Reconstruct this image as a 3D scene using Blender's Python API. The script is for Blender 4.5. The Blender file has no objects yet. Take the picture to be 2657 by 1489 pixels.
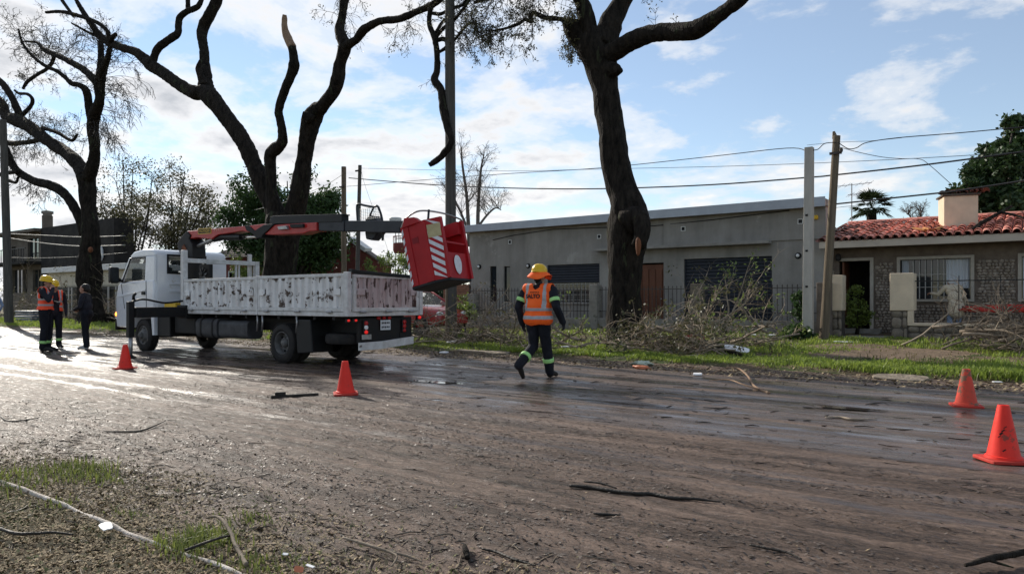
import bpy, bmesh, math, random
import numpy as np
from mathutils import Vector, Matrix
from mathutils.bvhtree import BVHTree

R = math.radians
SC = bpy.context.scene
COL = SC.collection

# ---------------------------------------------------------------- camera
# world: +X runs along the street (to the right), +Y across it to the houses
FPX, CX, HY, HC = 1850.0, 1328.5, 780.0, 1.22      # focal length / centre / horizon in photo pixels, eye height
ANG = R(53.8)
FW = (-math.cos(ANG), math.sin(ANG))
RT = (math.sin(ANG), math.cos(ANG))
cam_d = bpy.data.cameras.new('camera')
cam = bpy.data.objects.new('camera', cam_d)
COL.objects.link(cam)
cam.location = (0, 0, HC)
cam.rotation_euler = (R(90), 0, math.atan2(-FW[0], FW[1]))
cam_d.sensor_width = 36.0
cam_d.lens = FPX / 2657.0 * 36.0
cam_d.shift_y = (HY - 744.5) / 2657.0
cam_d.clip_start = 0.05
cam_d.clip_end = 6000
SC.camera = cam

# ---------------------------------------------------------------- sun and sky
SUN_EL = R(28)
SUN_DIR = Vector((-0.966, 0.26, 0)).normalized()          # horizontal direction towards the sun
SUN_VEC = Vector((SUN_DIR.x * math.cos(SUN_EL), SUN_DIR.y * math.cos(SUN_EL), math.sin(SUN_EL)))
sun_d = bpy.data.lights.new('sun', 'SUN')
sun_d.energy = 2.6
sun_d.angle = R(0.6)
sun_d.color = (1.0, 0.93, 0.82)
sun = bpy.data.objects.new('sun', sun_d)
COL.objects.link(sun)
sun.rotation_euler = SUN_VEC.to_track_quat('Z', 'Y').to_euler()

world = bpy.data.worlds.new('World')
SC.world = world
world.use_nodes = True
wn, wl = world.node_tree.nodes, world.node_tree.links
wn.clear()


def N(nodes, t, **kw):
    n = nodes.new(t)
    for k, v in kw.items():
        if k.startswith('i_'):
            key = k[2:]
            n.inputs[int(key) if key.isdigit() else key].default_value = v
        else:
            setattr(n, k, v)
    return n


def ramp(nodes, stops, interp='LINEAR'):
    n = nodes.new('ShaderNodeValToRGB')
    cr = n.color_ramp
    cr.interpolation = interp
    while len(cr.elements) < len(stops):
        cr.elements.new(0.5)
    for e, (p, c) in zip(cr.elements, stops):
        e.position = p
        e.color = (c, c, c, 1) if not hasattr(c, '__len__') else tuple(c[:3]) + (1,)
    return n


def build_sky():
    out = N(wn, 'ShaderNodeOutputWorld')
    bg = N(wn, 'ShaderNodeBackground')
    bg.inputs['Strength'].default_value = 0.076
    sky = N(wn, 'ShaderNodeTexSky', sky_type='NISHITA', sun_disc=False)
    sky.sun_elevation = SUN_EL
    sky.sun_rotation = math.atan2(SUN_DIR.x, SUN_DIR.y)
    sky.altitude = 50
    sky.air_density = 1.0
    sky.dust_density = 0.0
    sky.ozone_density = 1.5
    tc = N(wn, 'ShaderNodeTexCoord')
    sep = N(wn, 'ShaderNodeSeparateXYZ')
    wl.new(tc.outputs['Generated'], sep.inputs[0])
    # clouds lie on a high flat deck: direction / (height + eps)
    dz = N(wn, 'ShaderNodeMath', operation='MAXIMUM'); dz.inputs[1].default_value = 0.0
    wl.new(sep.outputs['Z'], dz.inputs[0])
    dz2 = N(wn, 'ShaderNodeMath', operation='ADD'); dz2.inputs[1].default_value = 0.22
    wl.new(dz.outputs[0], dz2.inputs[0])
    div = N(wn, 'ShaderNodeVectorMath', operation='DIVIDE')
    cmb = N(wn, 'ShaderNodeCombineXYZ')
    for i in range(3):
        wl.new(dz2.outputs[0], cmb.inputs[i])
    wl.new(tc.outputs['Generated'], div.inputs[0])
    wl.new(cmb.outputs[0], div.inputs[1])
    off = N(wn, 'ShaderNodeVectorMath', operation='ADD')
    off.inputs[1].default_value = CLOUD_OFFSET
    wl.new(div.outputs[0], off.inputs[0])
    n1 = N(wn, 'ShaderNodeTexNoise'); n1.inputs['Scale'].default_value = 2.1; n1.inputs['Detail'].default_value = 9
    n1.inputs['Roughness'].default_value = 0.56; n1.inputs['Distortion'].default_value = 0.25
    wl.new(off.outputs[0], n1.inputs['Vector'])
    n2 = N(wn, 'ShaderNodeTexNoise'); n2.inputs['Scale'].default_value = 5.5; n2.inputs['Detail'].default_value = 8
    n2.inputs['Roughness'].default_value = 0.6
    wl.new(off.outputs[0], n2.inputs['Vector'])
    mixn = N(wn, 'ShaderNodeMath', operation='MULTIPLY_ADD')
    mixn.inputs[1].default_value = 0.38
    wl.new(n2.outputs['Fac'], mixn.inputs[0]); wl.new(n1.outputs['Fac'], mixn.inputs[2])
    # cover grows towards the sun's side of the sky
    dot = N(wn, 'ShaderNodeVectorMath', operation='DOT_PRODUCT')
    nrm = N(wn, 'ShaderNodeVectorMath', operation='NORMALIZE')
    wl.new(tc.outputs['Generated'], nrm.inputs[0])
    wl.new(nrm.outputs[0], dot.inputs[0])
    dot.inputs[1].default_value = SUN_VEC
    cov = N(wn, 'ShaderNodeMapRange')
    cov.inputs['From Min'].default_value = 0.25; cov.inputs['From Max'].default_value = 0.95
    cov.inputs['To Min'].default_value = -0.125; cov.inputs['To Max'].default_value = 0.03
    wl.new(dot.outputs['Value'], cov.inputs['Value'])
    hz = N(wn, 'ShaderNodeMapRange')              # more cloud seen edge-on towards the horizon
    hz.inputs['From Min'].default_value = 0.0; hz.inputs['From Max'].default_value = 0.22
    hz.inputs['To Min'].default_value = 0.10; hz.inputs['To Max'].default_value = 0.0
    wl.new(sep.outputs['Z'], hz.inputs['Value'])
    a1 = N(wn, 'ShaderNodeMath', operation='ADD'); wl.new(mixn.outputs[0], a1.inputs[0]); wl.new(cov.outputs[0], a1.inputs[1])
    a2 = N(wn, 'ShaderNodeMath', operation='ADD'); wl.new(a1.outputs[0], a2.inputs[0]); wl.new(hz.outputs[0], a2.inputs[1])
    mask = ramp(wn, [(0.0, 0.13), (0.61, 0.16), (0.70, 0.62), (0.79, 1.0)], 'EASE')
    wl.new(a2.outputs[0], mask.inputs[0])
    # cloud brightness: bright rims, greyer thick bellies, brighter near the sun
    body = ramp(wn, [(0.64, (0.90, 0.92, 0.95)), (0.73, (1.0, 1.0, 1.0)), (0.80, (0.85, 0.86, 0.89)), (0.91, (0.52, 0.55, 0.60))])
    wl.new(a1.outputs[0], body.inputs[0])
    gl = N(wn, 'ShaderNodeMapRange')
    gl.inputs['From Min'].default_value = 0.2; gl.inputs['From Max'].default_value = 1.0
    gl.inputs['To Min'].default_value = 6.2; gl.inputs['To Max'].default_value = 6.9
    wl.new(dot.outputs['Value'], gl.inputs['Value'])
    cb = N(wn, 'ShaderNodeVectorMath', operation='SCALE')
    wl.new(body.outputs['Color'], cb.inputs[0]); wl.new(gl.outputs[0], cb.inputs['Scale'])
    mx = N(wn, 'ShaderNodeMix', data_type='RGBA')
    wl.new(mask.outputs['Color'], mx.inputs[0]); wl.new(sky.outputs['Color'], mx.inputs[6]); wl.new(cb.outputs[0], mx.inputs[7])
    wl.new(mx.outputs[2], bg.inputs['Color'])
    wl.new(bg.outputs[0], out.inputs['Surface'])


CLOUD_OFFSET = (7.0, 2.0, 1.0)
build_sky()

# ---------------------------------------------------------------- exposure
vs = SC.view_settings
vs.view_transform = 'Standard'
vs.look = 'None'
vs.exposure = 1.0
vs.gamma = 1.0
vs.use_curve_mapping = False
SC.cycles.max_bounces = 6
SC.cycles.use_denoising = True

# ---------------------------------------------------------------- helpers
BASE = {}


def at(px, py, Y):
    """real point where the sight line through photo pixel (px, py) meets the upright plane y = Y"""
    a = (px - CX) / FPX
    r = (FW[0] + a * RT[0], FW[1] + a * RT[1], (HY - py) / FPX)
    t = Y / r[1]
    return (r[0] * t, Y, HC + r[2] * t)


def atx(px, py, X):
    a = (px - CX) / FPX
    r = (FW[0] + a * RT[0], FW[1] + a * RT[1], (HY - py) / FPX)
    t = X / r[0]
    return (X, r[1] * t, HC + r[2] * t)


def gp(px, py, z=0.0):
    a = (px - CX) / FPX
    r = (FW[0] + a * RT[0], FW[1] + a * RT[1], (HY - py) / FPX)
    t = (z - HC) / r[2]
    return (r[0] * t, r[1] * t, z)


def gz(x, y):
    """height of the ground"""
    ys = (-50, 1.2, 1.9, 2.5, 12.3, 12.75, 13.4, 16, 20, 22, 300)
    zs = (0.05, 0.05, 0.025, 0.0, 0.0, 0.085, 0.10, 0.13, 0.27, 0.30, 0.30)
    return float(np.interp(y, ys, zs))


def tag(o, label=None, cat=None, group=None, kind=None):
    if label: o['label'] = label
    if cat: o['category'] = cat
    if group: o['group'] = group
    if kind: o['kind'] = kind
    return o


def thing(name, label, cat, loc=(0, 0, 0), group=None):
    o = bpy.data.objects.new(name, None)
    o.empty_display_size = 0.2
    COL.objects.link(o)
    o.location = loc
    BASE[o.name] = Vector(loc)
    return tag(o, label, cat, group)


class G:
    """collects shapes; build() links them as one mesh object"""

    def __init__(s):
        s.V, s.F, s.M = [], [], []

    def add(s, V, F, m=0):
        b = len(s.V)
        s.V.extend([tuple(v) for v in V])
        s.F.extend([tuple(i + b for i in f) for f in F])
        s.M.extend([m] * len(F))
        return s

    def box(s, x0, x1, y0, y1, z0, z1, m=0):
        V = [(x, y, z) for z in (z0, z1) for y in (y0, y1) for x in (x0, x1)]
        return s.add(V, [(0, 2, 3, 1), (4, 5, 7, 6), (0, 1, 5, 4), (2, 6, 7, 3), (0, 4, 6, 2), (1, 3, 7, 5)], m)

    def obox(s, c, size, rot=None, m=0):
        rot = rot or Matrix.Identity(3)
        c = Vector(c)
        V = []
        for z in (-.5, .5):
            for y in (-.5, .5):
                for x in (-.5, .5):
                    V.append(c + rot @ Vector((x * size[0], y * size[1], z * size[2])))
        return s.add(V, [(0, 2, 3, 1), (4, 5, 7, 6), (0, 1, 5, 4), (2, 6, 7, 3), (0, 4, 6, 2), (1, 3, 7, 5)], m)

    def prism(s, pts, axis, a, b, m=0):
        """extrude a 2D outline: axis 'y' -> pts are (x,z); 'x' -> (y,z); 'z' -> (x,y)"""
        def P(p, t):
            return {'y': (p[0], t, p[1]), 'x': (t, p[0], p[1]), 'z': (p[0], p[1], t)}[axis]
        n = len(pts)
        V = [P(p, a) for p in pts] + [P(p, b) for p in pts]
        area = sum(pts[i][0] * pts[(i + 1) % n][1] - pts[(i + 1) % n][0] * pts[i][1] for i in range(n))
        sgn = area > 0
        if axis == 'y': sgn = not sgn
        if b < a: sgn = not sgn
        F = [tuple(range(n))[::-1], tuple(range(n, 2 * n))] + [(i, (i + 1) % n, n + (i + 1) % n, n + i) for i in range(n)]
        if not sgn:
            F = [f[::-1] for f in F]
        return s.add(V, F, m)

    def tube(s, pts, rad, n=8, m=0, cap=True, bump=0.0, seed=0, flat=1.0):
        P = [Vector(p) for p in pts]
        if not hasattr(rad, '__len__'):
            rad = [rad] * len(P)
        rng = random.Random(seed)
        V = []
        up = None
        for i, p in enumerate(P):
            t = (P[min(i + 1, len(P) - 1)] - P[max(i - 1, 0)])
            if t.length < 1e-9: t = Vector((0, 0, 1))
            t.normalize()
            if up is None:
                up = Vector((0, 0, 1)) if abs(t.z) < 0.9 else Vector((1, 0, 0))
            u = (up - t * up.dot(t))
            if u.length < 1e-6: u = t.orthogonal()
            u.normalize()
            up = u
            w = t.cross(u)
            for k in range(n):
                a = 2 * math.pi * k / n
                r = rad[i] * (1 + (rng.uniform(-bump, bump) if bump else 0))
                V.append(p + u * (math.cos(a) * r * flat) + w * (math.sin(a) * r))
        F = []
        for i in range(len(P) - 1):
            for k in range(n):
                a, b = i * n + k, i * n + (k + 1) % n
                F.append((a, b, b + n, a + n))
        if cap:
            F.append(tuple(range(n))[::-1])
            F.append(tuple(range((len(P) - 1) * n, len(P) * n)))
        return s.add(V, F, m)

    def lathe(s, prof, n=24, o=(0, 0, 0), axis='z', m=0, cap=False):
        def P(r, h, a):
            c, d = r * math.cos(a), r * math.sin(a)
            v = {'z': (c, d, h), 'y': (c, h, -d), 'x': (h, c, d)}[axis]
            return (v[0] + o[0], v[1] + o[1], v[2] + o[2])
        V = [P(r, h, 2 * math.pi * k / n) for r, h in prof for k in range(n)]
        F = []
        for i in range(len(prof) - 1):
            for k in range(n):
                a, b = i * n + k, i * n + (k + 1) % n
                F.append((a, b, b + n, a + n))
        if cap:
            F.append(tuple(range(n))[::-1]); F.append(tuple(range((len(prof) - 1) * n, len(prof) * n)))
        return s.add(V, F, m)

    def ball(s, c, r, n=12, m=0):
        rx, ry, rz = r if hasattr(r, '__len__') else (r, r, r)
        V, F = [], []
        k = n // 2
        for i in range(k + 1):
            th = math.pi * i / k
            for j in range(n):
                ph = 2 * math.pi * j / n
                V.append((c[0] + rx * math.sin(th) * math.cos(ph), c[1] + ry * math.sin(th) * math.sin(ph), c[2] + rz * math.cos(th)))
        for i in range(k):
            for j in range(n):
                a, b = i * n + j, i * n + (j + 1) % n
                F.append((a, a + n, b + n, b))
        return s.add(V, F, m)

    def build(s, name, mats, parent=None, smooth=None, bevel=0, loc=None):
        base = Vector((0, 0, 0))
        if parent is not None:
            base = BASE[parent.name]
        elif loc is not None:
            base = Vector(loc)
        me = bpy.data.meshes.new(name)
        me.from_pydata([(v[0] - base[0], v[1] - base[1], v[2] - base[2]) for v in s.V], [], s.F)
        for mm in (mats if isinstance(mats, (list, tuple)) else [mats]):
            me.materials.append(mm)
        if any(s.M):
            me.polygons.foreach_set('material_index', s.M)
        if smooth is not None:
            me.polygons.foreach_set('use_smooth', [True] * len(me.polygons))
            if smooth < 180:
                me.set_sharp_from_angle(angle=R(smooth))
        me.update()
        o = bpy.data.objects.new(name, me)
        COL.objects.link(o)
        if parent is not None:
            o.parent = parent
        else:
            o.location = base
        BASE[o.name] = base
        if bevel:
            b = o.modifiers.new('bevel', 'BEVEL')
            b.width = bevel; b.segments = 2; b.limit_method = 'ANGLE'; b.angle_limit = R(40)
            b.harden_normals = False
        return o


def np_obj(name, V, F, mat, parent=None, smooth=False, midx=None):
    """fast mesh from numpy arrays (V: n x 3, F: m x k)"""
    V = np.asarray(V, dtype=np.float32); F = np.asarray(F, dtype=np.int32)
    base = BASE[parent.name] if parent is not None else Vector((0, 0, 0))
    V = V - np.array(base, dtype=np.float32)
    me = bpy.data.meshes.new(name)
    k = F.shape[1]
    me.vertices.add(len(V)); me.vertices.foreach_set('co', V.ravel())
    me.loops.add(F.size); me.loops.foreach_set('vertex_index', F.ravel())
    me.polygons.add(len(F))
    me.polygons.foreach_set('loop_start', np.arange(0, F.size, k, dtype=np.int32))
    me.polygons.foreach_set('loop_total', np.full(len(F), k, dtype=np.int32))
    for mm in (mat if isinstance(mat, (list, tuple)) else [mat]):
        me.materials.append(mm)
    if midx is not None:
        me.polygons.foreach_set('material_index', np.asarray(midx, dtype=np.int32))
    if smooth:
        me.polygons.foreach_set('use_smooth', np.ones(len(F), dtype=bool))
    me.update(calc_edges=True)
    me.validate()
    o = bpy.data.objects.new(name, me)
    COL.objects.link(o)
    if parent is not None:
        o.parent = parent
    BASE[o.name] = base
    return o


def copy_obj(o, parent=None, name=None):
    c = o.copy()
    COL.objects.link(c)
    c.parent = parent
    return c


# value noise on numpy arrays
def vnoise(x, y, seed=0):
    xi = np.floor(x).astype(np.int64); yi = np.floor(y).astype(np.int64)
    xf = x - xi; yf = y - yi
    def h(a, b):
        n = (a * 374761393 + b * 668265263 + seed * 1442695041) & 0x7fffffff
        n = ((n ^ (n >> 13)) * 1274126177) & 0x7fffffff
        return ((n ^ (n >> 16)) & 0xffff) / 65535.0
    u = xf * xf * (3 - 2 * xf); v = yf * yf * (3 - 2 * yf)
    return (h(xi, yi) * (1 - u) + h(xi + 1, yi) * u) * (1 - v) + (h(xi, yi + 1) * (1 - u) + h(xi + 1, yi + 1) * u) * v


def fbm(x, y, o=4, seed=0):
    x = np.asarray(x, dtype=float); y = np.asarray(y, dtype=float)
    s, a, t = 0.0, 1.0, 0.0
    for i in range(o):
        s = s + a * vnoise(x * 2 ** i, y * 2 ** i, seed + i * 17); t += a; a *= 0.5
    return s / t - 0.5


def catmull(P, k):
    """smooth a polyline of tuples (any length), k steps per span"""
    P = [np.array(p, dtype=float) for p in P]
    out = []
    for i in range(len(P) - 1):
        p0 = P[max(i - 1, 0)]; p1 = P[i]; p2 = P[i + 1]; p3 = P[min(i + 2, len(P) - 1)]
        for j in range(k):
            t = j / k
            out.append(0.5 * ((2 * p1) + (-p0 + p2) * t + (2 * p0 - 5 * p1 + 4 * p2 - p3) * t * t + (-p0 + 3 * p1 - 3 * p2 + p3) * t ** 3))
    out.append(P[-1])
    return out


# ---------------------------------------------------------------- materials
def new_mat(name):
    m = bpy.data.materials.new(name)
    m.use_nodes = True
    nt = m.node_tree
    b = nt.nodes['Principled BSDF']
    return m, nt.nodes, nt.links, b


def coords(nodes, links, scale=(1, 1, 1)):
    geo = nodes.new('ShaderNodeNewGeometry')
    mp = nodes.new('ShaderNodeMapping')
    mp.inputs['Scale'].default_value = scale
    links.new(geo.outputs['Position'], mp.inputs['Vector'])
    return mp.outputs[0]


def pm(name, c, c2=None, scale=6.0, rough=0.7, bump=0.0, bscale=60.0, metal=0.0, spec=0.28, coat=0.0,
       stretch=(1, 1, 1), rand=0.0, c3=None, c3_at=0.62, c3_scale=3.0, rvar=0.12, streaks=0.0, bdist=0.02):
    """procedural paint / stone / cloth: two tones by noise, optional third tone in patches, fine relief"""
    m, nd, lk, b = new_mat(name)
    co = coords(nd, lk, stretch)
    c2 = c2 or tuple(min(1, v * 0.78) for v in c)
    n1 = N(nd, 'ShaderNodeTexNoise'); n1.inputs['Scale'].default_value = scale; n1.inputs['Detail'].default_value = 6
    n1.inputs['Roughness'].default_value = 0.62
    lk.new(co, n1.inputs['Vector'])
    rp = ramp(nd, [(0.32, c), (0.68, c2)])
    lk.new(n1.outputs['Fac'], rp.inputs[0])
    col = rp.outputs['Color']
    if c3:
        n3 = N(nd, 'ShaderNodeTexNoise'); n3.inputs['Scale'].default_value = c3_scale; n3.inputs['Detail'].default_value = 8
        n3.inputs['Roughness'].default_value = 0.66
        lk.new(co, n3.inputs['Vector'])
        mk = ramp(nd, [(c3_at - 0.015, 0), (c3_at + 0.02, 1)])
        lk.new(n3.outputs['Fac'], mk.inputs[0])
        mx = N(nd, 'ShaderNodeMix', data_type='RGBA')
        lk.new(mk.outputs['Color'], mx.inputs[0]); lk.new(col, mx.inputs[6]); mx.inputs[7].default_value = tuple(c3) + (1,)
        col = mx.outputs[2]
    if streaks:
        co2 = coords(nd, lk, (1.6, 1.6, 0.22))
        n4 = N(nd, 'ShaderNodeTexNoise'); n4.inputs['Scale'].default_value = 1.5; n4.inputs['Detail'].default_value = 7; n4.inputs['Roughness'].default_value = 0.65
        lk.new(co2, n4.inputs['Vector'])
        m4 = N(nd, 'ShaderNodeMapRange'); m4.inputs['From Min'].default_value = 0.35; m4.inputs['From Max'].default_value = 0.65; m4.inputs['To Min'].default_value = 1 - streaks; m4.inputs['To Max'].default_value = 1 + streaks
        lk.new(n4.outputs['Fac'], m4.inputs['Value'])
        s4 = N(nd, 'ShaderNodeVectorMath', operation='SCALE'); lk.new(col, s4.inputs[0]); lk.new(m4.outputs[0], s4.inputs['Scale']); col = s4.outputs[0]
    if rand:
        oi = nd.new('ShaderNodeObjectInfo')
        mr = N(nd, 'ShaderNodeMapRange'); mr.inputs['To Min'].default_value = 1 - rand; mr.inputs['To Max'].default_value = 1 + rand
        lk.new(oi.outputs['Random'], mr.inputs['Value'])
        sc = N(nd, 'ShaderNodeVectorMath', operation='SCALE')
        lk.new(col, sc.inputs[0]); lk.new(mr.outputs[0], sc.inputs['Scale'])
        col = sc.outputs[0]
    lk.new(col, b.inputs['Base Color'])
    mr2 = N(nd, 'ShaderNodeMapRange'); mr2.inputs['To Min'].default_value = max(0.02, rough - rvar); mr2.inputs['To Max'].default_value = min(1, rough + rvar)
    lk.new(n1.outputs['Fac'], mr2.inputs['Value']); lk.new(mr2.outputs[0], b.inputs['Roughness'])
    b.inputs['Metallic'].default_value = metal
    b.inputs['Specular IOR Level'].default_value = spec
    if coat: b.inputs['Coat Weight'].default_value = coat; b.inputs['Coat Roughness'].default_value = 0.12
    if bump:
        n2 = N(nd, 'ShaderNodeTexNoise'); n2.inputs['Scale'].default_value = bscale; n2.inputs['Detail'].default_value = 5
        lk.new(co, n2.inputs['Vector'])
        bp = N(nd, 'ShaderNodeBump'); bp.inputs['Strength'].default_value = bump; bp.inputs['Distance'].default_value = bdist
        lk.new(n2.outputs['Fac'], bp.inputs['Height']); lk.new(bp.outputs[0], b.inputs['Normal'])
    return m


def leaf_mat(name, c, c2, translucent=0.35, rough=0.5):
    m, nd, lk, b = new_mat(name)
    co = coords(nd, lk)
    n1 = N(nd, 'ShaderNodeTexNoise'); n1.inputs['Scale'].default_value = 2.1; n1.inputs['Detail'].default_value = 8
    n1.inputs['Roughness'].default_value = 0.8
    lk.new(co, n1.inputs['Vector'])
    rp = ramp(nd, [(0.3, c), (0.7, c2)]); lk.new(n1.outputs['Fac'], rp.inputs[0])
    lk.new(rp.outputs['Color'], b.inputs['Base Color'])
    b.inputs['Roughness'].default_value = rough
    b.inputs['Specular IOR Level'].default_value = 0.3
    tr = nd.new('ShaderNodeBsdfTranslucent'); lk.new(rp.outputs['Color'], tr.inputs['Color'])
    ms = nd.new('ShaderNodeMixShader'); ms.inputs[0].default_value = translucent
    lk.new(b.outputs[0], ms.inputs[1]); lk.new(tr.outputs[0], ms.inputs[2])
    lk.new(ms.outputs[0], nd['Material Output'].inputs['Surface'])
    return m


def glass_mat(name, tint=(0.02, 0.025, 0.03), rough=0.04, alpha=1.0):
    m, nd, lk, b = new_mat(name)
    b.inputs['Base Color'].default_value = tint + (1,)
    b.inputs['Roughness'].default_value = rough
    b.inputs['Specular IOR Level'].default_value = 0.6
    if alpha < 1: b.inputs['Alpha'].default_value = alpha
    n = N(nd, 'ShaderNodeTexNoise'); n.inputs['Scale'].default_value = 1.2
    co = coords(nd, lk); lk.new(co, n.inputs['Vector'])
    bp = N(nd, 'ShaderNodeBump'); bp.inputs['Strength'].default_value = 0.03; bp.inputs['Distance'].default_value = 0.05
    lk.new(n.outputs['Fac'], bp.inputs['Height']); lk.new(bp.outputs[0], b.inputs['Normal'])
    return m


def glow_mat(name, c, s):
    m, nd, lk, b = new_mat(name)
    b.inputs['Base Color'].default_value = c + (1,)
    b.inputs['Emission Color'].default_value = c + (1,)
    b.inputs['Emission Strength'].default_value = s
    b.inputs['Roughness'].default_value = 0.2
    return m


M = {}
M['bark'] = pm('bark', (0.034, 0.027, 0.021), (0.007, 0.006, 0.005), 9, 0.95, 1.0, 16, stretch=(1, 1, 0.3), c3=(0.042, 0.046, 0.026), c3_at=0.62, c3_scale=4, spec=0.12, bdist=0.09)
M['barepale'] = pm('fresh_wood', (0.33, 0.22, 0.14), (0.20, 0.12, 0.075), 14, 0.8, 0.6, 40, stretch=(1, 1, 0.2))
M['woundwood'] = pm('wound_wood', (0.22, 0.08, 0.032), (0.09, 0.035, 0.018), 14, 0.8, 0.6, 40, stretch=(1, 1, 0.2))
M['twig'] = pm('twig_bark', (0.048, 0.040, 0.034), (0.028, 0.024, 0.021), 9, 0.9, 0)
M['stick'] = pm('dry_branch', (0.36, 0.29, 0.215), (0.16, 0.125, 0.092), 7, 0.85, 0.3, 60, rand=0.35)
M['stickdark'] = pm('wet_dark_stick', (0.035, 0.028, 0.022), (0.018, 0.015, 0.012), 9, 0.6, 0.5, 60)
M['leaf_green'] = leaf_mat('leaf_green', (0.060, 0.110, 0.032), (0.030, 0.060, 0.018))
M['leaf_olive'] = leaf_mat('leaf_olive', (0.125, 0.112, 0.055), (0.055, 0.060, 0.028))
M['leaf_dark'] = leaf_mat('leaf_dark', (0.030, 0.060, 0.024), (0.016, 0.034, 0.014))
M['leaf_fresh'] = leaf_mat('leaf_fresh', (0.22, 0.27, 0.07), (0.10, 0.15, 0.04))
M['grass'] = leaf_mat('grass_blade', (0.33, 0.40, 0.075), (0.14, 0.21, 0.036), 0.5)
M['grassnear'] = leaf_mat('near_grass_blade', (0.22, 0.26, 0.065), (0.11, 0.13, 0.04), 0.4)
M['grassdry'] = leaf_mat('dry_grass_blade', (0.20, 0.17, 0.07), (0.10, 0.09, 0.04), 0.3)
M['litter'] = pm('leaf_litter', (0.44, 0.34, 0.20), (0.17, 0.125, 0.075), 45, 0.85, 0)
M['litter2'] = pm('leaf_litter_green', (0.22, 0.21, 0.09), (0.10, 0.105, 0.045), 30, 0.85, 0)
M['mudbit'] = pm('mud_lump', (0.16, 0.125, 0.10), (0.085, 0.066, 0.054), 20, 0.55, 0)
M['black'] = pm('black_plastic', (0.007, 0.007, 0.008), (0.012, 0.012, 0.012), 4, 0.5, 0.05, 80)
M['chassis'] = pm('chassis_paint', (0.007, 0.0075, 0.009), (0.017, 0.014, 0.012), 6, 0.6, 0.2, 50)
M['rubber'] = pm('rubber', (0.018, 0.017, 0.017), (0.040, 0.035, 0.031), 7, 0.85, 0.3, 90)
M['white'] = pm('cab_white_paint', (0.80, 0.81, 0.83), (0.70, 0.71, 0.73), 2, 0.28, 0, coat=0.5, c3=(0.60, 0.57, 0.52), c3_at=0.64, c3_scale=3.0)
M['chip'] = pm('chipped_white_paint', (0.80, 0.79, 0.77), (0.62, 0.59, 0.56), 3, 0.55, 0.15, 60, c3=(0.085, 0.058, 0.044), c3_at=0.562, c3_scale=5.0)
M['chippink'] = pm('chipped_faded_paint', (0.62, 0.53, 0.51), (0.44, 0.33, 0.32), 4, 0.6, 0.15, 60, c3=(0.085, 0.05, 0.042), c3_at=0.55, c3_scale=5.5, stretch=(1, 1, 0.4))
M['rail'] = pm('worn_white_rail', (0.70, 0.69, 0.67), (0.50, 0.48, 0.45), 7, 0.55, 0.1, 60, c3=(0.10, 0.07, 0.055), c3_at=0.66, c3_scale=9)
M['red'] = pm('crane_red', (0.46, 0.022, 0.018), (0.36, 0.018, 0.016), 5, 0.45, 0.04, 50, coat=0.2)
M['basketred'] = pm('basket_red', (0.41, 0.010, 0.014), (0.32, 0.009, 0.013), 3, 0.5, 0.1, 40, c3=(0.20, 0.022, 0.022), c3_at=0.66, c3_scale=7)
M['reflwhite'] = pm('reflective_white', (0.72, 0.72, 0.74), (0.58, 0.57, 0.58), 20, 0.4, 0)
M['yellow'] = pm('yellow_paint', (0.75, 0.47, 0.03), (0.62, 0.38, 0.03), 8, 0.5, 0)
M['steel'] = pm('bare_steel', (0.42, 0.42, 0.42), (0.28, 0.27, 0.26), 10, 0.4, 0.05, 60, metal=0.7)
M['chrome'] = pm('bright_rod', (0.75, 0.72, 0.66), (0.65, 0.62, 0.55), 10, 0.22, 0, metal=1.0)
M['greyboom'] = pm('dark_grey_boom', (0.024, 0.027, 0.034), (0.016, 0.018, 0.023), 5, 0.45, 0.03, 60)
M['glass'] = glass_mat('dark_glass')
M['cabglass'] = glass_mat('cab_glass', (0.04, 0.05, 0.05), 0.03, 0.30)
M['hiorange'] = pm('hi_vis_orange', (1.0, 0.150, 0.018), (0.95, 0.115, 0.014), 9, 0.7, 0.25, 25)
M['hired'] = pm('hi_vis_red_orange', (1.0, 0.105, 0.035), (0.90, 0.08, 0.03), 9, 0.7, 0.25, 25)
M['tape'] = pm('silver_tape', (0.42, 0.42, 0.43), (0.34, 0.34, 0.35), 14, 0.35, 0.1, 40)
M['limetape'] = pm('lime_reflective_tape', (0.42, 0.75, 0.26), (0.33, 0.62, 0.20), 16, 0.45, 0.1, 60)
M['navy'] = pm('navy_workwear', (0.012, 0.0125, 0.019), (0.006, 0.0065, 0.010), 7, 0.85, 0.5, 22)
M['navytee'] = pm('dark_sweater', (0.024, 0.024, 0.032), (0.014, 0.014, 0.02), 7, 0.9, 0.5, 22)
M['boot'] = pm('black_boot', (0.012, 0.011, 0.011), (0.025, 0.022, 0.020), 9, 0.5, 0.2, 50)
M['glove'] = pm('dark_glove', (0.022, 0.022, 0.024), (0.012, 0.012, 0.013), 9, 0.8, 0.3, 50)
M['skin'] = pm('skin', (0.42, 0.235, 0.165), (0.36, 0.19, 0.13), 12, 0.55, 0.1, 60)
M['hair'] = pm('dark_hair', (0.014, 0.011, 0.010), (0.025, 0.020, 0.017), 30, 0.5, 0.5, 90, stretch=(1, 1, 0.3))
M['greyhair'] = pm('grey_hair', (0.55, 0.54, 0.52), (0.38, 0.37, 0.36), 30, 0.6, 0.5, 90)
M['helmet'] = pm('yellow_helmet', (0.80, 0.50, 0.012), (0.70, 0.42, 0.012), 5, 0.35, 0, coat=0.2)
M['shoe'] = pm('pale_shoe', (0.55, 0.54, 0.53), (0.35, 0.34, 0.33), 12, 0.6, 0.1, 50)
M['beige'] = pm('beige_coat', (0.60, 0.51, 0.38), (0.46, 0.39, 0.29), 7, 0.85, 0.3, 25)
M['jeans'] = pm('pale_jeans', (0.26, 0.33, 0.45), (0.18, 0.24, 0.35), 9, 0.85, 0.3, 30)
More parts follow.
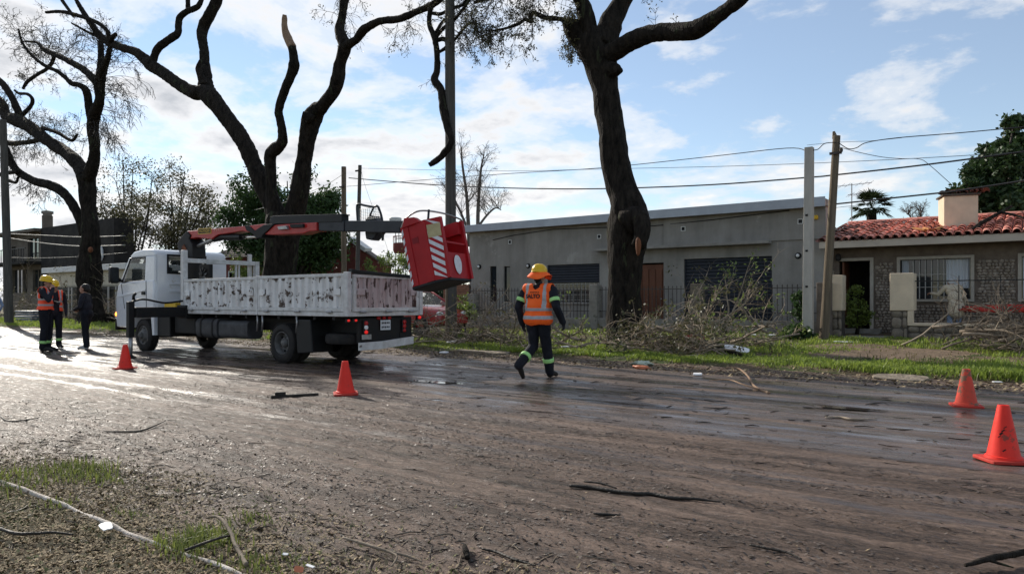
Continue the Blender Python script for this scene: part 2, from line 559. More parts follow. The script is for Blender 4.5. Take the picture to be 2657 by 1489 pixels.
M['cone'] = pm('cone_orange', (0.85, 0.036, 0.020), (0.70, 0.030, 0.018), 6, 0.55, 0.08, 30, c3=(0.30, 0.055, 0.035), c3_at=0.63, c3_scale=9)
M['conedirty'] = pm('cone_orange_dirty', (0.78, 0.065, 0.035), (0.55, 0.07, 0.04), 6, 0.6, 0.05, 30, c3=(0.22, 0.10, 0.06), c3_at=0.56, c3_scale=7)
M['conebase'] = pm('cone_base', (0.55, 0.045, 0.028), (0.38, 0.035, 0.025), 8, 0.7, 0.1, 40, c3=(0.16, 0.07, 0.05), c3_at=0.62, c3_scale=6)
M['render'] = pm('grey_render', (0.320, 0.298, 0.266), (0.235, 0.219, 0.196), 1.1, 0.9, 0.25, 90, c3=(0.365, 0.34, 0.305), c3_at=0.63, c3_scale=0.9, streaks=0.13)
M['flash'] = pm('roof_flashing', (0.42, 0.45, 0.49), (0.36, 0.38, 0.42), 2, 0.45, 0, metal=0.3)
M['shutter'] = pm('shutter_navy', (0.030, 0.034, 0.045), (0.022, 0.025, 0.034), 3, 0.5, 0)
M['wooddoor'] = pm('stained_wood_door', (0.17, 0.062, 0.030), (0.11, 0.040, 0.020), 6, 0.5, 0.2, 40, stretch=(1, 1, 0.12))
M['concrete'] = pm('old_concrete', (0.30, 0.275, 0.24), (0.19, 0.17, 0.145), 4, 0.9, 0.5, 50, c3=(0.12, 0.115, 0.09), c3_at=0.63, c3_scale=3)
M['polecon'] = pm('concrete_pole', (0.52, 0.48, 0.42), (0.38, 0.35, 0.31), 4, 0.9, 0.3, 60, stretch=(1, 1, 0.25))
M['polewood'] = pm('weathered_pole_wood', (0.22, 0.17, 0.115), (0.10, 0.078, 0.055), 5, 0.9, 0.6, 50, stretch=(4, 4, 0.15))
M['poledark'] = pm('dark_utility_pole', (0.115, 0.105, 0.092), (0.065, 0.06, 0.052), 5, 0.9, 0.6, 50, stretch=(4, 4, 0.15))
M['iron'] = pm('rusty_iron', (0.10, 0.085, 0.075), (0.055, 0.042, 0.036), 14, 0.75, 0.2, 60)
M['ironblack'] = pm('black_iron', (0.018, 0.018, 0.020), (0.03, 0.027, 0.025), 14, 0.5, 0.1, 60)
M['paleiron'] = pm('pale_grille_paint', (0.50, 0.48, 0.44), (0.36, 0.34, 0.31), 14, 0.6, 0.1, 60)
M['fascia'] = pm('cream_fascia', (0.56, 0.48, 0.39), (0.46, 0.39, 0.32), 2, 0.85, 0.15, 60)
M['cream'] = pm('cream_render', (0.74, 0.60, 0.43), (0.62, 0.50, 0.36), 3, 0.9, 0.3, 60)
M['brown'] = pm('brown_wall', (0.21, 0.165, 0.13), (0.13, 0.102, 0.082), 4, 0.9, 0.4, 40)
M['rock'] = pm('facing_stone', (0.44, 0.37, 0.30), (0.17, 0.14, 0.112), 9, 0.9, 0.8, 40)
M['rockbig'] = pm('field_stone', (0.29, 0.24, 0.18), (0.15, 0.125, 0.098), 6, 0.9, 0.8, 30, rand=0.25)
M['mortar'] = pm('dark_mortar', (0.11, 0.092, 0.074), (0.07, 0.058, 0.048), 9, 0.95, 0.5, 60)
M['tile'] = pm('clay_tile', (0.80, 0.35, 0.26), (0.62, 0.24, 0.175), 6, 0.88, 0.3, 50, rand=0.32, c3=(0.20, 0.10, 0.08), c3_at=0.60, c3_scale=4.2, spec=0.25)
M['tiledark'] = pm('dark_clay_tile', (0.30, 0.13, 0.10), (0.14, 0.075, 0.06), 6, 0.85, 0.3, 50, rand=0.35)  # darker clay tone for pan tiles, roof deck, cap tiles and some covers
M['tileor'] = pm('broken_orange_tile', (0.55, 0.25, 0.08), (0.42, 0.17, 0.06), 8, 0.8, 0.3, 50)
M['curtain'] = pm('white_curtain', (0.62, 0.64, 0.66), (0.52, 0.54, 0.57), 5, 0.9, 0.2, 30, stretch=(6, 6, 0.3))
M['frame'] = pm('pale_frame', (0.46, 0.41, 0.34), (0.36, 0.32, 0.27), 6, 0.7, 0.1, 60)
M['interior'] = pm('unlit_interior', (0.030, 0.026, 0.024), (0.018, 0.016, 0.016), 3, 0.9, 0)
M['darkwall'] = pm('stained_dark_render', (0.040, 0.036, 0.032), (0.016, 0.015, 0.014), 1.2, 0.95, 0.3, 40, c3=(0.022, 0.021, 0.020), c3_at=0.58, c3_scale=0.7)
M['tanwall'] = pm('tan_render', (0.17, 0.145, 0.115), (0.11, 0.092, 0.075), 1.5, 0.95, 0.3, 40)
M['beigewall'] = pm('beige_cladding', (0.64, 0.57, 0.44), (0.54, 0.48, 0.37), 2, 0.85, 0.1, 40)
M['offwhite'] = pm('offwhite_trim', (0.80, 0.79, 0.76), (0.66, 0.65, 0.62), 3, 0.8, 0.1, 40)
M['redwall'] = pm('dull_red_wall', (0.25, 0.070, 0.055), (0.17, 0.052, 0.044), 2, 0.9, 0.2, 40)
M['greytile'] = pm('grey_brown_roof', (0.23, 0.19, 0.165), (0.15, 0.125, 0.11), 6, 0.9, 0.5, 30)
M['carred'] = pm('car_red', (0.40, 0.045, 0.040), (0.32, 0.035, 0.032), 2, 0.25, 0, coat=0.6)
M['tank'] = pm('water_tank_white', (0.62, 0.62, 0.58), (0.5, 0.5, 0.47), 4, 0.6, 0)
M['wire'] = pm('cable_black', (0.022, 0.022, 0.024), (0.03, 0.03, 0.03), 3, 0.6, 0)
M['wirelight'] = pm('cable_pale', (0.45, 0.43, 0.38), (0.33, 0.31, 0.28), 3, 0.6, 0)
M['plastic'] = pm('white_foam', (0.82, 0.82, 0.82), (0.70, 0.70, 0.69), 6, 0.6, 0.1, 40)
M['greensack'] = pm('pale_green_sack', (0.46, 0.52, 0.42), (0.36, 0.42, 0.34), 6, 0.5, 0.4, 30)
M['orangepaper'] = pm('orange_wrapper', (0.62, 0.22, 0.11), (0.5, 0.16, 0.08), 6, 0.5, 0.3, 30)
M['redcloth'] = pm('red_sheet', (0.50, 0.035, 0.022), (0.33, 0.024, 0.018), 7, 0.5, 0.6, 20)
M['bluesheet'] = pm('grey_blue_boards', (0.16, 0.18, 0.22), (0.10, 0.115, 0.145), 4, 0.5, 0.3, 20)
M['dirtpath'] = pm('trodden_earth', (0.21, 0.145, 0.092), (0.085, 0.060, 0.040), 9, 0.95, 1.0, 18, c3=(0.27, 0.20, 0.12), c3_at=0.6, c3_scale=7)
M['lens_red'] = glow_mat('tail_lamp_lit', (0.75, 0.02, 0.015), 0.3)
M['lens_dull'] = pm('tail_lamp_red', (0.45, 0.02, 0.02), (0.32, 0.015, 0.015), 8, 0.25, 0)
M['lens_amber'] = glow_mat('indicator_lit', (1.0, 0.30, 0.04), 2.0)
M['lampwhite'] = pm('lamp_glass', (0.85, 0.85, 0.83), (0.75, 0.75, 0.73), 5, 0.3, 0)
M['platewhite'] = pm('number_plate', (0.68, 0.69, 0.70), (0.60, 0.61, 0.62), 8, 0.5, 0)
M['palmleaf'] = leaf_mat('palm_frond', (0.055, 0.075, 0.030), (0.028, 0.042, 0.018), 0.2)
M['cedarleaf'] = leaf_mat('cedar_leaf', (0.052, 0.092, 0.030), (0.024, 0.046, 0.018), 0.3)
M['plantleaf'] = leaf_mat('plant_leaf', (0.22, 0.28, 0.06), (0.085, 0.13, 0.03), 0.4)
M['rustplate'] = pm('rusty_plate', (0.26, 0.085, 0.035), (0.09, 0.045, 0.03), 9, 0.85, 0.4, 40)
M['faded'] = pm('faded_lettering', (0.60, 0.30, 0.22), (0.45, 0.12, 0.10), 18, 0.6, 0)
M['stepdark'] = pm('step_shade_red', (0.25, 0.012, 0.016), (0.2, 0.01, 0.014), 4, 0.6, 0)  # darker basket red: the shade of the step hole put into colour
M['sticker'] = pm('yellowed_sticker', (0.55, 0.47, 0.26), (0.40, 0.33, 0.18), 9, 0.6, 0)
M['winglass'] = glass_mat('window_glass_dark', (0.03, 0.033, 0.036), 0.05)
M['slabpale'] = pm('worn_slab', (0.33, 0.27, 0.20), (0.15, 0.12, 0.09), 9, 0.95, 1.0, 25, c3=(0.10, 0.08, 0.06), c3_at=0.58, c3_scale=8)
# ================================================================ ground
def road_mat():
    m, nd, lk, b = new_mat('wet_mud_road')
    geo = nd.new('ShaderNodeNewGeometry')
    def tex(scale, stretch, detail=6, rough=0.6, dist=0.0):
        mp = nd.new('ShaderNodeMapping'); mp.inputs['Scale'].default_value = stretch
        lk.new(geo.outputs['Position'], mp.inputs['Vector'])
        n = N(nd, 'ShaderNodeTexNoise'); n.inputs['Scale'].default_value = scale; n.inputs['Detail'].default_value = detail
        n.inputs['Roughness'].default_value = rough; n.inputs['Distortion'].default_value = dist
        lk.new(mp.outputs[0], n.inputs['Vector'])
        return n.outputs['Fac']
    def mt(op, a, bb=0.0):
        n = N(nd, 'ShaderNodeMath', operation=op)
        for i, v in enumerate((a, bb)):
            if isinstance(v, (int, float)): n.inputs[i].default_value = v
            else: lk.new(v, n.inputs[i])
        return n.outputs[0]
    def step(v, lo, hi):
        n = N(nd, 'ShaderNodeMapRange'); n.interpolation_type = 'SMOOTHSTEP'
        n.inputs['From Min'].default_value = lo; n.inputs['From Max'].default_value = hi
        lk.new(v, n.inputs['Value']); return n.outputs[0]
    def mixc(f, a, c):
        n = N(nd, 'ShaderNodeMix', data_type='RGBA'); lk.new(f, n.inputs[0]); lk.new(a, n.inputs[6]); lk.new(c, n.inputs[7]); return n.outputs[2]
    sep = nd.new('ShaderNodeSeparateXYZ'); lk.new(geo.outputs['Position'], sep.inputs[0])
    Y = sep.outputs['Y']
    streak = tex(1.0, (0.22, 3.2, 1), 9, 0.68, 0.5)
    streak2 = tex(1.0, (0.9, 7.5, 1), 7, 0.65, 0.3)
    patch = tex(0.55, (0.6, 1.1, 1), 6, 0.6, 0.2)
    mid = tex(9, (0.55, 1.0, 1), 4, 0.6)
    fine = tex(42, (0.5, 1.0, 1), 6, 0.72)
    grit = tex(130, (0.6, 1, 1), 3, 0.7)
    Yn = mt('ADD', Y, mt('MULTIPLY', mt('SUBTRACT', patch, 0.5), 2.6))
    wet0 = mt('MULTIPLY', step(Yn, 5.5, 7.1), step(mt('MULTIPLY', mt('ADD', Y, mt('MULTIPLY', mt('SUBTRACT', streak, 0.5), 2.0)), -1.0), -11.9, -11.0))
    lanes = None
    for yc, w in ((6.62, 0.30), (7.7, 0.28), (8.9, 0.34), (10.1, 0.3), (5.1, 0.10), (4.6, 0.08)):
        d = mt('DIVIDE', mt('SUBTRACT', mt('ADD', Y, mt('MULTIPLY', mt('SUBTRACT', streak, 0.5), 0.9)), yc), w)
        e = mt('POWER', 2.718, mt('MULTIPLY', mt('MULTIPLY', d, d), -1.0))
        if yc < 5.2: e = mt('MULTIPLY', e, 0.6)
        lanes = e if lanes is None else mt('MAXIMUM', lanes, e)
    wet = mt('MINIMUM', mt('MAXIMUM', mt('MULTIPLY', wet0, step(streak, 0.36, 0.60)), mt('MULTIPLY', lanes, step(streak2, 0.36, 0.60))), 1.0)
    tone = mt('ADD', mt('MULTIPLY', fine, 0.34), mt('ADD', mt('MULTIPLY', streak2, 0.44), mt('MULTIPLY', streak, 0.22)))
    c_dry = ramp(nd, [(0.41, (0.195, 0.136, 0.103)), (0.5, (0.098, 0.067, 0.050)), (0.59, (0.030, 0.0205, 0.0155))])
    lk.new(tone, c_dry.inputs[0])
    c_wet = ramp(nd, [(0.35, (0.135, 0.105, 0.088)), (0.65, (0.065, 0.049, 0.041))]); lk.new(streak2, c_wet.inputs[0])
    lk.new(mixc(wet, c_dry.outputs['Color'], c_wet.outputs['Color']), b.inputs['Base Color'])
    rg = N(nd, 'ShaderNodeMapRange')
    rg.inputs['To Min'].default_value = 0.66; rg.inputs['To Max'].default_value = 0.16
    lk.new(wet, rg.inputs['Value'])
    film = mt('MULTIPLY', step(tex(17, (0.5, 1.0, 1), 6, 0.7), 0.53, 0.64), 0.28)
    lk.new(mt('MAXIMUM', mt('SUBTRACT', rg.outputs[0], film), 0.10), b.inputs['Roughness'])
    sp = N(nd, 'ShaderNodeMapRange'); sp.inputs['To Min'].default_value = 0.18; sp.inputs['To Max'].default_value = 0.45
    lk.new(wet, sp.inputs['Value']); lk.new(sp.outputs[0], b.inputs['Specular IOR Level'])
    h = mt('ADD', mt('ADD', mt('MULTIPLY', fine, 0.4), mt('MULTIPLY', grit, 0.12)), mt('ADD', mt('MULTIPLY', mid, 0.35), mt('MULTIPLY', streak2, 1.6)))
    bp = N(nd, 'ShaderNodeBump'); bp.inputs['Distance'].default_value = 0.035
    bs = N(nd, 'ShaderNodeMapRange'); bs.inputs['To Min'].default_value = 0.9; bs.inputs['To Max'].default_value = 0.05
    lk.new(wet, bs.inputs['Value']); lk.new(bs.outputs[0], bp.inputs['Strength'])
    lk.new(h, bp.inputs['Height']); lk.new(bp.outputs[0], b.inputs['Normal'])
    return m


def soil_mat():
    m, nd, lk, b = new_mat('verge_soil')
    co = coords(nd, lk)
    n1 = N(nd, 'ShaderNodeTexNoise'); n1.inputs['Scale'].default_value = 1.1; n1.inputs['Detail'].default_value = 8
    n2 = N(nd, 'ShaderNodeTexNoise'); n2.inputs['Scale'].default_value = 22; n2.inputs['Detail'].default_value = 8; n2.inputs['Roughness'].default_value = 0.75
    lk.new(co, n1.inputs['Vector']); lk.new(co, n2.inputs['Vector'])
    soil = ramp(nd, [(0.3, (0.20, 0.145, 0.092)), (0.7, (0.075, 0.055, 0.037))]); lk.new(n2.outputs['Fac'], soil.inputs[0])
    moss = ramp(nd, [(0.3, (0.075, 0.10, 0.025)), (0.7, (0.032, 0.05, 0.014))]); lk.new(n2.outputs['Fac'], moss.inputs[0])
    mk = ramp(nd, [(0.44, 0), (0.56, 1)]); lk.new(n1.outputs['Fac'], mk.inputs[0])
    mx = N(nd, 'ShaderNodeMix', data_type='RGBA')
    lk.new(mk.outputs['Color'], mx.inputs[0]); lk.new(soil.outputs['Color'], mx.inputs[6]); lk.new(moss.outputs['Color'], mx.inputs[7])
    lk.new(mx.outputs[2], b.inputs['Base Color']); b.inputs['Roughness'].default_value = 0.95
    b.inputs['Specular IOR Level'].default_value = 0.2
    bp = N(nd, 'ShaderNodeBump'); bp.inputs['Strength'].default_value = 0.9; bp.inputs['Distance'].default_value = 0.04
    lk.new(n2.outputs['Fac'], bp.inputs['Height']); lk.new(bp.outputs[0], b.inputs['Normal'])
    return m


M['road'] = road_mat()
M['soil'] = soil_mat()


def grid_obj(name, xs, ys, zf, mat):
    X, Y = np.meshgrid(xs, ys, indexing='ij')
    Z = zf(X, Y)
    V = np.stack([X, Y, Z], -1).reshape(-1, 3)
    nx, ny = len(xs), len(ys)
    i = np.arange(nx - 1)[:, None] * ny + np.arange(ny - 1)[None, :]
    F = np.stack([i, i + ny, i + ny + 1, i + 1], -1).reshape(-1, 4)
    return np_obj(name, V, F, mat, smooth=True)


RUTS = ((6.62, 0.28, 0.026), (7.65, 0.22, 0.014), (8.9, 0.30, 0.020), (10.1, 0.25, 0.014), (4.2, 0.2, 0.008))


def road_h(X, Y):
    z = 0.020 * fbm(X * 0.5, Y * 4.2, 4, 3) + 0.012 * fbm(X * 2.2, Y * 8.0, 3, 9)
    rough = np.clip((6.9 - Y + 1.4 * fbm(X * 0.8, Y * 0.8, 3, 5)) / 1.0, 0, 1) + np.clip((Y - 11.0) / 0.8, 0, 1)
    rough = np.clip(rough, 0.12, 1)
    z = z + rough * (0.026 * fbm(X * 2.5, Y * 11, 3, 21) + 0.012 * fbm(X * 9, Y * 20, 2, 33))
    for yc, w, d in RUTS:
        c = yc + 0.10 * np.sin(X * 0.35 + yc) + 0.05 * np.sin(X * 1.1 + 2 * yc)
        z = z - d * np.exp(-((Y - c) / w) ** 2) + 0.3 * d * np.exp(-((Y - c - 2 * w) / (0.7 * w)) ** 2)
    # tread marks pressed in the soft mud beside the main rut
    tr = np.exp(-((Y - 5.75 - 0.05 * np.sin(X)) / 0.16) ** 2) * np.clip((X + 5.5) / 1.0, 0, 1) * np.clip((-0.9 - X) / 1.0, 0, 1)
    z = z + 0.012 * tr * np.sign(np.sin(X * 38 + 9 * np.abs(Y - 5.75) * 6)) * (0.5 + fbm(X * 3, Y * 3, 2, 8))
    edge = np.interp(Y, (1.9, 2.5, 12.3, 12.75), (0.025, 0.0, 0.0, 0.03))
    return z + edge


def nonuni(segs):
    out = [segs[0][0]]
    for a, b, st in segs:
        n = max(1, int(round((b - a) / st)))
        out += list(np.linspace(a, b, n + 1)[1:])
    return np.array(out)


road = grid_obj('road', nonuni([(-400, -90, 20), (-90, -30, 0.6), (-30, -12, 0.12), (-12, -6.5, 0.06), (-6.5, 1.5, 0.032), (1.5, 30, 3), (30, 300, 30)]),
                nonuni([(1.75, 2.4, 0.05), (2.4, 8, 0.032), (8, 12.9, 0.06)]), road_h, M['road'])
tag(road, 'muddy wet street strewn with chopped leaves and wheel ruts', 'road', kind='structure')


def verge_h(X, Y):
    ys = (12.3, 12.62, 12.85, 13.4, 16, 20, 22, 300)
    zs = (-0.06, 0.02, 0.085, 0.10, 0.13, 0.27, 0.30, 0.30)
    Yj = Y + 0.25 * fbm(X * 0.7, X * 0 + 2.2, 3, 4) * np.clip(1.5 - np.abs(Y - 12.7), 0, 1)
    return np.interp(Yj, ys, zs) + 0.04 * fbm(X * 1.3, Y * 1.3, 4, 12) * np.clip((Y - 12.5) * 2, 0.1, 1)


verge = grid_obj('verge', nonuni([(-400, -60, 20), (-60, -20, 0.6), (-20, 4, 0.12), (4, 30, 2), (30, 300, 30)]),
                 nonuni([(12.3, 17, 0.12), (17, 24, 0.35), (24, 60, 4), (60, 400, 40)]), verge_h, M['soil'])
tag(verge, 'grassy verge between the muddy street and the front fences', 'verge', kind='structure')
near = grid_obj('near_verge', nonuni([(-400, -40, 20), (-40, -8, 0.5), (-8, 1, 0.05), (1, 30, 2), (30, 300, 30)]),
                nonuni([(-60, -2, 4), (-2, 0.6, 0.1), (0.6, 1.82, 0.05)]),
                lambda X, Y: np.interp(Y, (-60, 1.2, 1.82), (0.05, 0.05, 0.03)) + 0.03 * fbm(X * 3, Y * 3, 4, 44), M['soil'])
tag(near, 'leaf strewn roadside at the bottom left corner', 'verge', kind='structure')
gb = G(); gb.box(-3000, 3000, -3000, 3000, -0.6, -0.35)
tag(gb.build('ground', M['soil']), 'flat ground reaching to the horizon', 'ground', kind='structure')

# kerb: a narrow pale edging that surfaces on the near side
pts = []
rng = random.Random(3)
V, F = [], []
xs = np.arange(-16, -1.0, 0.05)
for i, x in enumerate(xs):
    c = 1.79 + 0.012 * math.sin(x * 2.1)
    w = 0.009 + 0.006 * float(fbm(x * 3, 0.5, 3, 2)) * 2
    z = 0.046 + 0.030 * float(fbm(x * 2.0, 4.5, 3, 7)) * 2
    for y, zz in ((c - w - 0.012, -0.05), (c - w, z - 0.008), (c - w * 0.4, z), (c + w * 0.6, z - 0.002), (c + w, z - 0.014), (c + w + 0.012, -0.06)):
        V.append((x, y, zz))
for i in range(len(xs) - 1):
    for k in range(5):
        a = i * 6 + k
        F.append((a, a + 1, a + 7, a + 6))
M['kerb'] = pm('kerb_limewash', (0.66, 0.60, 0.53), (0.42, 0.36, 0.30), 9, 0.85, 0.5, 60, c3=(0.16, 0.115, 0.085), c3_at=0.60, c3_scale=5)
kerb = np_obj('kerb', V, F, M['kerb'], smooth=True)
tag(kerb, 'narrow whitewashed kerb edge running through the litter at lower left', 'kerb', kind='structure')

# puddles: flat water in the ruts, the mud rises through it
M['water'] = glass_mat('muddy_water', (0.055, 0.048, 0.042), 0.035)
def puddle(cx, cy, lx, ly, z, label, seed):
    rng = random.Random(seed)
    n = 40
    P = []
    ph = [rng.uniform(0, 6.28) for _ in range(4)]
    for k in range(n):
        a = 2 * math.pi * k / n
        r = 1 + 0.18 * math.sin(2 * a + ph[0]) + 0.12 * math.sin(3 * a + ph[1]) + 0.08 * math.sin(5 * a + ph[2])
        P.append((cx + lx * r * math.cos(a), cy + ly * r * math.sin(a), z))
    g = G(); g.add([(cx, cy, z)] + P, [(0, 1 + k, 1 + (k + 1) % n) for k in range(n)])
    o = g.build('puddle', M['water'], loc=(cx, cy, z))
    tag(o, label, 'puddle', 'puddles in the wheel ruts', kind='structure')
p = gp(1115, 990); puddle(p[0], p[1], 0.55, 0.13, 0.004, 'bright puddle on the road left of the walking worker', 1)
p = gp(2205, 1060); puddle(p[0], p[1], 0.34, 0.08, 0.006, 'small shining puddle behind the forked stick on the right', 2)
p = gp(945, 975); puddle(p[0], p[1], 0.22, 0.05, 0.006, 'tiny bright puddle behind the truck cone', 5)

# ---------------------------------------------------------------- litter, twigs and grass (nobody could count them)
NP = np.random.default_rng(7)


def flakes(n, xr, yr, size, zf, dens=None, tilt=0.5, along=None):
    x = NP.uniform(*xr, n); y = NP.uniform(*yr, n)
    if dens is not None:
        keep = NP.random(n) < dens(x, y)
        x, y = x[keep], y[keep]
    n = len(x)
    s = NP.uniform(size[0], size[1], n) * (0.5 + NP.random(n))
    a = NP.uniform(0, 6.283, n) if along is None else NP.normal(0, along, n)
    z = zf(x, y) + 0.005
    u = np.stack([np.cos(a), np.sin(a), NP.normal(0, tilt, n)], -1)
    w = np.stack([-np.sin(a), np.cos(a), NP.normal(0, tilt, n)], -1) * NP.uniform(0.25, 0.7, n)[:, None]
    c = np.stack([x, y, z], -1)
    V = np.stack([c - u * s[:, None], c + w * s[:, None], c + u * s[:, None], c - w * s[:, None]], 1).reshape(-1, 3)
    V[:, 2] = np.maximum(V[:, 2], np.repeat(z, 4) - 0.012)
    F = np.arange(4 * n).reshape(-1, 4)
    return V, F


def merge(parts):
    V, F, b = [], [], 0
    for v, f in parts:
        V.append(v); F.append(f + b); b += len(v)
    return np.concatenate(V), np.concatenate(F)


def near_z(x, y):
    return np.where(y > 1.82, road_h(x, y), np.interp(y, (-60, 1.2, 1.82), (0.05, 0.05, 0.03)) + 0.03 * fbm(x * 3, y * 3, 4, 44))


def lit_dens(x, y):
    return np.clip((2.75 - y + 1.8 * fbm(x * 0.9, y * 0.9, 3, 61)) / 0.9, 0.03, 1) * np.clip((-1.2 - x + 1.5 * fbm(x, y, 2, 3)) / 1.6, 0.12, 1)


V1 = flakes(60000, (-7.5, 0.2), (0.3, 4.2), (0.004, 0.012), near_z, lit_dens)
o = np_obj('leaf_litter', *V1, M['litter'])
tag(o, 'brown chopped leaf litter covering the near roadside', 'leaf litter', kind='stuff')
V2 = flakes(20000, (-7.5, 0.2), (0.3, 3.4), (0.004, 0.012), near_z, lit_dens)
o = np_obj('green_litter', *V2, M['litter2'])
tag(o, 'olive green leaf scraps mixed into the near roadside litter', 'leaf litter', kind='stuff')
crd = lambda x, y: np.clip((6.9 - y) / 2.0, 0, 1) * np.clip(0.35 + 4.5 * fbm(x * 0.3, y * 3, 4, 19), 0.02, 1)
o = np_obj('mud_crumbs', *flakes(60000, (-10, 1.4), (2.3, 7.0), (0.004, 0.013), road_h, crd, 0.25, 0.6), M['mudbit'])
tag(o, 'crumbs of churned mud and chopped bark on the street', 'mud crumbs', kind='stuff')
o = np_obj('bark_chips', *flakes(20000, (-10, 1.4), (2.3, 7.0), (0.003, 0.013), road_h, crd, 0.2, 0.4), M['stickdark'])
tag(o, 'dark chips of bark strewn over the near half of the street', 'bark chips', kind='stuff')
o = np_obj('near_litter', *flakes(110000, (-6.2, -0.6), (0.5, 3.0), (0.004, 0.013), near_z, lambda x, y: np.clip((2.6 - y + 1.2 * fbm(x * 1.3, y * 1.3, 3, 71)) / 0.8, 0.0, 1), 0.45), M['litter'])
tag(o, 'thick tan leaf crumbs beside the kerb at the lower left', 'leaf litter', kind='stuff')
o = np_obj('path_litter', *flakes(12000, (-6, 0.5), (14, 19.5), (0.01, 0.03), verge_h, lambda x, y: np.exp(-(((x + 2.8) / 2.4) ** 2 + ((y - 16.6) / 2.3) ** 2)), 0.3), M['litter'])
tag(o, 'dry leaves and straw on the trodden earth before the gate', 'leaf litter', kind='stuff')
V4 = flakes(26000, (-30, 3), (10.9, 13.1), (0.012, 0.035), lambda x, y: np.maximum(road_h(x, y), verge_h(x, y)),
            lambda x, y: np.clip(1 - np.abs(y - 12.2) / 1.0, 0.0, 1), 0.4)
o = np_obj('gutter_litter', *V4, M['litter'])
tag(o, 'band of brown leaf litter along the far edge of the street', 'leaf litter', kind='stuff')


def sticks(n, xr, yr, ln, rad, zf, dens=None, along=1.2):
    """many short bent twigs lying about: 3-sided, 3 rings"""
    x = NP.uniform(*xr, n); y = NP.uniform(*yr, n)
    if dens is not None:
        k = NP.random(n) < dens(x, y); x, y = x[k], y[k]
    n = len(x)
    L = NP.uniform(ln[0], ln[1], n) * NP.random(n) ** 1.5 + ln[0]
    r = NP.uniform(rad[0], rad[1], n)
    a = NP.normal(0, along, n)
    bend = NP.normal(0, 0.06, n)
    d = np.stack([np.cos(a), np.sin(a)], -1); q = np.stack([-np.sin(a), np.cos(a)], -1)
    rings = []
    for t, rr in ((-0.5, 0.8), (0.0, 1.0), (0.5, 0.5)):
        cxy = np.stack([x, y], -1) + d * (t * L)[:, None] + q * (bend * L * (1 - 4 * t * t))[:, None]
        zc = zf(cxy[:, 0], cxy[:, 1]) + r * 0.8 + np.abs(NP.normal(0, 0.004, n))
        for ph in (0, 2.094, 4.189):
            rings.append(np.stack([cxy[:, 0] + q[:, 0] * r * rr * math.cos(ph), cxy[:, 1] + q[:, 1] * r * rr * math.cos(ph), zc + r * rr * math.sin(ph)], -1))
    V = np.stack(rings, 1).reshape(-1, 3)
    base = np.arange(n)[:, None, None] * 9
    fl = np.array([[i * 3 + k, i * 3 + (k + 1) % 3, i * 3 + 3 + (k + 1) % 3, i * 3 + 3 + k] for i in range(2) for k in range(3)])
    return V, (fl[None] + base).reshape(-1, 4)


o = np_obj('twig_litter', *merge([
    sticks(1100, (-10, 1.4), (2.0, 7.0), (0.02, 0.20), (0.0012, 0.0034), road_h, None, 0.6),
    sticks(700, (-7, 0), (0.3, 2.6), (0.03, 0.22), (0.0015, 0.004), near_z),
    sticks(500, (-16, 2), (6.5, 12), (0.05, 0.35), (0.003, 0.007), road_h),
]), M['stickdark'])
tag(o, 'dark twigs and bark slivers scattered over the muddy street', 'twigs', kind='stuff')
o = np_obj('pale_twig_litter', *merge([
    sticks(1300, (-7, 0), (0.3, 3.0), (0.03, 0.22), (0.002, 0.005), near_z),
    sticks(1500, (-30, 3), (11.4, 15.5), (0.08, 0.6), (0.004, 0.010), lambda x, y: np.maximum(road_h(x, y), verge_h(x, y))),
]), M['stick'])
tag(o, 'pale dry twigs lying in the roadside litter', 'twigs', kind='stuff')


def blades(n, xr, yr, hr, wid, zf, dens):
    x = NP.uniform(*xr, n); y = NP.uniform(*yr, n)
    k = NP.random(n) < dens(x, y); x, y = x[k], y[k]; n = len(x)
    h = NP.uniform(hr[0], hr[1], n) * np.clip(0.9 + 2.2 * fbm(x * 1.6, y * 1.6, 3, 57), 0.35, 1.9)
    a = NP.uniform(0, 6.283, n); lean = NP.uniform(0.15, 0.9, n)
    d = np.stack([np.cos(a), np.sin(a), 0 * a], -1); q = np.stack([-np.sin(a), np.cos(a), 0 * a], -1)
    b = np.stack([x, y, zf(x, y) - 0.01], -1)
    mid = b + d * (0.35 * lean * h)[:, None]; mid[:, 2] += 0.6 * h
    tip = b + d * (lean * h)[:, None]; tip[:, 2] += h * (1 - 0.35 * lean)
    w = wid * NP.uniform(0.6, 1.3, n)[:, None]
    V = np.stack([b - q * w, b + q * w, mid + q * w * 0.8, mid - q * w * 0.8, tip, tip], 1)
    V = V[:, :5].reshape(-1, 3)
    base = np.arange(n)[:, None] * 5
    F4 = base + np.array([[0, 1, 2, 3]]); F3 = base + np.array([[3, 2, 4, 4]])
    return V, np.concatenate([F4, F3])


def blade_obj(name, parts, mat, label):
    V, F, b = [], [], 0
    tri = []
    for v, f in parts:
        V.append(v); n = len(f) // 2
        F.append(np.concatenate([f[:n][:, [0, 1, 2]], f[:n][:, [0, 2, 3]], f[n:][:, [0, 1, 2]]]) + b)
        b += len(v)
    o = np_obj(name, np.concatenate(V), np.concatenate(F), mat)
    return tag(o, label, 'grass', kind='stuff')


def g_dens(x, y):
    m = fbm(x * 0.55, y * 0.8, 4, 90)
    strip = np.exp(-((y - 13.3) / 0.55) ** 2)                     # lush strip on the bank by the road
    bare = np.exp(-(((x + 2.3) / 1.5) ** 2 + ((y - 16.2) / 2.0) ** 2)) * 1.2   # trodden earth before the tiled house's gate
    rl = np.clip((x + 13) / 7.0, 0.25, 1)
    m2 = fbm(x * 1.9, y * 2.6, 3, 191)
    return np.clip((0.50 + 2.4 * m + 2.0 * m2 + 0.9 * strip) * rl - bare, 0.0, 1) * (y > 12.72 + 0.5 * m2 + 0.9 * fbm(x * 0.6, x * 0 + 3.3, 3, 77))


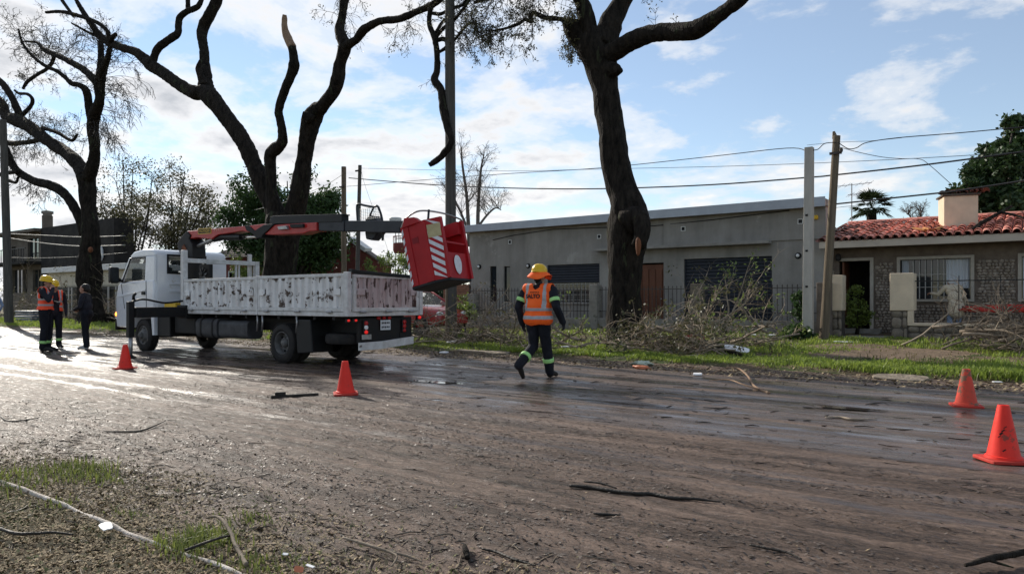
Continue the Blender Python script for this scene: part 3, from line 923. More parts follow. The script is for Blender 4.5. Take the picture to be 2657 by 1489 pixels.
blade_obj('verge_grass', [blades(90000, (-16, 3), (12.7, 15.2), (0.04, 0.12), 0.006, verge_h, g_dens),
                          blades(30000, (-50, -16), (12.8, 17), (0.06, 0.2), 0.016, verge_h, lambda x, y: np.clip(0.5 + 2.5 * fbm(x * 0.5, y * 0.7, 3, 91), 0, 1)),
                          blades(120000, (-16, 1.5), (12.8, 20.3), (0.04, 0.14), 0.010, verge_h, g_dens)], M['grass'],
          'short bright green grass on the far verge')
blade_obj('dry_grass', [blades(30000, (-26, 3), (12.6, 20), (0.04, 0.14), 0.007, verge_h, lambda x, y: np.clip(0.3 + fbm(x, y, 3, 8) * 2, 0, 1))], M['grassdry'],
          'dry straw coloured grass among the verge litter')


def tuft(c, n, h, spread):
    x0, y0 = c
    return blades(n, (x0 - spread, x0 + spread), (y0 - spread * 0.6, y0 + spread * 0.6), h, 0.004, near_z,
                  lambda x, y: np.exp(-(((x - x0) / spread) ** 2 + ((y - y0) / (spread * 0.6)) ** 2) * 2.2))


tf = []
for px, py, n, h, s in ((90, 1235, 900, (0.05, 0.13), 0.45), (190, 1215, 900, (0.05, 0.14), 0.35), (20, 1265, 500, (0.04, 0.1), 0.3),
                        (480, 1425, 700, (0.04, 0.10), 0.22), (560, 1400, 600, (0.04, 0.11), 0.2), (150, 1310, 260, (0.03, 0.07), 0.2),
                        (640, 1340, 260, (0.03, 0.07), 0.2), (780, 1470, 700, (0.03, 0.08), 0.3), (660, 1480, 500, (0.03, 0.08), 0.25),
                        (950, 1489, 300, (0.03, 0.07), 0.22), (1120, 1489, 300, (0.03, 0.06), 0.2), (330, 1330, 200, (0.03, 0.06), 0.15), (250, 1240, 400, (0.04, 0.1), 0.25)):
    p = gp(px, py, 0.03)
    tf.append(tuft((p[0], p[1]), n, (h[0] * 0.6, h[1] * 0.75), s * 1.1))
blade_obj('near_grass', tf, M['grassnear'], 'green grass tufts in the litter at the near roadside')
# ================================================================ the three pollarded street trees
def depth_of(p):
    return p[0] * FW[0] + p[1] * FW[1]


def limb_pts(L, Y0, Y1, bow=0.0):
    """(px, py, r_px) -> (x, y, z, r) with the distance drifting from Y0 to Y1 along the limb"""
    out = []
    n = len(L)
    for i, (px, py, r) in enumerate(L):
        t = i / max(1, n - 1)
        Y = Y0 + (Y1 - Y0) * t + bow * math.sin(t * math.pi)
        p = at(px, py, Y)
        out.append((p[0], p[1], p[2], r * depth_of(p) / FPX))
    return out


def bark_tube(P4, seed, k=5, n=14, rough=0.10, lump=0.10):
    """smooth, knobbly limb surface"""
    S = catmull(P4, k)
    # resample to even spacing
    pts = np.array(S)
    seg = np.linalg.norm(np.diff(pts[:, :3], axis=0), axis=1)
    acc = np.concatenate([[0], np.cumsum(seg)])
    step = max(0.05, float(pts[:, 3].mean()) * 0.45)
    m = max(6, int(acc[-1] / step))
    tt = np.linspace(0, acc[-1], m)
    pts = np.stack([np.interp(tt, acc, pts[:, i]) for i in range(4)], -1)
    V = []
    up = Vector((0.3, 0.9, 0.2))
    rr = random.Random(seed)
    o1, o2 = rr.uniform(0, 50), rr.uniform(0, 50)
    aa = 2 * math.pi * np.arange(n) / n
    I = (tt / (pts[:, 3] * 3 + .05))[:, None] + 0 * aa[None, :]
    Q = 1 + lump * 2 * fbm(I + o1, (np.cos(aa) * 1.2 + np.sin(aa) * 0.7)[None, :] + o2 + 0 * I, 2, seed)
    Q = Q + rough * 2 * fbm((tt * 9)[:, None] + o2 + 0 * I, (np.arange(n) * 0.9)[None, :] + o1 + 0 * I, 2, seed + 5)
    for i in range(m):
        p = Vector(pts[i, :3])
        t = Vector(pts[min(i + 1, m - 1), :3] - pts[max(i - 1, 0), :3])
        t = t.normalized() if t.length > 1e-9 else Vector((0, 0, 1))
        u = up - t * up.dot(t); u = u.normalized() if u.length > 1e-4 else t.orthogonal().normalized()
        up = u
        w = t.cross(u)
        for j in range(n):
            V.append(p + (u * math.cos(aa[j]) + w * math.sin(aa[j])) * float(pts[i, 3] * Q[i, j]))
    F = []
    for i in range(m - 1):
        for j in range(n):
            a, b = i * n + j, i * n + (j + 1) % n
            F.append((a, b, b + n, a + n))
    F.append(tuple(range(n))[::-1]); F.append(tuple(range((m - 1) * n, m * n)))
    return V, F, pts


class Twigs:
    def __init__(s, seed):
        s.rng = random.Random(seed); s.V = []; s.F = []; s.tips = []

    def seg(s, pts, r0, r1):
        b = len(s.V); n = len(pts)
        for i, p in enumerate(pts):
            t = pts[min(i + 1, n - 1)] - pts[max(i - 1, 0)]
            u = t.orthogonal(); u.normalize() if u.length > 1e-9 else None
            w = t.normalized().cross(u)
            r = r0 + (r1 - r0) * i / (n - 1)
            for k in range(3):
                a = 2.094 * k
                s.V.append(tuple(p + u * (math.cos(a) * r) + w * (math.sin(a) * r)))
        for i in range(n - 1):
            for k in range(3):
                a, c = b + i * 3 + k, b + i * 3 + (k + 1) % 3
                s.F.append((a, c, c + 3, a + 3))

    def grow(s, p, d, L, r, lev, curl=0.35, droop=-0.05, kids=(3, 5), minr=0.0065):
        rng = s.rng
        n = max(3, int(L / 0.16)) if lev else max(3, int(L / 0.12))
        n = min(n, 9)
        pts = [Vector(p)]
        d = Vector(d).normalized()
        axis = Vector((rng.uniform(-1, 1), rng.uniform(-1, 1), rng.uniform(-1, 1))).normalized()
        turn = rng.gauss(0, curl)
        for i in range(n):
            d = (Matrix.Rotation(turn / n * 3 + rng.gauss(0, curl * 0.5), 3, axis) @ d)
            d.z += droop / n * 2
            d.normalize()
            pts.append(pts[-1] + d * (L / n))
        r1 = max(minr * 0.6, r * 0.35)
        s.seg(pts, r, r1)
        s.tips.append(pts[-1])
        if lev > 0:
            for _ in range(rng.randint(*kids)):
                i = rng.randint(max(1, n // 4), n)
                dd = (pts[i] - pts[i - 1]).normalized()
                side = Vector((rng.gauss(0, 1), rng.gauss(0, 1), rng.gauss(0, 1)))
                side = (side - dd * side.dot(dd)).normalized()
                f = 1 - i / n * 0.45
                s.grow(pts[i], dd * rng.uniform(0.4, 1.0) + side * rng.uniform(0.5, 1.0), L * rng.uniform(0.45, 0.75) * f, max(minr, r * (1 - i / n * 0.55) * 0.62), lev - 1, curl, droop, kids, minr)


def leaves(points, n_per, spread, size, seed, flat=0.0):
    """leaf-sized quads scattered round points"""
    rs = np.random.default_rng(seed)
    P = np.repeat(np.array([tuple(p) for p in points]), n_per, axis=0)
    n = len(P)
    c = P + rs.normal(0, spread, (n, 3))
    s = size * rs.uniform(0.6, 1.4, (n, 1))
    u = rs.normal(0, 1, (n, 3)); u /= np.linalg.norm(u, axis=1, keepdims=True)
    w = np.cross(u, rs.normal(0, 1, (n, 3))); w /= np.linalg.norm(w, axis=1, keepdims=True)
    V = np.stack([c - u * s, c + w * s * 0.5, c + u * s, c - w * s * 0.5], 1).reshape(-1, 3)
    return V, np.arange(4 * n).reshape(-1, 4)


def street_tree(label, base_px, Yt, limbs, twig_seeds, seed, leaf=None, dens=1.4, minr=0.0065):
    bx = at(base_px[0], base_px[1], Yt)
    root = thing('street_tree', label, 'tree', (bx[0], Yt, gz(bx[0], Yt)), 'pollarded street trees on the far verge')
    made = {}
    for i, (nm, key, L, Y0, Y1, bow, mat) in enumerate(limbs):
        P4 = limb_pts(L, Y0, Y1, bow)
        big = nm == 'trunk'
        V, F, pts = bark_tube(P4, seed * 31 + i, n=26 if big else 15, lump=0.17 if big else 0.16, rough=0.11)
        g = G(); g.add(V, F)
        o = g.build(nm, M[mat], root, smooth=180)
        made[key] = pts
    tw = Twigs(seed)
    for s in twig_seeds:
        key, t0, t1, n, L, r, lev, dirb, droop, curl = s
        pts = made[key]
        for _ in range(int(n * dens)):
            t = tw.rng.uniform(t0, t1)
            i = min(len(pts) - 2, int(t * (len(pts) - 1)))
            p = Vector(pts[i, :3]); d = Vector(pts[i + 1, :3] - pts[i, :3]).normalized()
            side = Vector((tw.rng.gauss(0, 1), tw.rng.gauss(0, 1), tw.rng.gauss(0, 1)))
            dd = d * 0.5 + side.normalized() * 0.8 + Vector(dirb)
            tw.grow(p, dd, L * tw.rng.uniform(0.6, 1.25), r, lev, curl, droop, (4, 6), minr)
    if tw.V:
        tag(np_obj('twigs', tw.V, tw.F, M['twig'], root), kind='stuff')
    if leaf:
        n_per, spread, size, mat, frac = leaf
        tips = [p for p in tw.tips if tw.rng.random() < frac]
        V, F = leaves(tips, n_per, spread, size, seed)
        tag(np_obj('leaves', V, F, M[mat], root), kind='stuff')
    return root, made


RV = Vector((RT[0], RT[1], 0)); FV = Vector((FW[0], FW[1], 0))
def sd(r, u, f=0.0):       # direction: right / up / away
    v = RV * r + FV * f; v.z = u
    return tuple(v)


# nearest tree, right of the walking worker
T3 = [
    ('trunk', 'T', [(1632, 925, 62), (1627, 897, 52), (1622, 850, 46), (1620, 780, 43), (1621, 700, 44), (1624, 655, 47), (1629, 600, 52), (1631, 555, 49), (1622, 515, 41), (1611, 480, 37), (1597, 420, 36), (1588, 350, 35), (1579, 290, 35), (1570, 230, 36), (1563, 185, 41), (1552, 145, 46), (1540, 115, 48), (1534, 90, 44)], 16.0, 16.0, 0, 'bark'),
    ('limb', 'R', [(1556, 150, 30), (1590, 137, 25), (1638, 107, 22), (1696, 87, 22), (1754, 85, 22), (1800, 79, 22), (1851, 50, 20), (1890, 23, 18), (1932, -12, 17), (1990, -70, 15), (2040, -150, 13)], 16.0, 14.6, 0, 'bark'),
    ('limb', 'U', [(1560, 122, 38), (1577, 88, 32), (1591, 46, 27), (1611, 12, 24), (1634, -31, 22), (1655, -110, 20), (1660, -220, 16)], 16.0, 16.8, 0, 'bark'),
    ('limb', 'L', [(1532, 120, 36), (1527, 75, 24), (1514, 19, 19), (1498, -12, 17), (1470, -70, 15), (1450, -150, 13)], 15.95, 15.2, 0, 'bark'),
    ('burl', 'B', [(1532, 110, 40), (1500, 84, 34), (1478, 66, 22), (1468, 52, 12)], 15.95, 15.6, 0, 'bark'),
    ('burl', 'B2', [(1565, 185, 36), (1592, 182, 20), (1612, 184, 6)], 15.95, 15.7, 0, 'bark'),
    ('burl', 'B3', [(1640, 570, 44), (1660, 560, 26), (1668, 600, 22), (1655, 640, 20)], 15.8, 15.5, 0, 'bark'),
    ('limb', 'LB', [(1470, 56, 8), (1452, 50, 6.5), (1417, 47, 6), (1395, 38, 6), (1384, 34, 5), (1376, 46, 6), (1380, 58, 5), (1362, 52, 4), (1343, 64, 4), (1310, 75, 3.2), (1270, 82, 2.5)], 15.6, 14.9, 0, 'bark'),
    ('limb', 'LC', [(1498, -12, 9), (1440, -14, 7), (1370, -22, 6), (1290, -10, 5), (1230, 8, 4)], 15.2, 14.6, 0, 'bark'),
]
S3 = [
    ('LB', 0.35, 1.0, 12, 0.85, 0.010, 2, sd(-0.4, -0.1), -0.30, 0.35),
    ('LC', 0.2, 1.0, 13, 0.95, 0.012, 2, sd(-0.2, -0.5), -0.30, 0.35),
    ('L', 0.3, 0.8, 5, 0.8, 0.010, 2, sd(-0.6, -0.2), -0.25, 0.35),
    ('B', 0.5, 1.0, 5, 0.6, 0.008, 2, sd(-0.6, -0.5), -0.4, 0.3),
    ('U', 0.4, 0.7, 5, 0.7, 0.008, 2, sd(0.8, -0.3), -0.3, 0.3),
    ('R', 0.15, 0.5, 2, 0.45, 0.006, 1, sd(0, 0.6), 0.0, 0.3),
]
tree3, mt3 = street_tree('thick dark leaning street tree with a burl, right of the walking worker', (1627, 897), 16.0, T3, S3, 3, leaf=(4, 0.035, 0.030, 'leaf_olive', 0.62))
# orange wound where a branch was cut
w = at(1655, 640, 15.22)
g = G(); g.ball((0, 0, 0), 1.0, 14)
g.V = [(w[0] + v[0] * 0.07 + 0.02 * v[2] * v[0], w[1] + 0.03 + v[1] * 0.05, w[2] + v[2] * 0.22 * (1 - 0.2 * v[0])) for v in g.V]
tag(g.build('cut_wound', M['woundwood'], tree3, smooth=180), 'orange bare wood where a branch was torn off')

# middle tree, behind the truck
T2 = [
    ('trunk', 'T', [(735, 870, 58), (730, 830, 48), (726, 780, 42), (724, 720, 40), (728, 660, 40), (733, 610, 43), (738, 575, 47), (741, 552, 44)], 16.0, 16.0, 0, 'bark'),
    ('limb', 'A', [(727, 590, 30), (714, 550, 26), (686, 485, 23), (663, 438, 22), (636, 376, 21), (605, 330, 20), (574, 287, 20), (549, 257, 23), (527, 240, 20), (505, 241, 17), (461, 217, 15), (425, 190, 15), (390, 168, 15), (355, 137, 11), (310, 122, 9.5), (266, 100, 9.5), (239, 66, 7.5), (213, 27, 6), (195, -4, 5), (170, -50, 4)], 16.0, 14.2, 0, 'bark'),
    ('limb', 'A1', [(541, 250, 22), (534, 222, 18), (534, 199, 16), (531, 165, 13), (530, 133, 12), (524, 97, 12), (528, 72, 14), (550, 27, 13), (567, -13, 13), (585, -80, 12)], 15.4, 16.3, 0, 'bark'),
    ('limb', 'A1S', [(529, 222, 12), (521, 200, 9), (515, 178, 8), (519, 156, 2)], 15.3, 15.2, 0, 'bark'),
    ('limb', 'A2', [(392, 170, 12), (399, 151, 10), (412, 124, 10), (443, 100, 10), (461, 85, 9), (465, 49, 8.5), (487, 29, 8), (510, 20, 7), (523, 0, 6), (530, -40, 6)], 14.8, 15.6, 0, 'bark'),
    ('limb', 'A2B', [(487, 29, 6), (488, 0, 6), (486, -40, 5)], 15.4, 15.5, 0, 'bark'),
    ('limb', 'A3', [(284, 108, 6), (277, 80, 5), (250, 58, 5), (205, 42, 5), (160, 31, 4.5), (120, 33, 3.5)], 14.5, 13.9, 0, 'bark'),
    ('limb', 'A3B', [(285, 110, 6), (292, 97, 6), (300, 90, 5.5)], 14.5, 14.4, 0, 'bark'),
    ('limb', 'A4', [(262, 100, 4), (230, 85, 3.2), (186, 61, 2.2)], 14.5, 14.2, 0, 'bark'),
    ('limb', 'A5', [(190, 42, 4), (160, 0, 4), (140, -30, 3)], 14.1, 14.0, 0, 'bark'),
    ('limb', 'B', [(722, 590, 24), (711, 543, 18), (704, 500, 15), (702, 450, 14), (701, 405, 15), (715, 387, 16), (731, 372, 13), (733, 341, 11), (726, 310, 10.5), (723, 287, 10.5), (737, 240, 11), (752, 205, 11.5), (763, 172, 14), (762, 150, 11), (758, 122, 11)], 15.7, 15.0, 0, 'bark'),
    ('broken_top', 'BT', [(758, 124, 11), (750, 107, 11), (742, 88, 10), (739, 70, 8), (738, 52, 7), (739, 39, 5)], 15.0, 14.9, 0, 'barepale'),
    ('limb', 'C', [(748, 600, 32), (762, 560, 27), (779, 485, 23), (789, 411, 21), (799, 360, 20), (808, 315, 24), (822, 288, 20), (837, 275, 17), (866, 236, 17), (878, 198, 18), (882, 163, 15), (893, 132, 17), (898, 112, 18)], 16.1, 15.6, 0, 'bark'),
    ('limb', 'CS', [(808, 312, 15), (796, 302, 12), (785, 298, 9)], 15.6, 15.4, 0, 'bark'),
    ('limb', 'C1', [(897, 118, 16), (886, 95, 15), (882, 75, 13), (888, 39, 11), (895, 0, 11), (905, -50, 10)], 15.6, 15.9, 0, 'bark'),
    ('limb', 'C2', [(898, 118, 14), (923, 105, 10), (940, 82, 12), (952, 73, 10.5), (985, 56, 9.5), (1035, 50, 9), (1082, 31, 8.5), (1117, 16, 9), (1150, -8, 8), (1200, -50, 7)], 15.6, 15.3, 0, 'bark'),
    ('limb', 'C3', [(1117, 22, 7), (1114, 45, 6.5), (1115, 68, 6.5), (1126, 95, 8), (1132, 120, 8), (1134, 145, 8.5), (1134, 186, 8), (1127, 209, 10), (1144, 232, 10.5), (1150, 270, 10.5), (1154, 300, 10.5), (1163, 335, 10), (1171, 368, 9.5), (1155, 395, 8.5), (1135, 415, 8), (1115, 428, 6)], 15.3, 14.55, 0, 'bark'),
    ('limb', 'C4', [(1132, 97, 5), (1150, 75, 4.5), (1180, 50, 4.5), (1205, 20, 4), (1225, -10, 3.5)], 15.2, 14.9, 0, 'bark'),
    ('limb', 'C5', [(1128, 90, 4.5), (1145, 62, 4), (1157, 50, 4), (1166, 50, 3.5)], 15.2, 15.5, 0, 'bark'),
    ('limb', 'C6', [(1136, 105, 6), (1150, 102, 6), (1160, 108, 6), (1162, 120, 6), (1140, 136, 3.5)], 15.2, 15.3, 0, 'bark'),
    ('limb', 'C7', [(1122, 35, 4.5), (1145, 37, 4.2), (1170, 22, 4), (1200, 14, 3.8), (1216, -10, 3.5)], 15.3, 15.1, 0, 'bark'),
    ('limb', 'C8', [(1165, 120, 3.5), (1190, 92, 3.5), (1210, 68, 3.2), (1230, 60, 3), (1240, 82, 2.4), (1252, 88, 2)], 15.3, 15.0, 0, 'bark'),
]
S2 = [
    ('C2', 0.25, 0.6, 5, 0.8, 0.010, 2, sd(0, -0.5), -0.35, 0.4),
    ('C1', 0.5, 1.0, 7, 1.1, 0.012, 2, sd(-0.5, -0.3), -0.4, 0.4),
    ('C2', 0.75, 1.0, 7, 0.9, 0.010, 2, sd(0, 0.1), -0.2, 0.4),
    ('C4', 0.2, 1.0, 9, 0.8, 0.008, 2, sd(0.6, -0.2), -0.2, 0.35),
    ('C8', 0.1, 1.0, 11, 0.8, 0.008, 2, sd(0.6, -0.35), -0.35, 0.35),
    ('C7', 0.3, 1.0, 6, 0.7, 0.008, 2, sd(0.4, 0.0), -0.2, 0.35),
    ('C3', 0.2, 0.5, 4, 0.35, 0.005, 1, sd(0.4, -0.2), -0.3, 0.4),
    ('A', 0.72, 0.8, 1, 0.8, 0.006, 2, sd(0.1, 1.0), 0.1, 0.15),
    ('A3', 0.4, 1.0, 3, 0.7, 0.006, 2, sd(-0.4, 0.3), -0.1, 0.35),
]
tree2, mt2 = street_tree('dark pollarded street tree with bare forked limbs rising behind the truck', (726, 850), 16.0, T2, S2, 2, leaf=(3, 0.05, 0.030, 'leaf_olive', 0.22))

# far tree on the left, behind the standing people
T1 = [
    ('trunk', 'T', [(246, 856, 56), (238, 838, 40), (234, 800, 30), (232, 745, 29), (231, 700, 31), (231, 660, 27), (236, 620, 24), (232, 575, 20), (228, 532, 18), (226, 490, 20), (223, 458, 21)], 16.0, 16.0, 0, 'bark'),
    ('limb', 'R', [(224, 470, 18), (240, 432, 15), (246, 377, 13), (241, 335, 14), (244, 300, 15), (258, 262, 12), (258, 215, 14), (268, 180, 10), (280, 150, 7), (285, 120, 5.5), (284, 100, 4)], 16.0, 15.0, 0, 'bark'),
    ('limb', 'R2', [(258, 210, 10), (262, 165, 8), (262, 135, 7.5), (261, 108, 6)], 15.3, 15.6, 0, 'bark'),
    ('limb', 'R3', [(240, 315, 12), (231, 275, 10), (223, 236, 9.5), (205, 221, 7), (186, 217, 6.5), (165, 198, 5), (146, 184, 5), (120, 173, 4.5), (84, 146, 3.5), (58, 111, 3), (48, 75, 2)], 15.8, 14.2, 0, 'bark'),
    ('limb', 'R4', [(250, 215, 10), (222, 185, 8.5), (195, 168, 8), (165, 152, 7), (142, 142, 6.5), (115, 130, 6), (104, 118, 4), (92, 110, 3), (60, 108, 2.4)], 15.4, 16.5, 0, 'bark'),
    ('limb', 'R5', [(140, 145, 5), (134, 165, 4.5), (118, 182, 4.5), (95, 195, 4.5), (70, 214, 4.5), (60, 230, 3.5)], 16.2, 16.6, 0, 'bark'),
    ('limb', 'L', [(222, 462, 18), (199, 421, 17), (168, 394, 16), (120, 363, 15), (75, 328, 14.5), (42, 312, 16), (15, 300, 12), (5, 268, 10), (-20, 245, 9)], 16.0, 17.5, 0, 'bark'),
    ('limb', 'L2', [(55, 312, 10), (45, 285, 9), (31, 253, 8), (12, 224, 8), (-10, 200, 7)], 17.2, 17.0, 0, 'bark'),
    ('limb', 'L3', [(58, 300, 5), (80, 275, 5), (84, 258, 4.5), (72, 245, 4), (50, 243, 3.5), (38, 235, 3)], 17.2, 17.0, 0, 'bark'),
    ('limb', 'W', [(222, 610, 14), (208, 567, 12.5), (177, 514, 11.5), (137, 483, 12.5), (89, 470, 10), (44, 443, 9.5), (22, 405, 9.5), (8, 365, 8.5), (2, 330, 8)], 16.0, 14.5, 0, 'bark'),
    ('limb', 'W2', [(48, 446, 5), (20, 449, 5), (-10, 455, 5)], 14.9, 14.6, 0, 'bark'),
    ('limb', 'W3', [(15, 465, 4), (40, 474, 3.5), (47, 460, 3)], 14.8, 14.8, 0, 'bark'),
    ('limb', 'L4', [(-5, 370, 7), (40, 372, 6.5), (80, 368, 6), (105, 362, 5.5)], 17.5, 16.6, 0, 'bark'),
    ('limb', 'L5', [(110, 332, 5), (150, 345, 4.5), (185, 365, 4), (200, 350, 3)], 16.8, 16.2, 0, 'bark'),
]
S1 = [
    ('R', 0.35, 0.75, 9, 1.9, 0.016, 2, sd(0.9, -0.3), -0.45, 0.3),
    ('R', 0.35, 0.95, 7, 1.6, 0.014, 2, sd(0.7, 0.0), -0.3, 0.35),
    ('L', 0.3, 0.95, 13, 1.5, 0.014, 2, sd(0.1, 0.5), 0.1, 0.5),
    ('L', 0.3, 0.8, 8, 1.4, 0.012, 2, sd(0.1, -0.5), -0.4, 0.4),
    ('L4', 0.1, 1.0, 9, 1.4, 0.012, 2, sd(0.2, -0.3), -0.35, 0.4),
    ('L5', 0.1, 1.0, 7, 1.3, 0.010, 2, sd(0.3, 0.5), 0.0, 0.4),
    ('R3', 0.4, 1.0, 9, 1.4, 0.010, 2, sd(-0.2, 0.4), 0.0, 0.4),
    ('R4', 0.3, 1.0, 11, 1.5, 0.010, 2, sd(0.0, 0.7), 0.05, 0.4),
    ('R5', 0.2, 1.0, 5, 1.0, 0.008, 2, sd(-0.2, 0.0), -0.1, 0.4),
    ('R2', 0.5, 1.0, 5, 1.3, 0.010, 2, sd(-0.1, 0.8), 0.05, 0.3),
    ('W', 0.3, 0.9, 8, 1.0, 0.009, 2, sd(0.0, -0.5), -0.4, 0.4),
    ('R', 0.6, 1.0, 6, 1.2, 0.010, 2, sd(-0.6, 0.4), 0.0, 0.4),
]
tree1, mt1 = street_tree('far street tree with a dense tangle of bare twigs, left of the truck cab', (236, 845), 16.0, T1, S1, 1, leaf=(2, 0.06, 0.035, 'leaf_olive', 0.30), dens=2.0, minr=0.010)
w = at(235, 648, 15.45)
g = G(); g.ball((0, 0, 0), 1.0, 12)
g.V = [(w[0] + v[0] * 0.16, w[1] + v[1] * 0.10, w[2] + v[2] * 0.14) for v in g.V]
tag(g.build('cut_wound', M['woundwood'], tree1, smooth=180), 'round orange wound of a sawn branch')


# ---------------------------------------------------------------- leafy trees and bushes in the gardens
def crown_tree(name, label, cat, base, trunk_r, h_trunk, clumps, leaf_size, n_leaf, mat, seed, spread=0.42, twigs=True, group=None, bark='bark'):
    """clumps: (x, y, z, r) of foliage; limbs run from the trunk to each clump"""
    rng = random.Random(seed)
    b = Vector(base)
    root = thing(name, label, cat, base, group)
    top = b + Vector((0, 0, h_trunk))
    g = G()
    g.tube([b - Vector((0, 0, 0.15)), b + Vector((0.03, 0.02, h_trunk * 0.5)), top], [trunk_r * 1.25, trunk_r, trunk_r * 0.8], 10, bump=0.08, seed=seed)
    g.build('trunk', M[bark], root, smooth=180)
    tw = Twigs(seed)
    pts = []
    for (x, y, z, r) in clumps:
        c = Vector((x, y, z))
        s = top - Vector((0, 0, rng.uniform(0, h_trunk * 0.35)))
        mid = s.lerp(c, 0.5) + Vector((rng.uniform(-.2, .2), rng.uniform(-.2, .2), rng.uniform(-0.1, 0.3) * r))
        P = catmull([tuple(s), tuple(mid), tuple(c)], 4)
        P = [Vector(q) for q in P]
        tw.seg(P, trunk_r * 0.45, trunk_r * 0.12)
        for _ in range(7 if twigs else 3):
            q = P[rng.randint(4, len(P) - 1)]
            d = Vector((rng.gauss(0, 1), rng.gauss(0, 1), rng.gauss(0.25, 0.8)))
            tw.grow(q, d, r * rng.uniform(0.7, 1.15), trunk_r * 0.12, 1, 0.35, 0.0, (3, 5), 0.009)
    tips = tw.tips
    tag(np_obj('limbs', tw.V, tw.F, M['twig'], root), kind='stuff')
    k = max(1, int(n_leaf / len(tips)))
    rs = max(0.05, spread * np.mean([c[3] for c in clumps]) * 0.35)
    V, F = leaves(tips, k, rs, leaf_size, seed + 1)
    tag(np_obj('foliage', V, F, M[mat], root), kind='stuff')
    return root


def px_clumps(L, Y, jit, seed):
    """(px, py, r_px) -> foliage clumps at about distance Y"""
    rng = random.Random(seed)
    out = []
    for px, py, r in L:
        p = at(px, py, Y + rng.uniform(-jit, jit))
        out.append((p[0], p[1], p[2], r * depth_of(p) / FPX))
    return out


def gbase(px, Y):
    p = at(px, 800, Y)
    return (p[0], Y, gz(p[0], Y))


# open olive tree behind the cab (two crowns side by side)
crown_tree('garden_tree', 'thin leafed tree with open crown directly behind the white cab', 'tree', gbase(345, 24), 0.22, 2.4,
           px_clumps([(300, 470, 45), (345, 440, 45), (290, 530, 40), (355, 505, 45), (395, 450, 38), (330, 565, 38), (385, 545, 40), (260, 500, 30), (400, 590, 34), (275, 590, 30), (320, 425, 30), (250, 560, 28)], 24, 1.5, 5), 0.080, 10000, 'leaf_olive', 11, 0.8,
           group='garden trees beyond the verge')
crown_tree('garden_tree', 'second thin leafed tree, between the cab and the dense green tree', 'tree', gbase(455, 26), 0.22, 2.6,
           px_clumps([(440, 460, 42), (480, 445, 40), (500, 500, 42), (445, 520, 42), (540, 500, 32), (490, 555, 42), (430, 580, 38), (535, 555, 34), (465, 610, 34), (520, 605, 30), (555, 540, 26)], 26, 1.5, 6), 0.080, 10000, 'leaf_olive', 12, 0.8,
           group='garden trees beyond the verge')
# dense green tree behind the middle street tree
crown_tree('garden_tree', 'dense dark green leafy tree right behind the middle street tree', 'tree', gbase(760, 24), 0.26, 2.0,
           px_clumps([(640, 465, 36), (612, 510, 34), (650, 540, 40), (605, 570, 34), (700, 470, 38), (690, 540, 42), (645, 600, 36), (745, 470, 42), (800, 455, 38), (840, 480, 34), (770, 520, 46), (830, 530, 40), (870, 520, 28), (790, 570, 46), (850, 580, 36), (880, 560, 26), (740, 600, 42), (800, 630, 42), (850, 640, 34), (690, 610, 38), (760, 655, 36), (720, 655, 30), (880, 620, 24), (590, 620, 26)], 24, 1.3, 7), 0.095, 42000, 'leaf_green', 13, 0.9,
           group='garden trees beyond the verge')
# bushes by the red house
crown_tree('garden_shrub', 'yellow green shrub showing through the bed headboard frame', 'shrub', gbase(640, 21.5), 0.06, 0.5,
           px_clumps([(620, 690, 22), (650, 680, 24), (640, 710, 24), (665, 705, 20), (610, 660, 16)], 21.5, 0.4, 8), 0.055, 2600, 'plantleaf', 14, 0.7, group='shrubs in the front gardens')
crown_tree('garden_shrub', 'leafy shrub seen above the tailgate, left of the basket', 'shrub', gbase(1010, 24), 0.06, 0.6,
           px_clumps([(990, 690, 22), (1020, 680, 24), (1050, 690, 22), (960, 695, 18), (1000, 665, 14), (1040, 665, 16), (950, 690, 14)], 24, 0.5, 9), 0.055, 3000, 'plantleaf', 15, 0.7, group='shrubs in the front gardens')
crown_tree('garden_shrub', 'small round green treetop above the red wall', 'shrub', gbase(995, 32), 0.05, 2.2,
           px_clumps([(993, 668, 14), (1000, 660, 10), (985, 676, 10)], 32, 0.3, 10), 0.07, 900, 'leaf_green', 16, 0.7, group='shrubs in the front gardens')
# bare tree behind the pole
def bare_tree(label, stems, Y, seed, L, lev=3):
    b = gbase(stems[0][0][0], Y)
    root = thing('bare_tree', label, 'tree', b)
    tw = Twigs(seed)
    for i, st in enumerate(stems):
        P4 = limb_pts(st, Y, Y + (i - 1) * 0.8)
        g = G(); S = catmull(P4, 4)
        g.tube([s[:3] for s in S], [s[3] for s in S], 7)
        g.build('stem', M['stickgrey'], root, smooth=180)
        for _ in range(22):
            t = tw.rng.uniform(0.2, 1.0); k = int(t * (len(S) - 1))
            p = Vector(S[k][:3])
            d = Vector(sd(tw.rng.uniform(-1, 1), tw.rng.uniform(0.6, 1.4), tw.rng.uniform(-1, 1)))
            tw.grow(p, d, L * (1.25 - 0.6 * t) * tw.rng.uniform(0.7, 1.2), 0.022, 2, 0.22, 0.05)
    tag(np_obj('twigs', tw.V, tw.F, M['stickgrey'], root), kind='stuff')
    return root
M['stickgrey'] = pm('grey_bark', (0.17, 0.145, 0.125), (0.10, 0.085, 0.075), 7, 0.9, 0.2, 40)
bare_tree('slender leafless grey tree behind the grey house, right of the tall pole', [[(1218, 640, 6), (1214, 560, 5), (1210, 500, 4), (1200, 430, 3), (1196, 380, 1.6)], [(1240, 640, 5), (1240, 560, 5), (1243, 500, 4), (1248, 440, 3), (1256, 400, 1.5)], [(1215, 600, 4), (1190, 540, 3), (1165, 500, 2), (1150, 480, 1.2)], [(1240, 590, 3.5), (1262, 560, 3), (1285, 540, 2), (1300, 545, 1.2)]], 33, 41, 1.6)
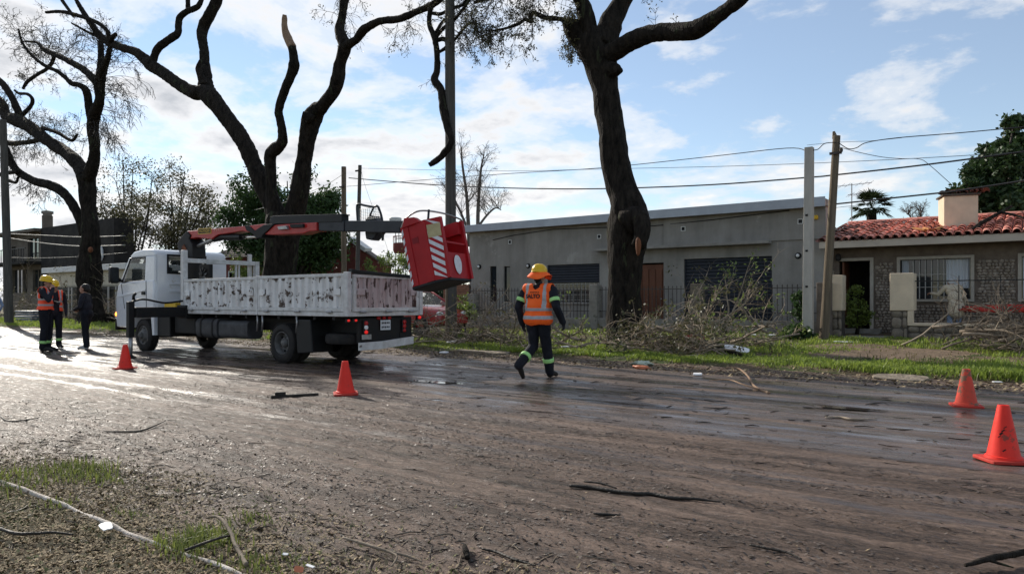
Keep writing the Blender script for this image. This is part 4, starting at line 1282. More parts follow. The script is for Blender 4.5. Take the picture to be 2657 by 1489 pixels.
bare_tree('faint leafless treetop behind the tiled roof, right of the palm', [[(2390, 600, 3), (2388, 560, 2.4), (2392, 548, 1.2)], [(2375, 600, 2.5), (2362, 562, 2), (2352, 555, 1)]], 44, 43, 0.7)

# cedar-like tree at the right edge
crown_tree('garden_tree', 'tall feathery evergreen rising behind the tiled house on the right', 'tree', gbase(2600, 31), 0.26, 3.6,
           px_clumps([(2630, 330, 22), (2610, 365, 28), (2650, 365, 30), (2590, 400, 32), (2640, 410, 36), (2560, 395, 20), (2545, 430, 30), (2600, 445, 38), (2655, 450, 34), (2510, 440, 16), (2505, 470, 24), (2555, 480, 36), (2615, 490, 38), (2665, 500, 34), (2500, 500, 18), (2530, 520, 30), (2590, 530, 36), (2645, 540, 34), (2560, 560, 26), (2620, 565, 26), (2670, 400, 30), (2680, 560, 26)], 31, 1.2, 21), 0.10, 32000, 'cedarleaf', 22, 0.8,
           group='garden trees beyond the verge')

# palm behind the tiled house
def palm(label, px, py, Y, seed):
    c = Vector(at(px, py, Y))
    root = thing('palm_tree', label, 'palm', (c.x, c.y, 0.3))
    g = G()
    g.tube([(c.x, c.y, 0.1), (c.x + 0.05, c.y, c.z * 0.6), tuple(c)], [0.28, 0.24, 0.22], 10, bump=0.1, seed=2)
    g.build('trunk', M['bark'], root, smooth=60)
    rng = random.Random(seed)
    V, F = [], []
    for i in range(46):
        a = rng.uniform(0, 6.283); el = rng.uniform(-0.5, 1.35)
        d = Vector((math.cos(a) * math.cos(el), math.sin(a) * math.cos(el), math.sin(el)))
        L = rng.uniform(0.8, 1.2)
        p0 = c + Vector((0, 0, 0.1))
        tip = p0 + d * L
        # fan: stiff fingers spread at the end of the stalk
        s = d.cross(Vector((0, 0, 1))); s.normalize(); n = s.cross(d)
        b = len(V)
        for q in (p0 - s * 0.012, p0 + s * 0.012, p0 + d * L * 0.55 + s * 0.012, p0 + d * L * 0.55 - s * 0.012): V.append(tuple(q))
        F.append((b, b + 1, b + 2, b + 3))
        hub = p0 + d * L * 0.5
        for k in range(13):
            f = (k - 6) / 6 * 1.25
            dd = (d * math.cos(f) + s * math.sin(f)).normalized()
            e = hub + dd * L * rng.uniform(0.42, 0.56) - Vector((0, 0, rng.uniform(0.05, 0.22)))
            w = n.cross(dd) * 0.03
            b = len(V)
            m_ = hub.lerp(e, 0.5) + n * 0.03
            V.extend([tuple(hub), tuple(m_ + w), tuple(e), tuple(m_ - w)]); F.append((b, b + 1, b + 2, b + 3))
    tag(np_obj('fronds', V, F, M['palmleaf'], root), kind='stuff')
palm('fan palm crown showing over the tiled roof ridge', 2262, 545, 38, 5)

# ================================================================ poles and cables
def round_pole(name, label, base_px, Y, top, r0, r1, mat, zb=None, smooth=60):
    """base_px: photo column of the foot; top: (px, py) of the tip"""
    b = at(base_px, 800, Y); z0 = gz(b[0], Y)
    t = at(top[0], top[1], Y)
    root = thing(name, label, 'pole', (b[0], Y, z0))
    g = G()
    n = 10
    pts = [Vector((b[0], Y, z0 - 0.3)).lerp(Vector(t), i / n) for i in range(n + 1)]
    g.tube(pts, [r0 + (r1 - r0) * i / n for i in range(n + 1)], 14, bump=0.025, seed=4)
    g.build('shaft', M[mat], root, smooth=smooth)
    return root, Vector(t)


pole_tall, tp_tall = round_pole('utility_pole', 'tall dark utility pole beside the red basket', 1171, 15.0, (1166, -260), 0.165, 0.125, 'poledark')
pb = at(1158, 800, 14.82)
g = G(); g.tube([(pb[0], 14.82, 0.0), (pb[0], 14.83, 1.0), (pb[0] + 0.005, 14.84, 2.05)], 0.035, 8)
g.build('cable_guard', M['polewood'], pole_tall, smooth=60)
pole_a, tpa = round_pole('utility_pole', 'weathered wooden pole left of its pair above the tailgate', 893, 21.0, (892, 433), 0.125, 0.105, 'polewood')
pole_b, tpb = round_pole('utility_pole', 'slimmer grey wooden pole of the pair above the tailgate', 924, 20.6, (934, 429), 0.10, 0.075, 'poledark')
pole_c, tpc = round_pole('utility_pole', 'leaning wooden pole between the two houses', 2136, 19.2, (2171, 353), 0.118, 0.088, 'polewood')
pole_l, tpl = round_pole('utility_pole', 'dark utility pole at the left edge of the street', 24, 13.6, (8, 312), 0.20, 0.15, 'poledark')
for root, tp, zz in ((pole_a, tpa, 0.9), (pole_b, tpb, 0.25), (pole_c, tpc, 0.45)):
    g = G()
    g.box(tp.x - 0.14, tp.x + 0.14, tp.y - 0.15, tp.y - 0.09, tp.z - zz - 0.03, tp.z - zz + 0.03)
    g.lathe([(0.0, -0.05), (0.035, -0.05), (0.045, 0.0), (0.03, 0.05), (0.0, 0.06)], 10, (tp.x + 0.13, tp.y - 0.13, tp.z - zz + 0.06))
    g.build('bracket', M['iron'], root, smooth=40)
# split top of the leaning pole
g = G(); g.tube([(tpc.x - 0.04, tpc.y, tpc.z - 0.05), (tpc.x - 0.07, tpc.y, tpc.z + 0.12)], [0.07, 0.03], 6)
g.build('split_tip', M['polewood'], pole_c)

# square concrete pole
b = at(2096, 800, 19.0); t = at(2100, 383, 19.0)
pole_q = thing('concrete_pole', 'square pale concrete pole standing before the grey house corner', 'pole', (b[0], 19.0, gz(b[0], 19.0)))
g = G()
h0 = 0.115
V = []
for z, s, x in ((-0.1, 0.118, b[0]), (t[2], 0.098, t[0])):
    for sx, sy in ((-1, -1), (1, -1), (1, 1), (-1, 1)):
        V.append((x + sx * s, 19.0 + sy * s, z))
g.add(V, [(0, 3, 2, 1), (4, 5, 6, 7)] + [(i, (i + 1) % 4, 4 + (i + 1) % 4, 4 + i) for i in range(4)])
g.build('shaft', M['polecon'], pole_q, bevel=0.012)
g = G()
for k in range(3):
    z = 1.55 + k * 0.9
    g.box(b[0] - 0.03, b[0] + 0.03, 19.0 - 0.122, 19.0 - 0.106, z, z + 0.05)
g.build('bolt_holes', M['black'], pole_q)


def cable(label, pts, r=0.012, mat='wire', k=6):
    S = catmull([tuple(p) for p in pts], k)
    g = G(); g.tube([tuple(s) for s in S], r, 5)
    o = g.build('overhead_cable', M[mat], smooth=180, loc=tuple(S[0]))
    tag(o, label, 'cable', 'overhead cables along the houses')


def pxline(L, Y0, Y1):
    n = len(L)
    return [at(px, py, Y0 + (Y1 - Y0) * i / (n - 1)) for i, (px, py) in enumerate(L)]
S_ = 1.0314
cable('thin upper cable leaving the slim wooden pole to the right', pxline([(937, 437), (1165, 442), (1350, 444), (1560, 439), (1840, 433), (2105, 424), (2400, 410), (2700, 392)], 20.6, 19.2), 0.007)
cable('cable rising from the wooden pole pair to the square concrete pole', pxline([(900, 484), (1165, 462), (1350, 449), (1560, 436), (1840, 407), (2040, 385), (2094, 393)], 21.0, 19.0), 0.011)
cable('thick twisted cable sagging across the whole street front', pxline([(905, 462), (1060, 475), (1165, 482), (1350, 489), (1560, 490), (1840, 480), (2094, 461), (2160, 455), (2400, 428), (2700, 388)], 20.9, 18.9), 0.020)
cable('short looped cable from the concrete pole to the leaning pole', pxline([(2106, 390), (2122, 388), (2140, 373), (2168, 370)], 18.95, 19.1), 0.011)
cable('upper cable from the leaning pole out of the frame on the right', pxline([(2176, 371), (2200, 386), (2222, 384), (2250, 370), (2330, 358), (2480, 346), (2590, 336), (2700, 326)], 19.1, 18.6), 0.011)
cable('straight messenger wire over the looped cable', pxline([(2094, 377), (2170, 370), (2260, 366), (2340, 358)], 19.05, 18.9), 0.005)
cable('service wire dropping from the leaning pole to the chimney', pxline([(2178, 382), (2230, 396), (2290, 408), (2340, 412), (2385, 413), (2410, 427), (2470, 480)], 19.1, 23.0), 0.008)
cable('thick cable from the grey house corner across the tiled roof', pxline([(2146, 532), (2250, 521), (2400, 505), (2480, 496), (2600, 478), (2700, 462)], 21.3, 20.2), 0.022)
cable('thin cable under the thick one beside the leaning pole', pxline([(2170, 539), (2205, 535), (2300, 527)], 21.3, 21.0), 0.006)
cable('bright cable falling from the pole pair towards the middle tree', pxline([(890, 452), (850, 478), (795, 502), (730, 528), (660, 545)], 20.9, 21.5), 0.010, 'wirelight')
cable('stay wire slanting right from the slim wooden pole', pxline([(938, 446), (950, 490), (990, 600), (1010, 660)], 20.6, 23.0), 0.006)
cable('pale upper cable crossing the burnt looking house', pxline([(25, 607), (120, 611), (210, 615), (325, 612)], 15.5, 18.5), 0.022, 'wirelight')
cable('pale lower twisted cable crossing the burnt looking house', pxline([(25, 618), (120, 632), (215, 639), (325, 636)], 15.5, 18.5), 0.026, 'wirelight')
cable('thin low cable in front of the dark balcony', pxline([(25, 668), (120, 669), (215, 665), (330, 655)], 15.5, 18.5), 0.010, 'wirelight')
# ================================================================ grey rendered house
HYF = 22.0                                    # facade plane
def X_(px, Y): return at(px, 700, Y)[0]
def Z_(px, py, Y): return at(px, py, Y)[2]


def wall_with_holes(g, x0, x1, z0, z1, yf, yb, holes, m=0):
    """upright wall from yf (street face) to yb with rectangular openings, cut into butted blocks"""
    xs = sorted({x0, x1} | {h[0] for h in holes} | {h[1] for h in holes})
    for a, b in zip(xs[:-1], xs[1:]):
        if b - a < 1e-4: continue
        cut = sorted([(h[2], h[3]) for h in holes if h[0] <= a + 1e-5 and h[1] >= b - 1e-5])
        z = z0
        for c0, c1 in cut:
            if c0 > z + 1e-4: g.box(a, b, yf, yb, z, c0, m)
            z = max(z, c1)
        if z < z1 - 1e-4: g.box(a, b, yf, yb, z, z1, m)


hx0, hx1 = X_(1218, HYF), X_(2143, HYF)
grey = thing('grey_house', 'low grey rendered house with flat roof and navy roller shutters', 'house', (hx0, HYF, 0.3))
ZR = Z_(2100, 522, HYF)                       # roof line
slots = []
for a, b_ in ((1271, 1288), (1307, 1323.5)):
    slots.append((X_(a, HYF), X_(b_, HYF), Z_(a, 783, HYF), Z_(a, 691, HYF)))
sw = (X_(1420, HYF), X_(1555.5, HYF), Z_(1485, 784, HYF), Z_(1420, 688, HYF))
dr = (X_(1640, HYF), X_(1722, HYF), 0.3, Z_(1722, 681, HYF))
gr = (X_(1774.5, HYF), X_(2003, HYF), 0.3, Z_(2003, 664, HYF))
holes = slots + [sw, dr, gr]
g = G()
wall_with_holes(g, hx0, hx1, 0.0, ZR - 0.18, HYF, HYF + 0.25, holes)
zb_ = 2.7
sidep = [(HYF + 0.25, 0.0), (HYF + 9, 0.0), (HYF + 9, zb_ - 0.2), (HYF + 0.6, ZR - 0.75), (HYF + 0.25, ZR - 0.75)]
g.prism(sidep, 'x', hx0, hx0 + 0.25); g.prism(sidep, 'x', hx1 - 0.25, hx1)
g.box(hx0 + 0.25, hx1 - 0.25, HYF + 8.75, HYF + 9, 0.0, zb_ - 0.22)
wall = g.build('wall', M['render'], grey)
g = G(); g.box(hx0 + 0.26, hx1 - 0.26, HYF + 1.2, HYF + 1.3, 0.3, ZR - 0.9); g.build('inner_wall', M['interior'], grey)
g = G(); g.box(hx0 - 0.28, hx1 + 0.03, HYF - 0.30, HYF + 0.40, ZR - 0.18, ZR + 0.02)
g.prism([(HYF + 0.41, ZR - 0.74), (HYF + 9.2, zb_ - 0.19), (HYF + 9.2, zb_ - 0.1), (HYF + 0.41, ZR - 0.65)], 'x', hx0 - 0.1, hx1 + 0.05)
g.box(hx0, hx1, HYF + 0.25, HYF + 0.40, ZR - 0.75, ZR - 0.181)
roof = g.build('roof', M['concrete'], grey)
g = G(); g.box(hx0 - 0.32, hx1 + 0.05, HYF - 0.345, HYF - 0.302, ZR - 0.22, ZR + 0.06)
g.box(hx0 - 0.364, hx0 - 0.282, HYF - 0.30, HYF + 0.4, ZR - 0.20, ZR + 0.06)
g.build('roof_flashing', M['flash'], roof, bevel=0.006)
# raised panel right of the door, up to the ledge
g = G(); g.box(X_(1723, HYF), hx1, HYF - 0.045, HYF - 0.003, Z_(1723, 646, HYF) + 0.09, ZR - 0.181); g.build('wall_panel', M['render'], wall)
g = G(); g.box(X_(1553, HYF), X_(2004, HYF), HYF - 0.42, HYF - 0.046, Z_(1723, 643, HYF) - 0.04, Z_(1723, 643, HYF) + 0.05)
g.build('ledge', M['render'], grey, bevel=0.01)
# slot windows
for i, s in enumerate(slots):
    g = G(); g.box(s[0] + 0.035, s[1] - 0.035, HYF + 0.10, HYF + 0.115, s[2] + 0.035, s[3] - 0.035)
    w_ = g.build('window', M['glass'], grey)
    g = G()
    for a in (s[0], s[1] - 0.034): g.box(a, a + 0.034, HYF + 0.08, HYF + 0.14, s[2], s[3])
    g.box(s[0] + 0.035, s[1] - 0.035, HYF + 0.08, HYF + 0.14, s[2], s[2] + 0.034)
    g.box(s[0] + 0.035, s[1] - 0.035, HYF + 0.08, HYF + 0.14, s[3] - 0.034, s[3])
    g.build('frame', M['black'], w_)


def slats(parent, x0, x1, z0, z1, y, pitch, mat):
    n = int((z1 - z0) / pitch)
    g = G()
    p = pitch
    prof = [(y + 0.030, 0.0), (y + 0.004, 0.012), (y, p * 0.30), (y, p * 0.72), (y + 0.010, p * 0.93), (y + 0.030, p * 0.97)]
    g.prism(prof, 'x', x0, x1)
    first = None
    for i in range(n):
        z = z1 - (i + 1) * p
        if first is None:
            o = g.build('slat', M[mat], parent); first = o
        else:
            o = copy_obj(first, parent)
        o.location = (0, 0, z)


# window shutter half down with grille below
g = G(); g.box(sw[0], sw[1], HYF + 0.16, HYF + 0.17, sw[2], sw[3]); wdw = g.build('window', M['glass'], grey)
zm = Z_(1485, 738, HYF)
g = G(); g.box(sw[0] + 0.036, sw[1] - 0.036, HYF + 0.13, HYF + 0.14, zm + 0.1, sw[3] - 0.001); sh = g.build('window_shutter', M['shutter'], grey)
for a_ in (sw[0] + 0.001, sw[1] - 0.035):
    g = G(); g.box(a_, a_ + 0.034, HYF + 0.05, HYF + 0.12, sw[2], sw[3] - 0.001); g.build('guide_rail', M['shutter'], sh)
slats(sh, sw[0] + 0.036, sw[1] - 0.036, zm, sw[3], HYF + 0.07, 0.095, 'shutter')
g = G()
gr_ = None
for i in range(13):
    x = sw[0] + 0.06 + i * (sw[1] - sw[0] - 0.12) / 12
    g = G(); g.box(x - 0.006, x + 0.006, HYF + 0.02, HYF + 0.032, sw[2] + 0.01, zm + 0.05)
    g.build('grille_bar', M['paleiron'], wdw)
for k in range(4):
    z = sw[2] + 0.08 + k * (zm - sw[2] - 0.06) / 3
    g = G(); g.box(sw[0] + 0.02, sw[1] - 0.02, HYF + 0.033, HYF + 0.043, z - 0.006, z + 0.006); g.build('grille_bar', M['paleiron'], wdw)
g = G(); g.box(sw[0] - 0.06, sw[1] + 0.06, HYF - 0.07, HYF - 0.002, sw[2] - 0.07, sw[2] - 0.005); g.build('window_sill', M['render'], wdw, bevel=0.008)
# front door
g = G(); g.box(dr[0], dr[1], HYF + 0.13, HYF + 0.19, dr[2], dr[3] - 0.05)
door = g.build('door', M['wooddoor'], grey, bevel=0.006)
for i in range(4):
    a = dr[0] + 0.10 + i * (dr[1] - dr[0] - 0.16) / 4
    g = G(); g.box(a, a + (dr[1] - dr[0] - 0.3) / 4, HYF + 0.105, HYF + 0.128, dr[2] + 0.15, dr[3] - 0.2); g.build('panel', M['wooddoor'], door, bevel=0.008)
g = G(); g.ball((dr[1] - 0.12, HYF + 0.08, 1.28), 0.03, 10); g.build('handle', M['steel'], door, smooth=180)
# garage shutter
g = G(); g.box(gr[0] + 0.041, gr[1] - 0.041, HYF + 0.15, HYF + 0.16, gr[2], gr[3] - 0.001); gs = g.build('garage_shutter', M['shutter'], grey)
for a_ in (gr[0] + 0.001, gr[1] - 0.04):
    g = G(); g.box(a_, a_ + 0.039, HYF + 0.06, HYF + 0.14, gr[2], gr[3] - 0.001); g.build('guide_rail', M['shutter'], gs)
slats(gs, gr[0] + 0.041, gr[1] - 0.041, gr[2], gr[3], HYF + 0.09, 0.112, 'shutter')
# vents, lamps, alarm box
for px, py in ((1323.6, 628), (1555, 614), (1774.5, 594), (2078, 575)):
    x, _, z = at(px, py, HYF)
    y = HYF - 0.045 if px > 1723 else HYF
    g = G(); g.box(x - 0.055, x + 0.055, y - 0.014, y - 0.004, z - 0.055, z + 0.055); v = g.build('vent', M['black'], grey)
    g = G()
    for a in (-0.075, 0.056): g.box(x + a, x + a + 0.019, y - 0.022, y - 0.004, z - 0.075, z + 0.075)
    g.box(x - 0.056, x + 0.056, y - 0.022, y - 0.004, z + 0.056, z + 0.075); g.box(x - 0.056, x + 0.056, y - 0.022, y - 0.004, z - 0.075, z - 0.056)
    g.build('vent_frame', M['offwhite'], v)
for px, py in ((1244, 692), (1371, 690), (2071, 663.5)):
    x, _, z = at(px, py, HYF)
    g = G(); g.lathe([(0.0, -0.07), (0.07, -0.065), (0.085, -0.04), (0.095, 0.0)], 18, (x, HYF - 0.004, z), 'y'); lp = g.build('wall_lamp', M['black'], grey, smooth=50)
    g = G(); g.lathe([(0.0, -0.10), (0.035, -0.095), (0.052, -0.066)], 14, (x, HYF - 0.004, z), 'y'); g.build('lamp_glass', M['lampwhite'], lp, smooth=180)
x, _, z = at(2118, 565, HYF)
g = G(); g.box(x - 0.07, x + 0.07, HYF - 0.17, HYF - 0.048, z - 0.06, z + 0.06); tag(g.build('lantern', M['yellow'], grey, bevel=0.02), 'small yellow lantern under the roof corner')
# cable stapled under the eave
g = G(); g.tube([(hx0 + 1.2, HYF - 0.02, ZR - 0.55), (hx0 + 2.2, HYF - 0.02, ZR - 0.42), (hx0 + 4, HYF - 0.02, ZR - 0.30), (X_(1700, HYF), HYF - 0.02, ZR - 0.42), (X_(1850, HYF), HYF - 0.066, ZR - 0.36), (X_(2050, HYF), HYF - 0.066, ZR - 0.24)], 0.014, 6)
g.build('eave_cable', M['wire'], grey, smooth=180)

# ================================================================ front fence of the grey house
FY = 20.4
fx0, fx1 = X_(1215, FY), X_(2128, FY)
fence = thing('front_fence', 'rusty iron bar fence on a low concrete wall before the grey house', 'fence', (fx0, FY, 0.28))
zt = Z_(2000, 832, FY)
g = G(); g.box(fx0, fx1, FY - 0.09, FY + 0.09, 0.0, zt); g.build('base_wall', M['concrete'], fence, bevel=0.015)
zr = Z_(2000, 747, FY)
for z in (zr, zt + 0.22):
    g = G(); g.box(fx0, fx1, FY - 0.017, FY + 0.003, z - 0.012, z + 0.012); g.build('rail', M['iron'], fence)
bar = None
n = int((fx1 - fx0) / 0.135)
for i in range(n):
    x = fx0 + 0.1 + i * 0.135
    if bar is None:
        g = G(); g.box(fx0 + 0.1 - 0.008, fx0 + 0.1 + 0.008, FY + 0.004, FY + 0.02, zt - 0.02, zr + 0.05)
        g.add([(fx0 + 0.1 - 0.022, FY + 0.012, zr + 0.05), (fx0 + 0.1 + 0.022, FY + 0.012, zr + 0.05), (fx0 + 0.1, FY + 0.004, zr + 0.11), (fx0 + 0.1, FY + 0.02, zr + 0.05)], [(0, 1, 2), (0, 2, 3), (1, 3, 2), (0, 3, 1)])
        bar = g.build('bar', M['iron'], fence); o = bar
    else:
        o = copy_obj(bar, fence)
    o.location = (x - fx0 - 0.1, 0, 0)
# fence posts
for px, top, w, mat in ((1228, 762, 0.36, 'concrete'), (1430, 738, 0.24, 'concrete'), (1545, 738, 0.30, 'concrete'), (1811, 736, 0.34, 'rockbig')):
    x = X_(px, FY); z = Z_(px, top, FY)
    g = G(); g.box(x - w / 2, x + w / 2, FY - 0.17, FY + 0.17, 0.0, z); o = g.build('post', M[mat], fence, bevel=0.02)
x = X_(2128, FY)
g = G(); g.box(x - 0.05, x + 0.30, FY - 0.2, FY + 0.2, 0.0, Z_(2140, 733, FY)); tag(g.build('end_pier', M['brown'], fence, bevel=0.02), 'dark weathered end pier beside the leaning pole')

# ================================================================ tiled house on the right
TY = 22.3
tx0 = X_(2146, TY) + 0.12
tx1 = 2.6
tiled = thing('tiled_house', 'low stone faced house with red clay tile roof and cream chimney', 'house', (tx0, TY, 0.3))
zf0, zf1 = Z_(2163, 644, 21.5), Z_(2163, 626, 21.5)
dd = (X_(2177, TY), X_(2258, TY), 0.42, Z_(2258, 676, TY))
ww = (X_(2336, TY), X_(2519, TY), Z_(2430, 776, TY), Z_(2430, 672, TY))
w2 = (X_(2651, TY), X_(2651, TY) + 1.5, ww[2], ww[3])
g = G(); wall_with_holes(g, tx0, tx1, 0.0, zf1 - 0.03, TY, TY + 0.25, [dd, ww, w2])
g.box(tx0, tx0 + 0.2, TY + 0.25, TY + 7, 0, zf1 - 0.03); g.box(tx1 - 0.2, tx1, TY + 0.25, TY + 7, 0, zf1 - 0.03); g.box(tx0 + .2, tx1 - .2, TY + 6.8, TY + 7, 0, zf1 - 0.03)
twall = g.build('wall', M['brown'], tiled)
# rough facing stones, too small to pick apart singly
rng = random.Random(12)
SV, SF = [], []
zs = 0.32
row = 0
while zs < zf0 - 0.42:
    hrow = rng.uniform(0.06, 0.10)
    x = tx0 + 0.02
    while x < tx1:
        wst = rng.uniform(0.06, 0.16)
        cx_, cz_ = x + wst / 2, zs + hrow / 2
        ok = True
        for hh in (dd, ww, w2):
            if hh[0] - 0.10 < cx_ + wst / 2 and cx_ - wst / 2 < hh[1] + 0.10 and hh[2] - 0.10 < cz_ + .05 and cz_ - .05 < hh[3] + 0.10: ok = False
        if ok and cx_ < 0.9:
            b0 = len(SV)
            dep = rng.uniform(0.02, 0.075)
            pts = []
            for k in range(6):
                a = 2 * math.pi * k / 6 + rng.uniform(-.35, .35)
                pts.append((cx_ + math.cos(a) * wst * 0.55 * rng.uniform(.75, 1.05), cz_ + math.sin(a) * hrow * 0.58 * rng.uniform(.75, 1.1)))
            for p in pts: SV.append((p[0], TY - 0.002, p[1]))
            for p in pts: SV.append((cx_ + (p[0] - cx_) * 0.62, TY - dep * rng.uniform(.7, 1.1), cz_ + (p[1] - cz_) * 0.62))
            for k in range(6): SF.append((b0 + k, b0 + (k + 1) % 6, b0 + 6 + (k + 1) % 6)); SF.append((b0 + k, b0 + 6 + (k + 1) % 6, b0 + 6 + k))
            for k in range(1, 5): SF.append((b0 + 6, b0 + 6 + k, b0 + 6 + k + 1))
        x += wst * 1.0
    zs += hrow * 0.95
tag(np_obj('stone_facing', SV, SF, M['rock'], twall), kind='stuff')
# fascia and flat ceiling under the eave
YE = 21.5
g = G(); g.box(tx0 - 0.16, tx1 + 0.3, YE, YE + 0.10, zf0, zf1); g.build('fascia', M['fascia'], tiled, bevel=0.008)
g = G(); g.box(tx0 - 0.12, tx1 + 0.3, YE + 0.101, TY - 0.003, zf0 + 0.02, zf0 + 0.06); g.build('soffit', M['brown'], tiled)
# roof deck and tiles
YRG = 25.2
zrg = Z_(2400, 572, YRG)
slope = math.atan2(zrg - (zf1 + 0.0), YRG - (YE - 0.05))
g = G(); g.add([(tx0 - 0.16, YE + 0.02, zf1 - 0.02), (tx1 + 0.3, YE + 0.02, zf1 - 0.02), (tx1 + 0.3, YRG, zrg - 0.03), (tx0 - 0.16, YRG, zrg - 0.03),
                 (tx0 - 0.16, TY + 6.9, zf1 - 0.02), (tx1 + 0.3, TY + 6.9, zf1 - 0.02)],
                [(0, 1, 2, 3), (3, 2, 5, 4), (0, 3, 4), (1, 5, 2), (0, 4, 5, 1)])
troof = g.build('roof', M['tiledark'], tiled)
Lr = math.hypot(YRG - YE + 0.05, zrg - zf1)
rows, pitch = 9, 0.205
ex = Lr / rows
tl = ex * 1.22
def tile_mesh(mat):
    g = G()
    n = 7
    V = []
    for (t, r, lift) in ((0.0, 0.098, 0.028), (tl, 0.078, 0.0)):
        for rr in (r, r - 0.016):
            for k in range(n):
                a = math.pi * k / (n - 1)
                V.append((math.cos(a) * rr, t, math.sin(a) * rr * 0.92 + lift))
    F = []
    for k in range(n - 1):
        F.append((k + 1, k, 2 * n + k, 2 * n + k + 1))
        F.append((n + k, n + k + 1, 3 * n + k + 1, 3 * n + k))
        F.append((k, k + 1, n + k + 1, n + k))
    g.add(V, F)
    return g
BASE['__o'] = Vector((0, 0, 0))
rngt = random.Random(4)
protos = []
cols = int((0.75 - (tx0 - 0.1)) / pitch)
for r in range(rows):
    for c in range(cols):
        x = tx0 - 0.08 + c * pitch
        y = YE - 0.05 + r * ex * math.cos(slope)
        z = zf1 - 0.005 + r * ex * math.sin(slope)
        # chimney stands in the roof
        dark = (x - tx0) < 0.75 + 0.6 * rngt.random() and rngt.random() < 0.8 - 0.06 * r  # more dark tiles towards the left end and the eave
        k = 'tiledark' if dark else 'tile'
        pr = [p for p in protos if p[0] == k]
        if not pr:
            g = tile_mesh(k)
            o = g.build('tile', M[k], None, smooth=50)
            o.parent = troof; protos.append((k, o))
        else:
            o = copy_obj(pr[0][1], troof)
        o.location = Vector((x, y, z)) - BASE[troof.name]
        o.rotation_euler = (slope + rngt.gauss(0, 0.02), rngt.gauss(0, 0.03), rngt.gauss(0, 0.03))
# pan tiles between the covers: one long channel per column
for c in range(cols + 1):
    x = tx0 - 0.08 + (c - 0.5) * pitch
    if c == 0:
        g = G(); n = 6; V = []
        for t in (0, Lr):
            for k in range(n):
                a = math.pi + math.pi * k / (n - 1)
                V.append((math.cos(a) * 0.075, t, math.sin(a) * 0.04 + 0.045))
        g.add(V, [(k, k + 1, n + k + 1, n + k) for k in range(n - 1)])
        pan0 = g.build('pan_tile', M['tiledark'], None, smooth=180); pan0.parent = troof; o = pan0
    else:
        o = copy_obj(pan0, troof)
    o.location = Vector((x, YE - 0.03, zf1 - 0.012)) - BASE[troof.name]
    o.rotation_euler = (slope, 0, 0)
# ridge tiles
for c in range(13):
    x = tx0 - 0.1 + c * 0.42
    if c == 0:
        g = G(); n = 8; V = []
        for t, r in ((0, 0.13), (0.46, 0.115)):
            for k in range(n):
                a = math.pi * k / (n - 1); V.append((t, math.cos(a) * r, math.sin(a) * r * 0.75))
        g.add(V, [(k, n + k, n + k + 1, k + 1) for k in range(n - 1)])
        rg0 = g.build('ridge_tile', M['tile'], None, smooth=180); rg0.parent = troof; o = rg0
    else:
        o = copy_obj(rg0, troof)
    o.location = Vector((x, YRG, zrg + 0.02)) - BASE[troof.name]
# slipped broken tiles
for i, (px, py, a) in enumerate(((2412, 598, 0.5), (2428, 602, -0.3), (2400, 606, 1.1))):
    p = at(px, py, 21.75)
    g = tile_mesh('t'); o = g.build('loose_tile', M['tileor'], None, smooth=50); o.parent = troof
    o.scale = (0.7, 0.7, 0.7); o.location = Vector((p[0], 21.75, zf1 + 0.16)) - BASE[troof.name]; o.rotation_euler = (slope + 0.1, 0.2 * a, a)
# chimney
cyc = 23.0
ch = (X_(2447, cyc), X_(2531, cyc))
zc0, zc1 = Z_(2480, 600, cyc), Z_(2480, 508, cyc)
CR = Matrix.Rotation(R(16), 3, 'Z'); cm = Vector(((ch[0] + ch[1]) / 2 - 0.06, cyc + 0.4, 0))
g = G(); g.obox(cm + Vector((0, 0, (zc0 - 0.3 + zc1) / 2)), (ch[1] - ch[0] + 0.06, 0.75, zc1 - zc0 + 0.3), CR)
chim = g.build('chimney', M['cream'], tiled, bevel=0.02)
g = G(); g.obox(cm + Vector((0, 0, zc1 + 0.026)), (ch[1] - ch[0] + 0.16, 0.85, 0.05), CR); g.build('chimney_cap', M['mortar'], chim, bevel=0.01)
for i in range(9):
    x = ch[0] - 0.02 + i * 0.125
    g = tile_mesh('t'); o = g.build('cap_tile', M['tiledark'], None, smooth=50); o.parent = chim
    o.location = Vector((x, cyc + 0.02, zc1 + 0.06 + 0.02 * (i % 2))) - BASE[chim.name]; o.rotation_euler = (0.05, 0.1 * ((i * 7) % 3 - 1), 0.15 * ((i * 5) % 3 - 1))
# door: open leaf in a pale frame, steps below
g = G(); g.box(dd[0] - 0.02, dd[1] + 0.02, TY + 1.6, TY + 1.65, dd[2], dd[3]); g.build('hall', M['interior'], tiled)
g = G()
g.box(dd[1], dd[1] + 0.09, TY - 0.06, TY + 0.10, dd[2] - 0.1, dd[3] + 0.085); g.box(dd[0] - 0.05, dd[1], TY - 0.06, TY + 0.10, dd[3] - 0.001, dd[3] + 0.085)
g.build('door_frame', M['frame'], tiled, bevel=0.006)
g = G(); g.obox((dd[0] + 0.10, TY + 0.42, (dd[2] + dd[3]) / 2), (0.05, 0.72, dd[3] - dd[2] - 0.04)); dl = g.build('door', M['wooddoor'], tiled, bevel=0.006)
g = G(); g.ball((dd[0] + 0.17, TY + 0.12, 1.4), 0.03, 10); g.build('handle', M['steel'], dl, smooth=180)
for i in range(2):
    g = G(); g.box(dd[0] - 0.2, dd[1] + 0.3, TY - 0.35 - 0.3 * (1 - i), TY - 0.005 - 0.351 * (1 - i), 0.2, 0.30 + 0.06 + 0.10 * i - 0.03); g.build('step', M['concrete'], tiled, bevel=0.01)
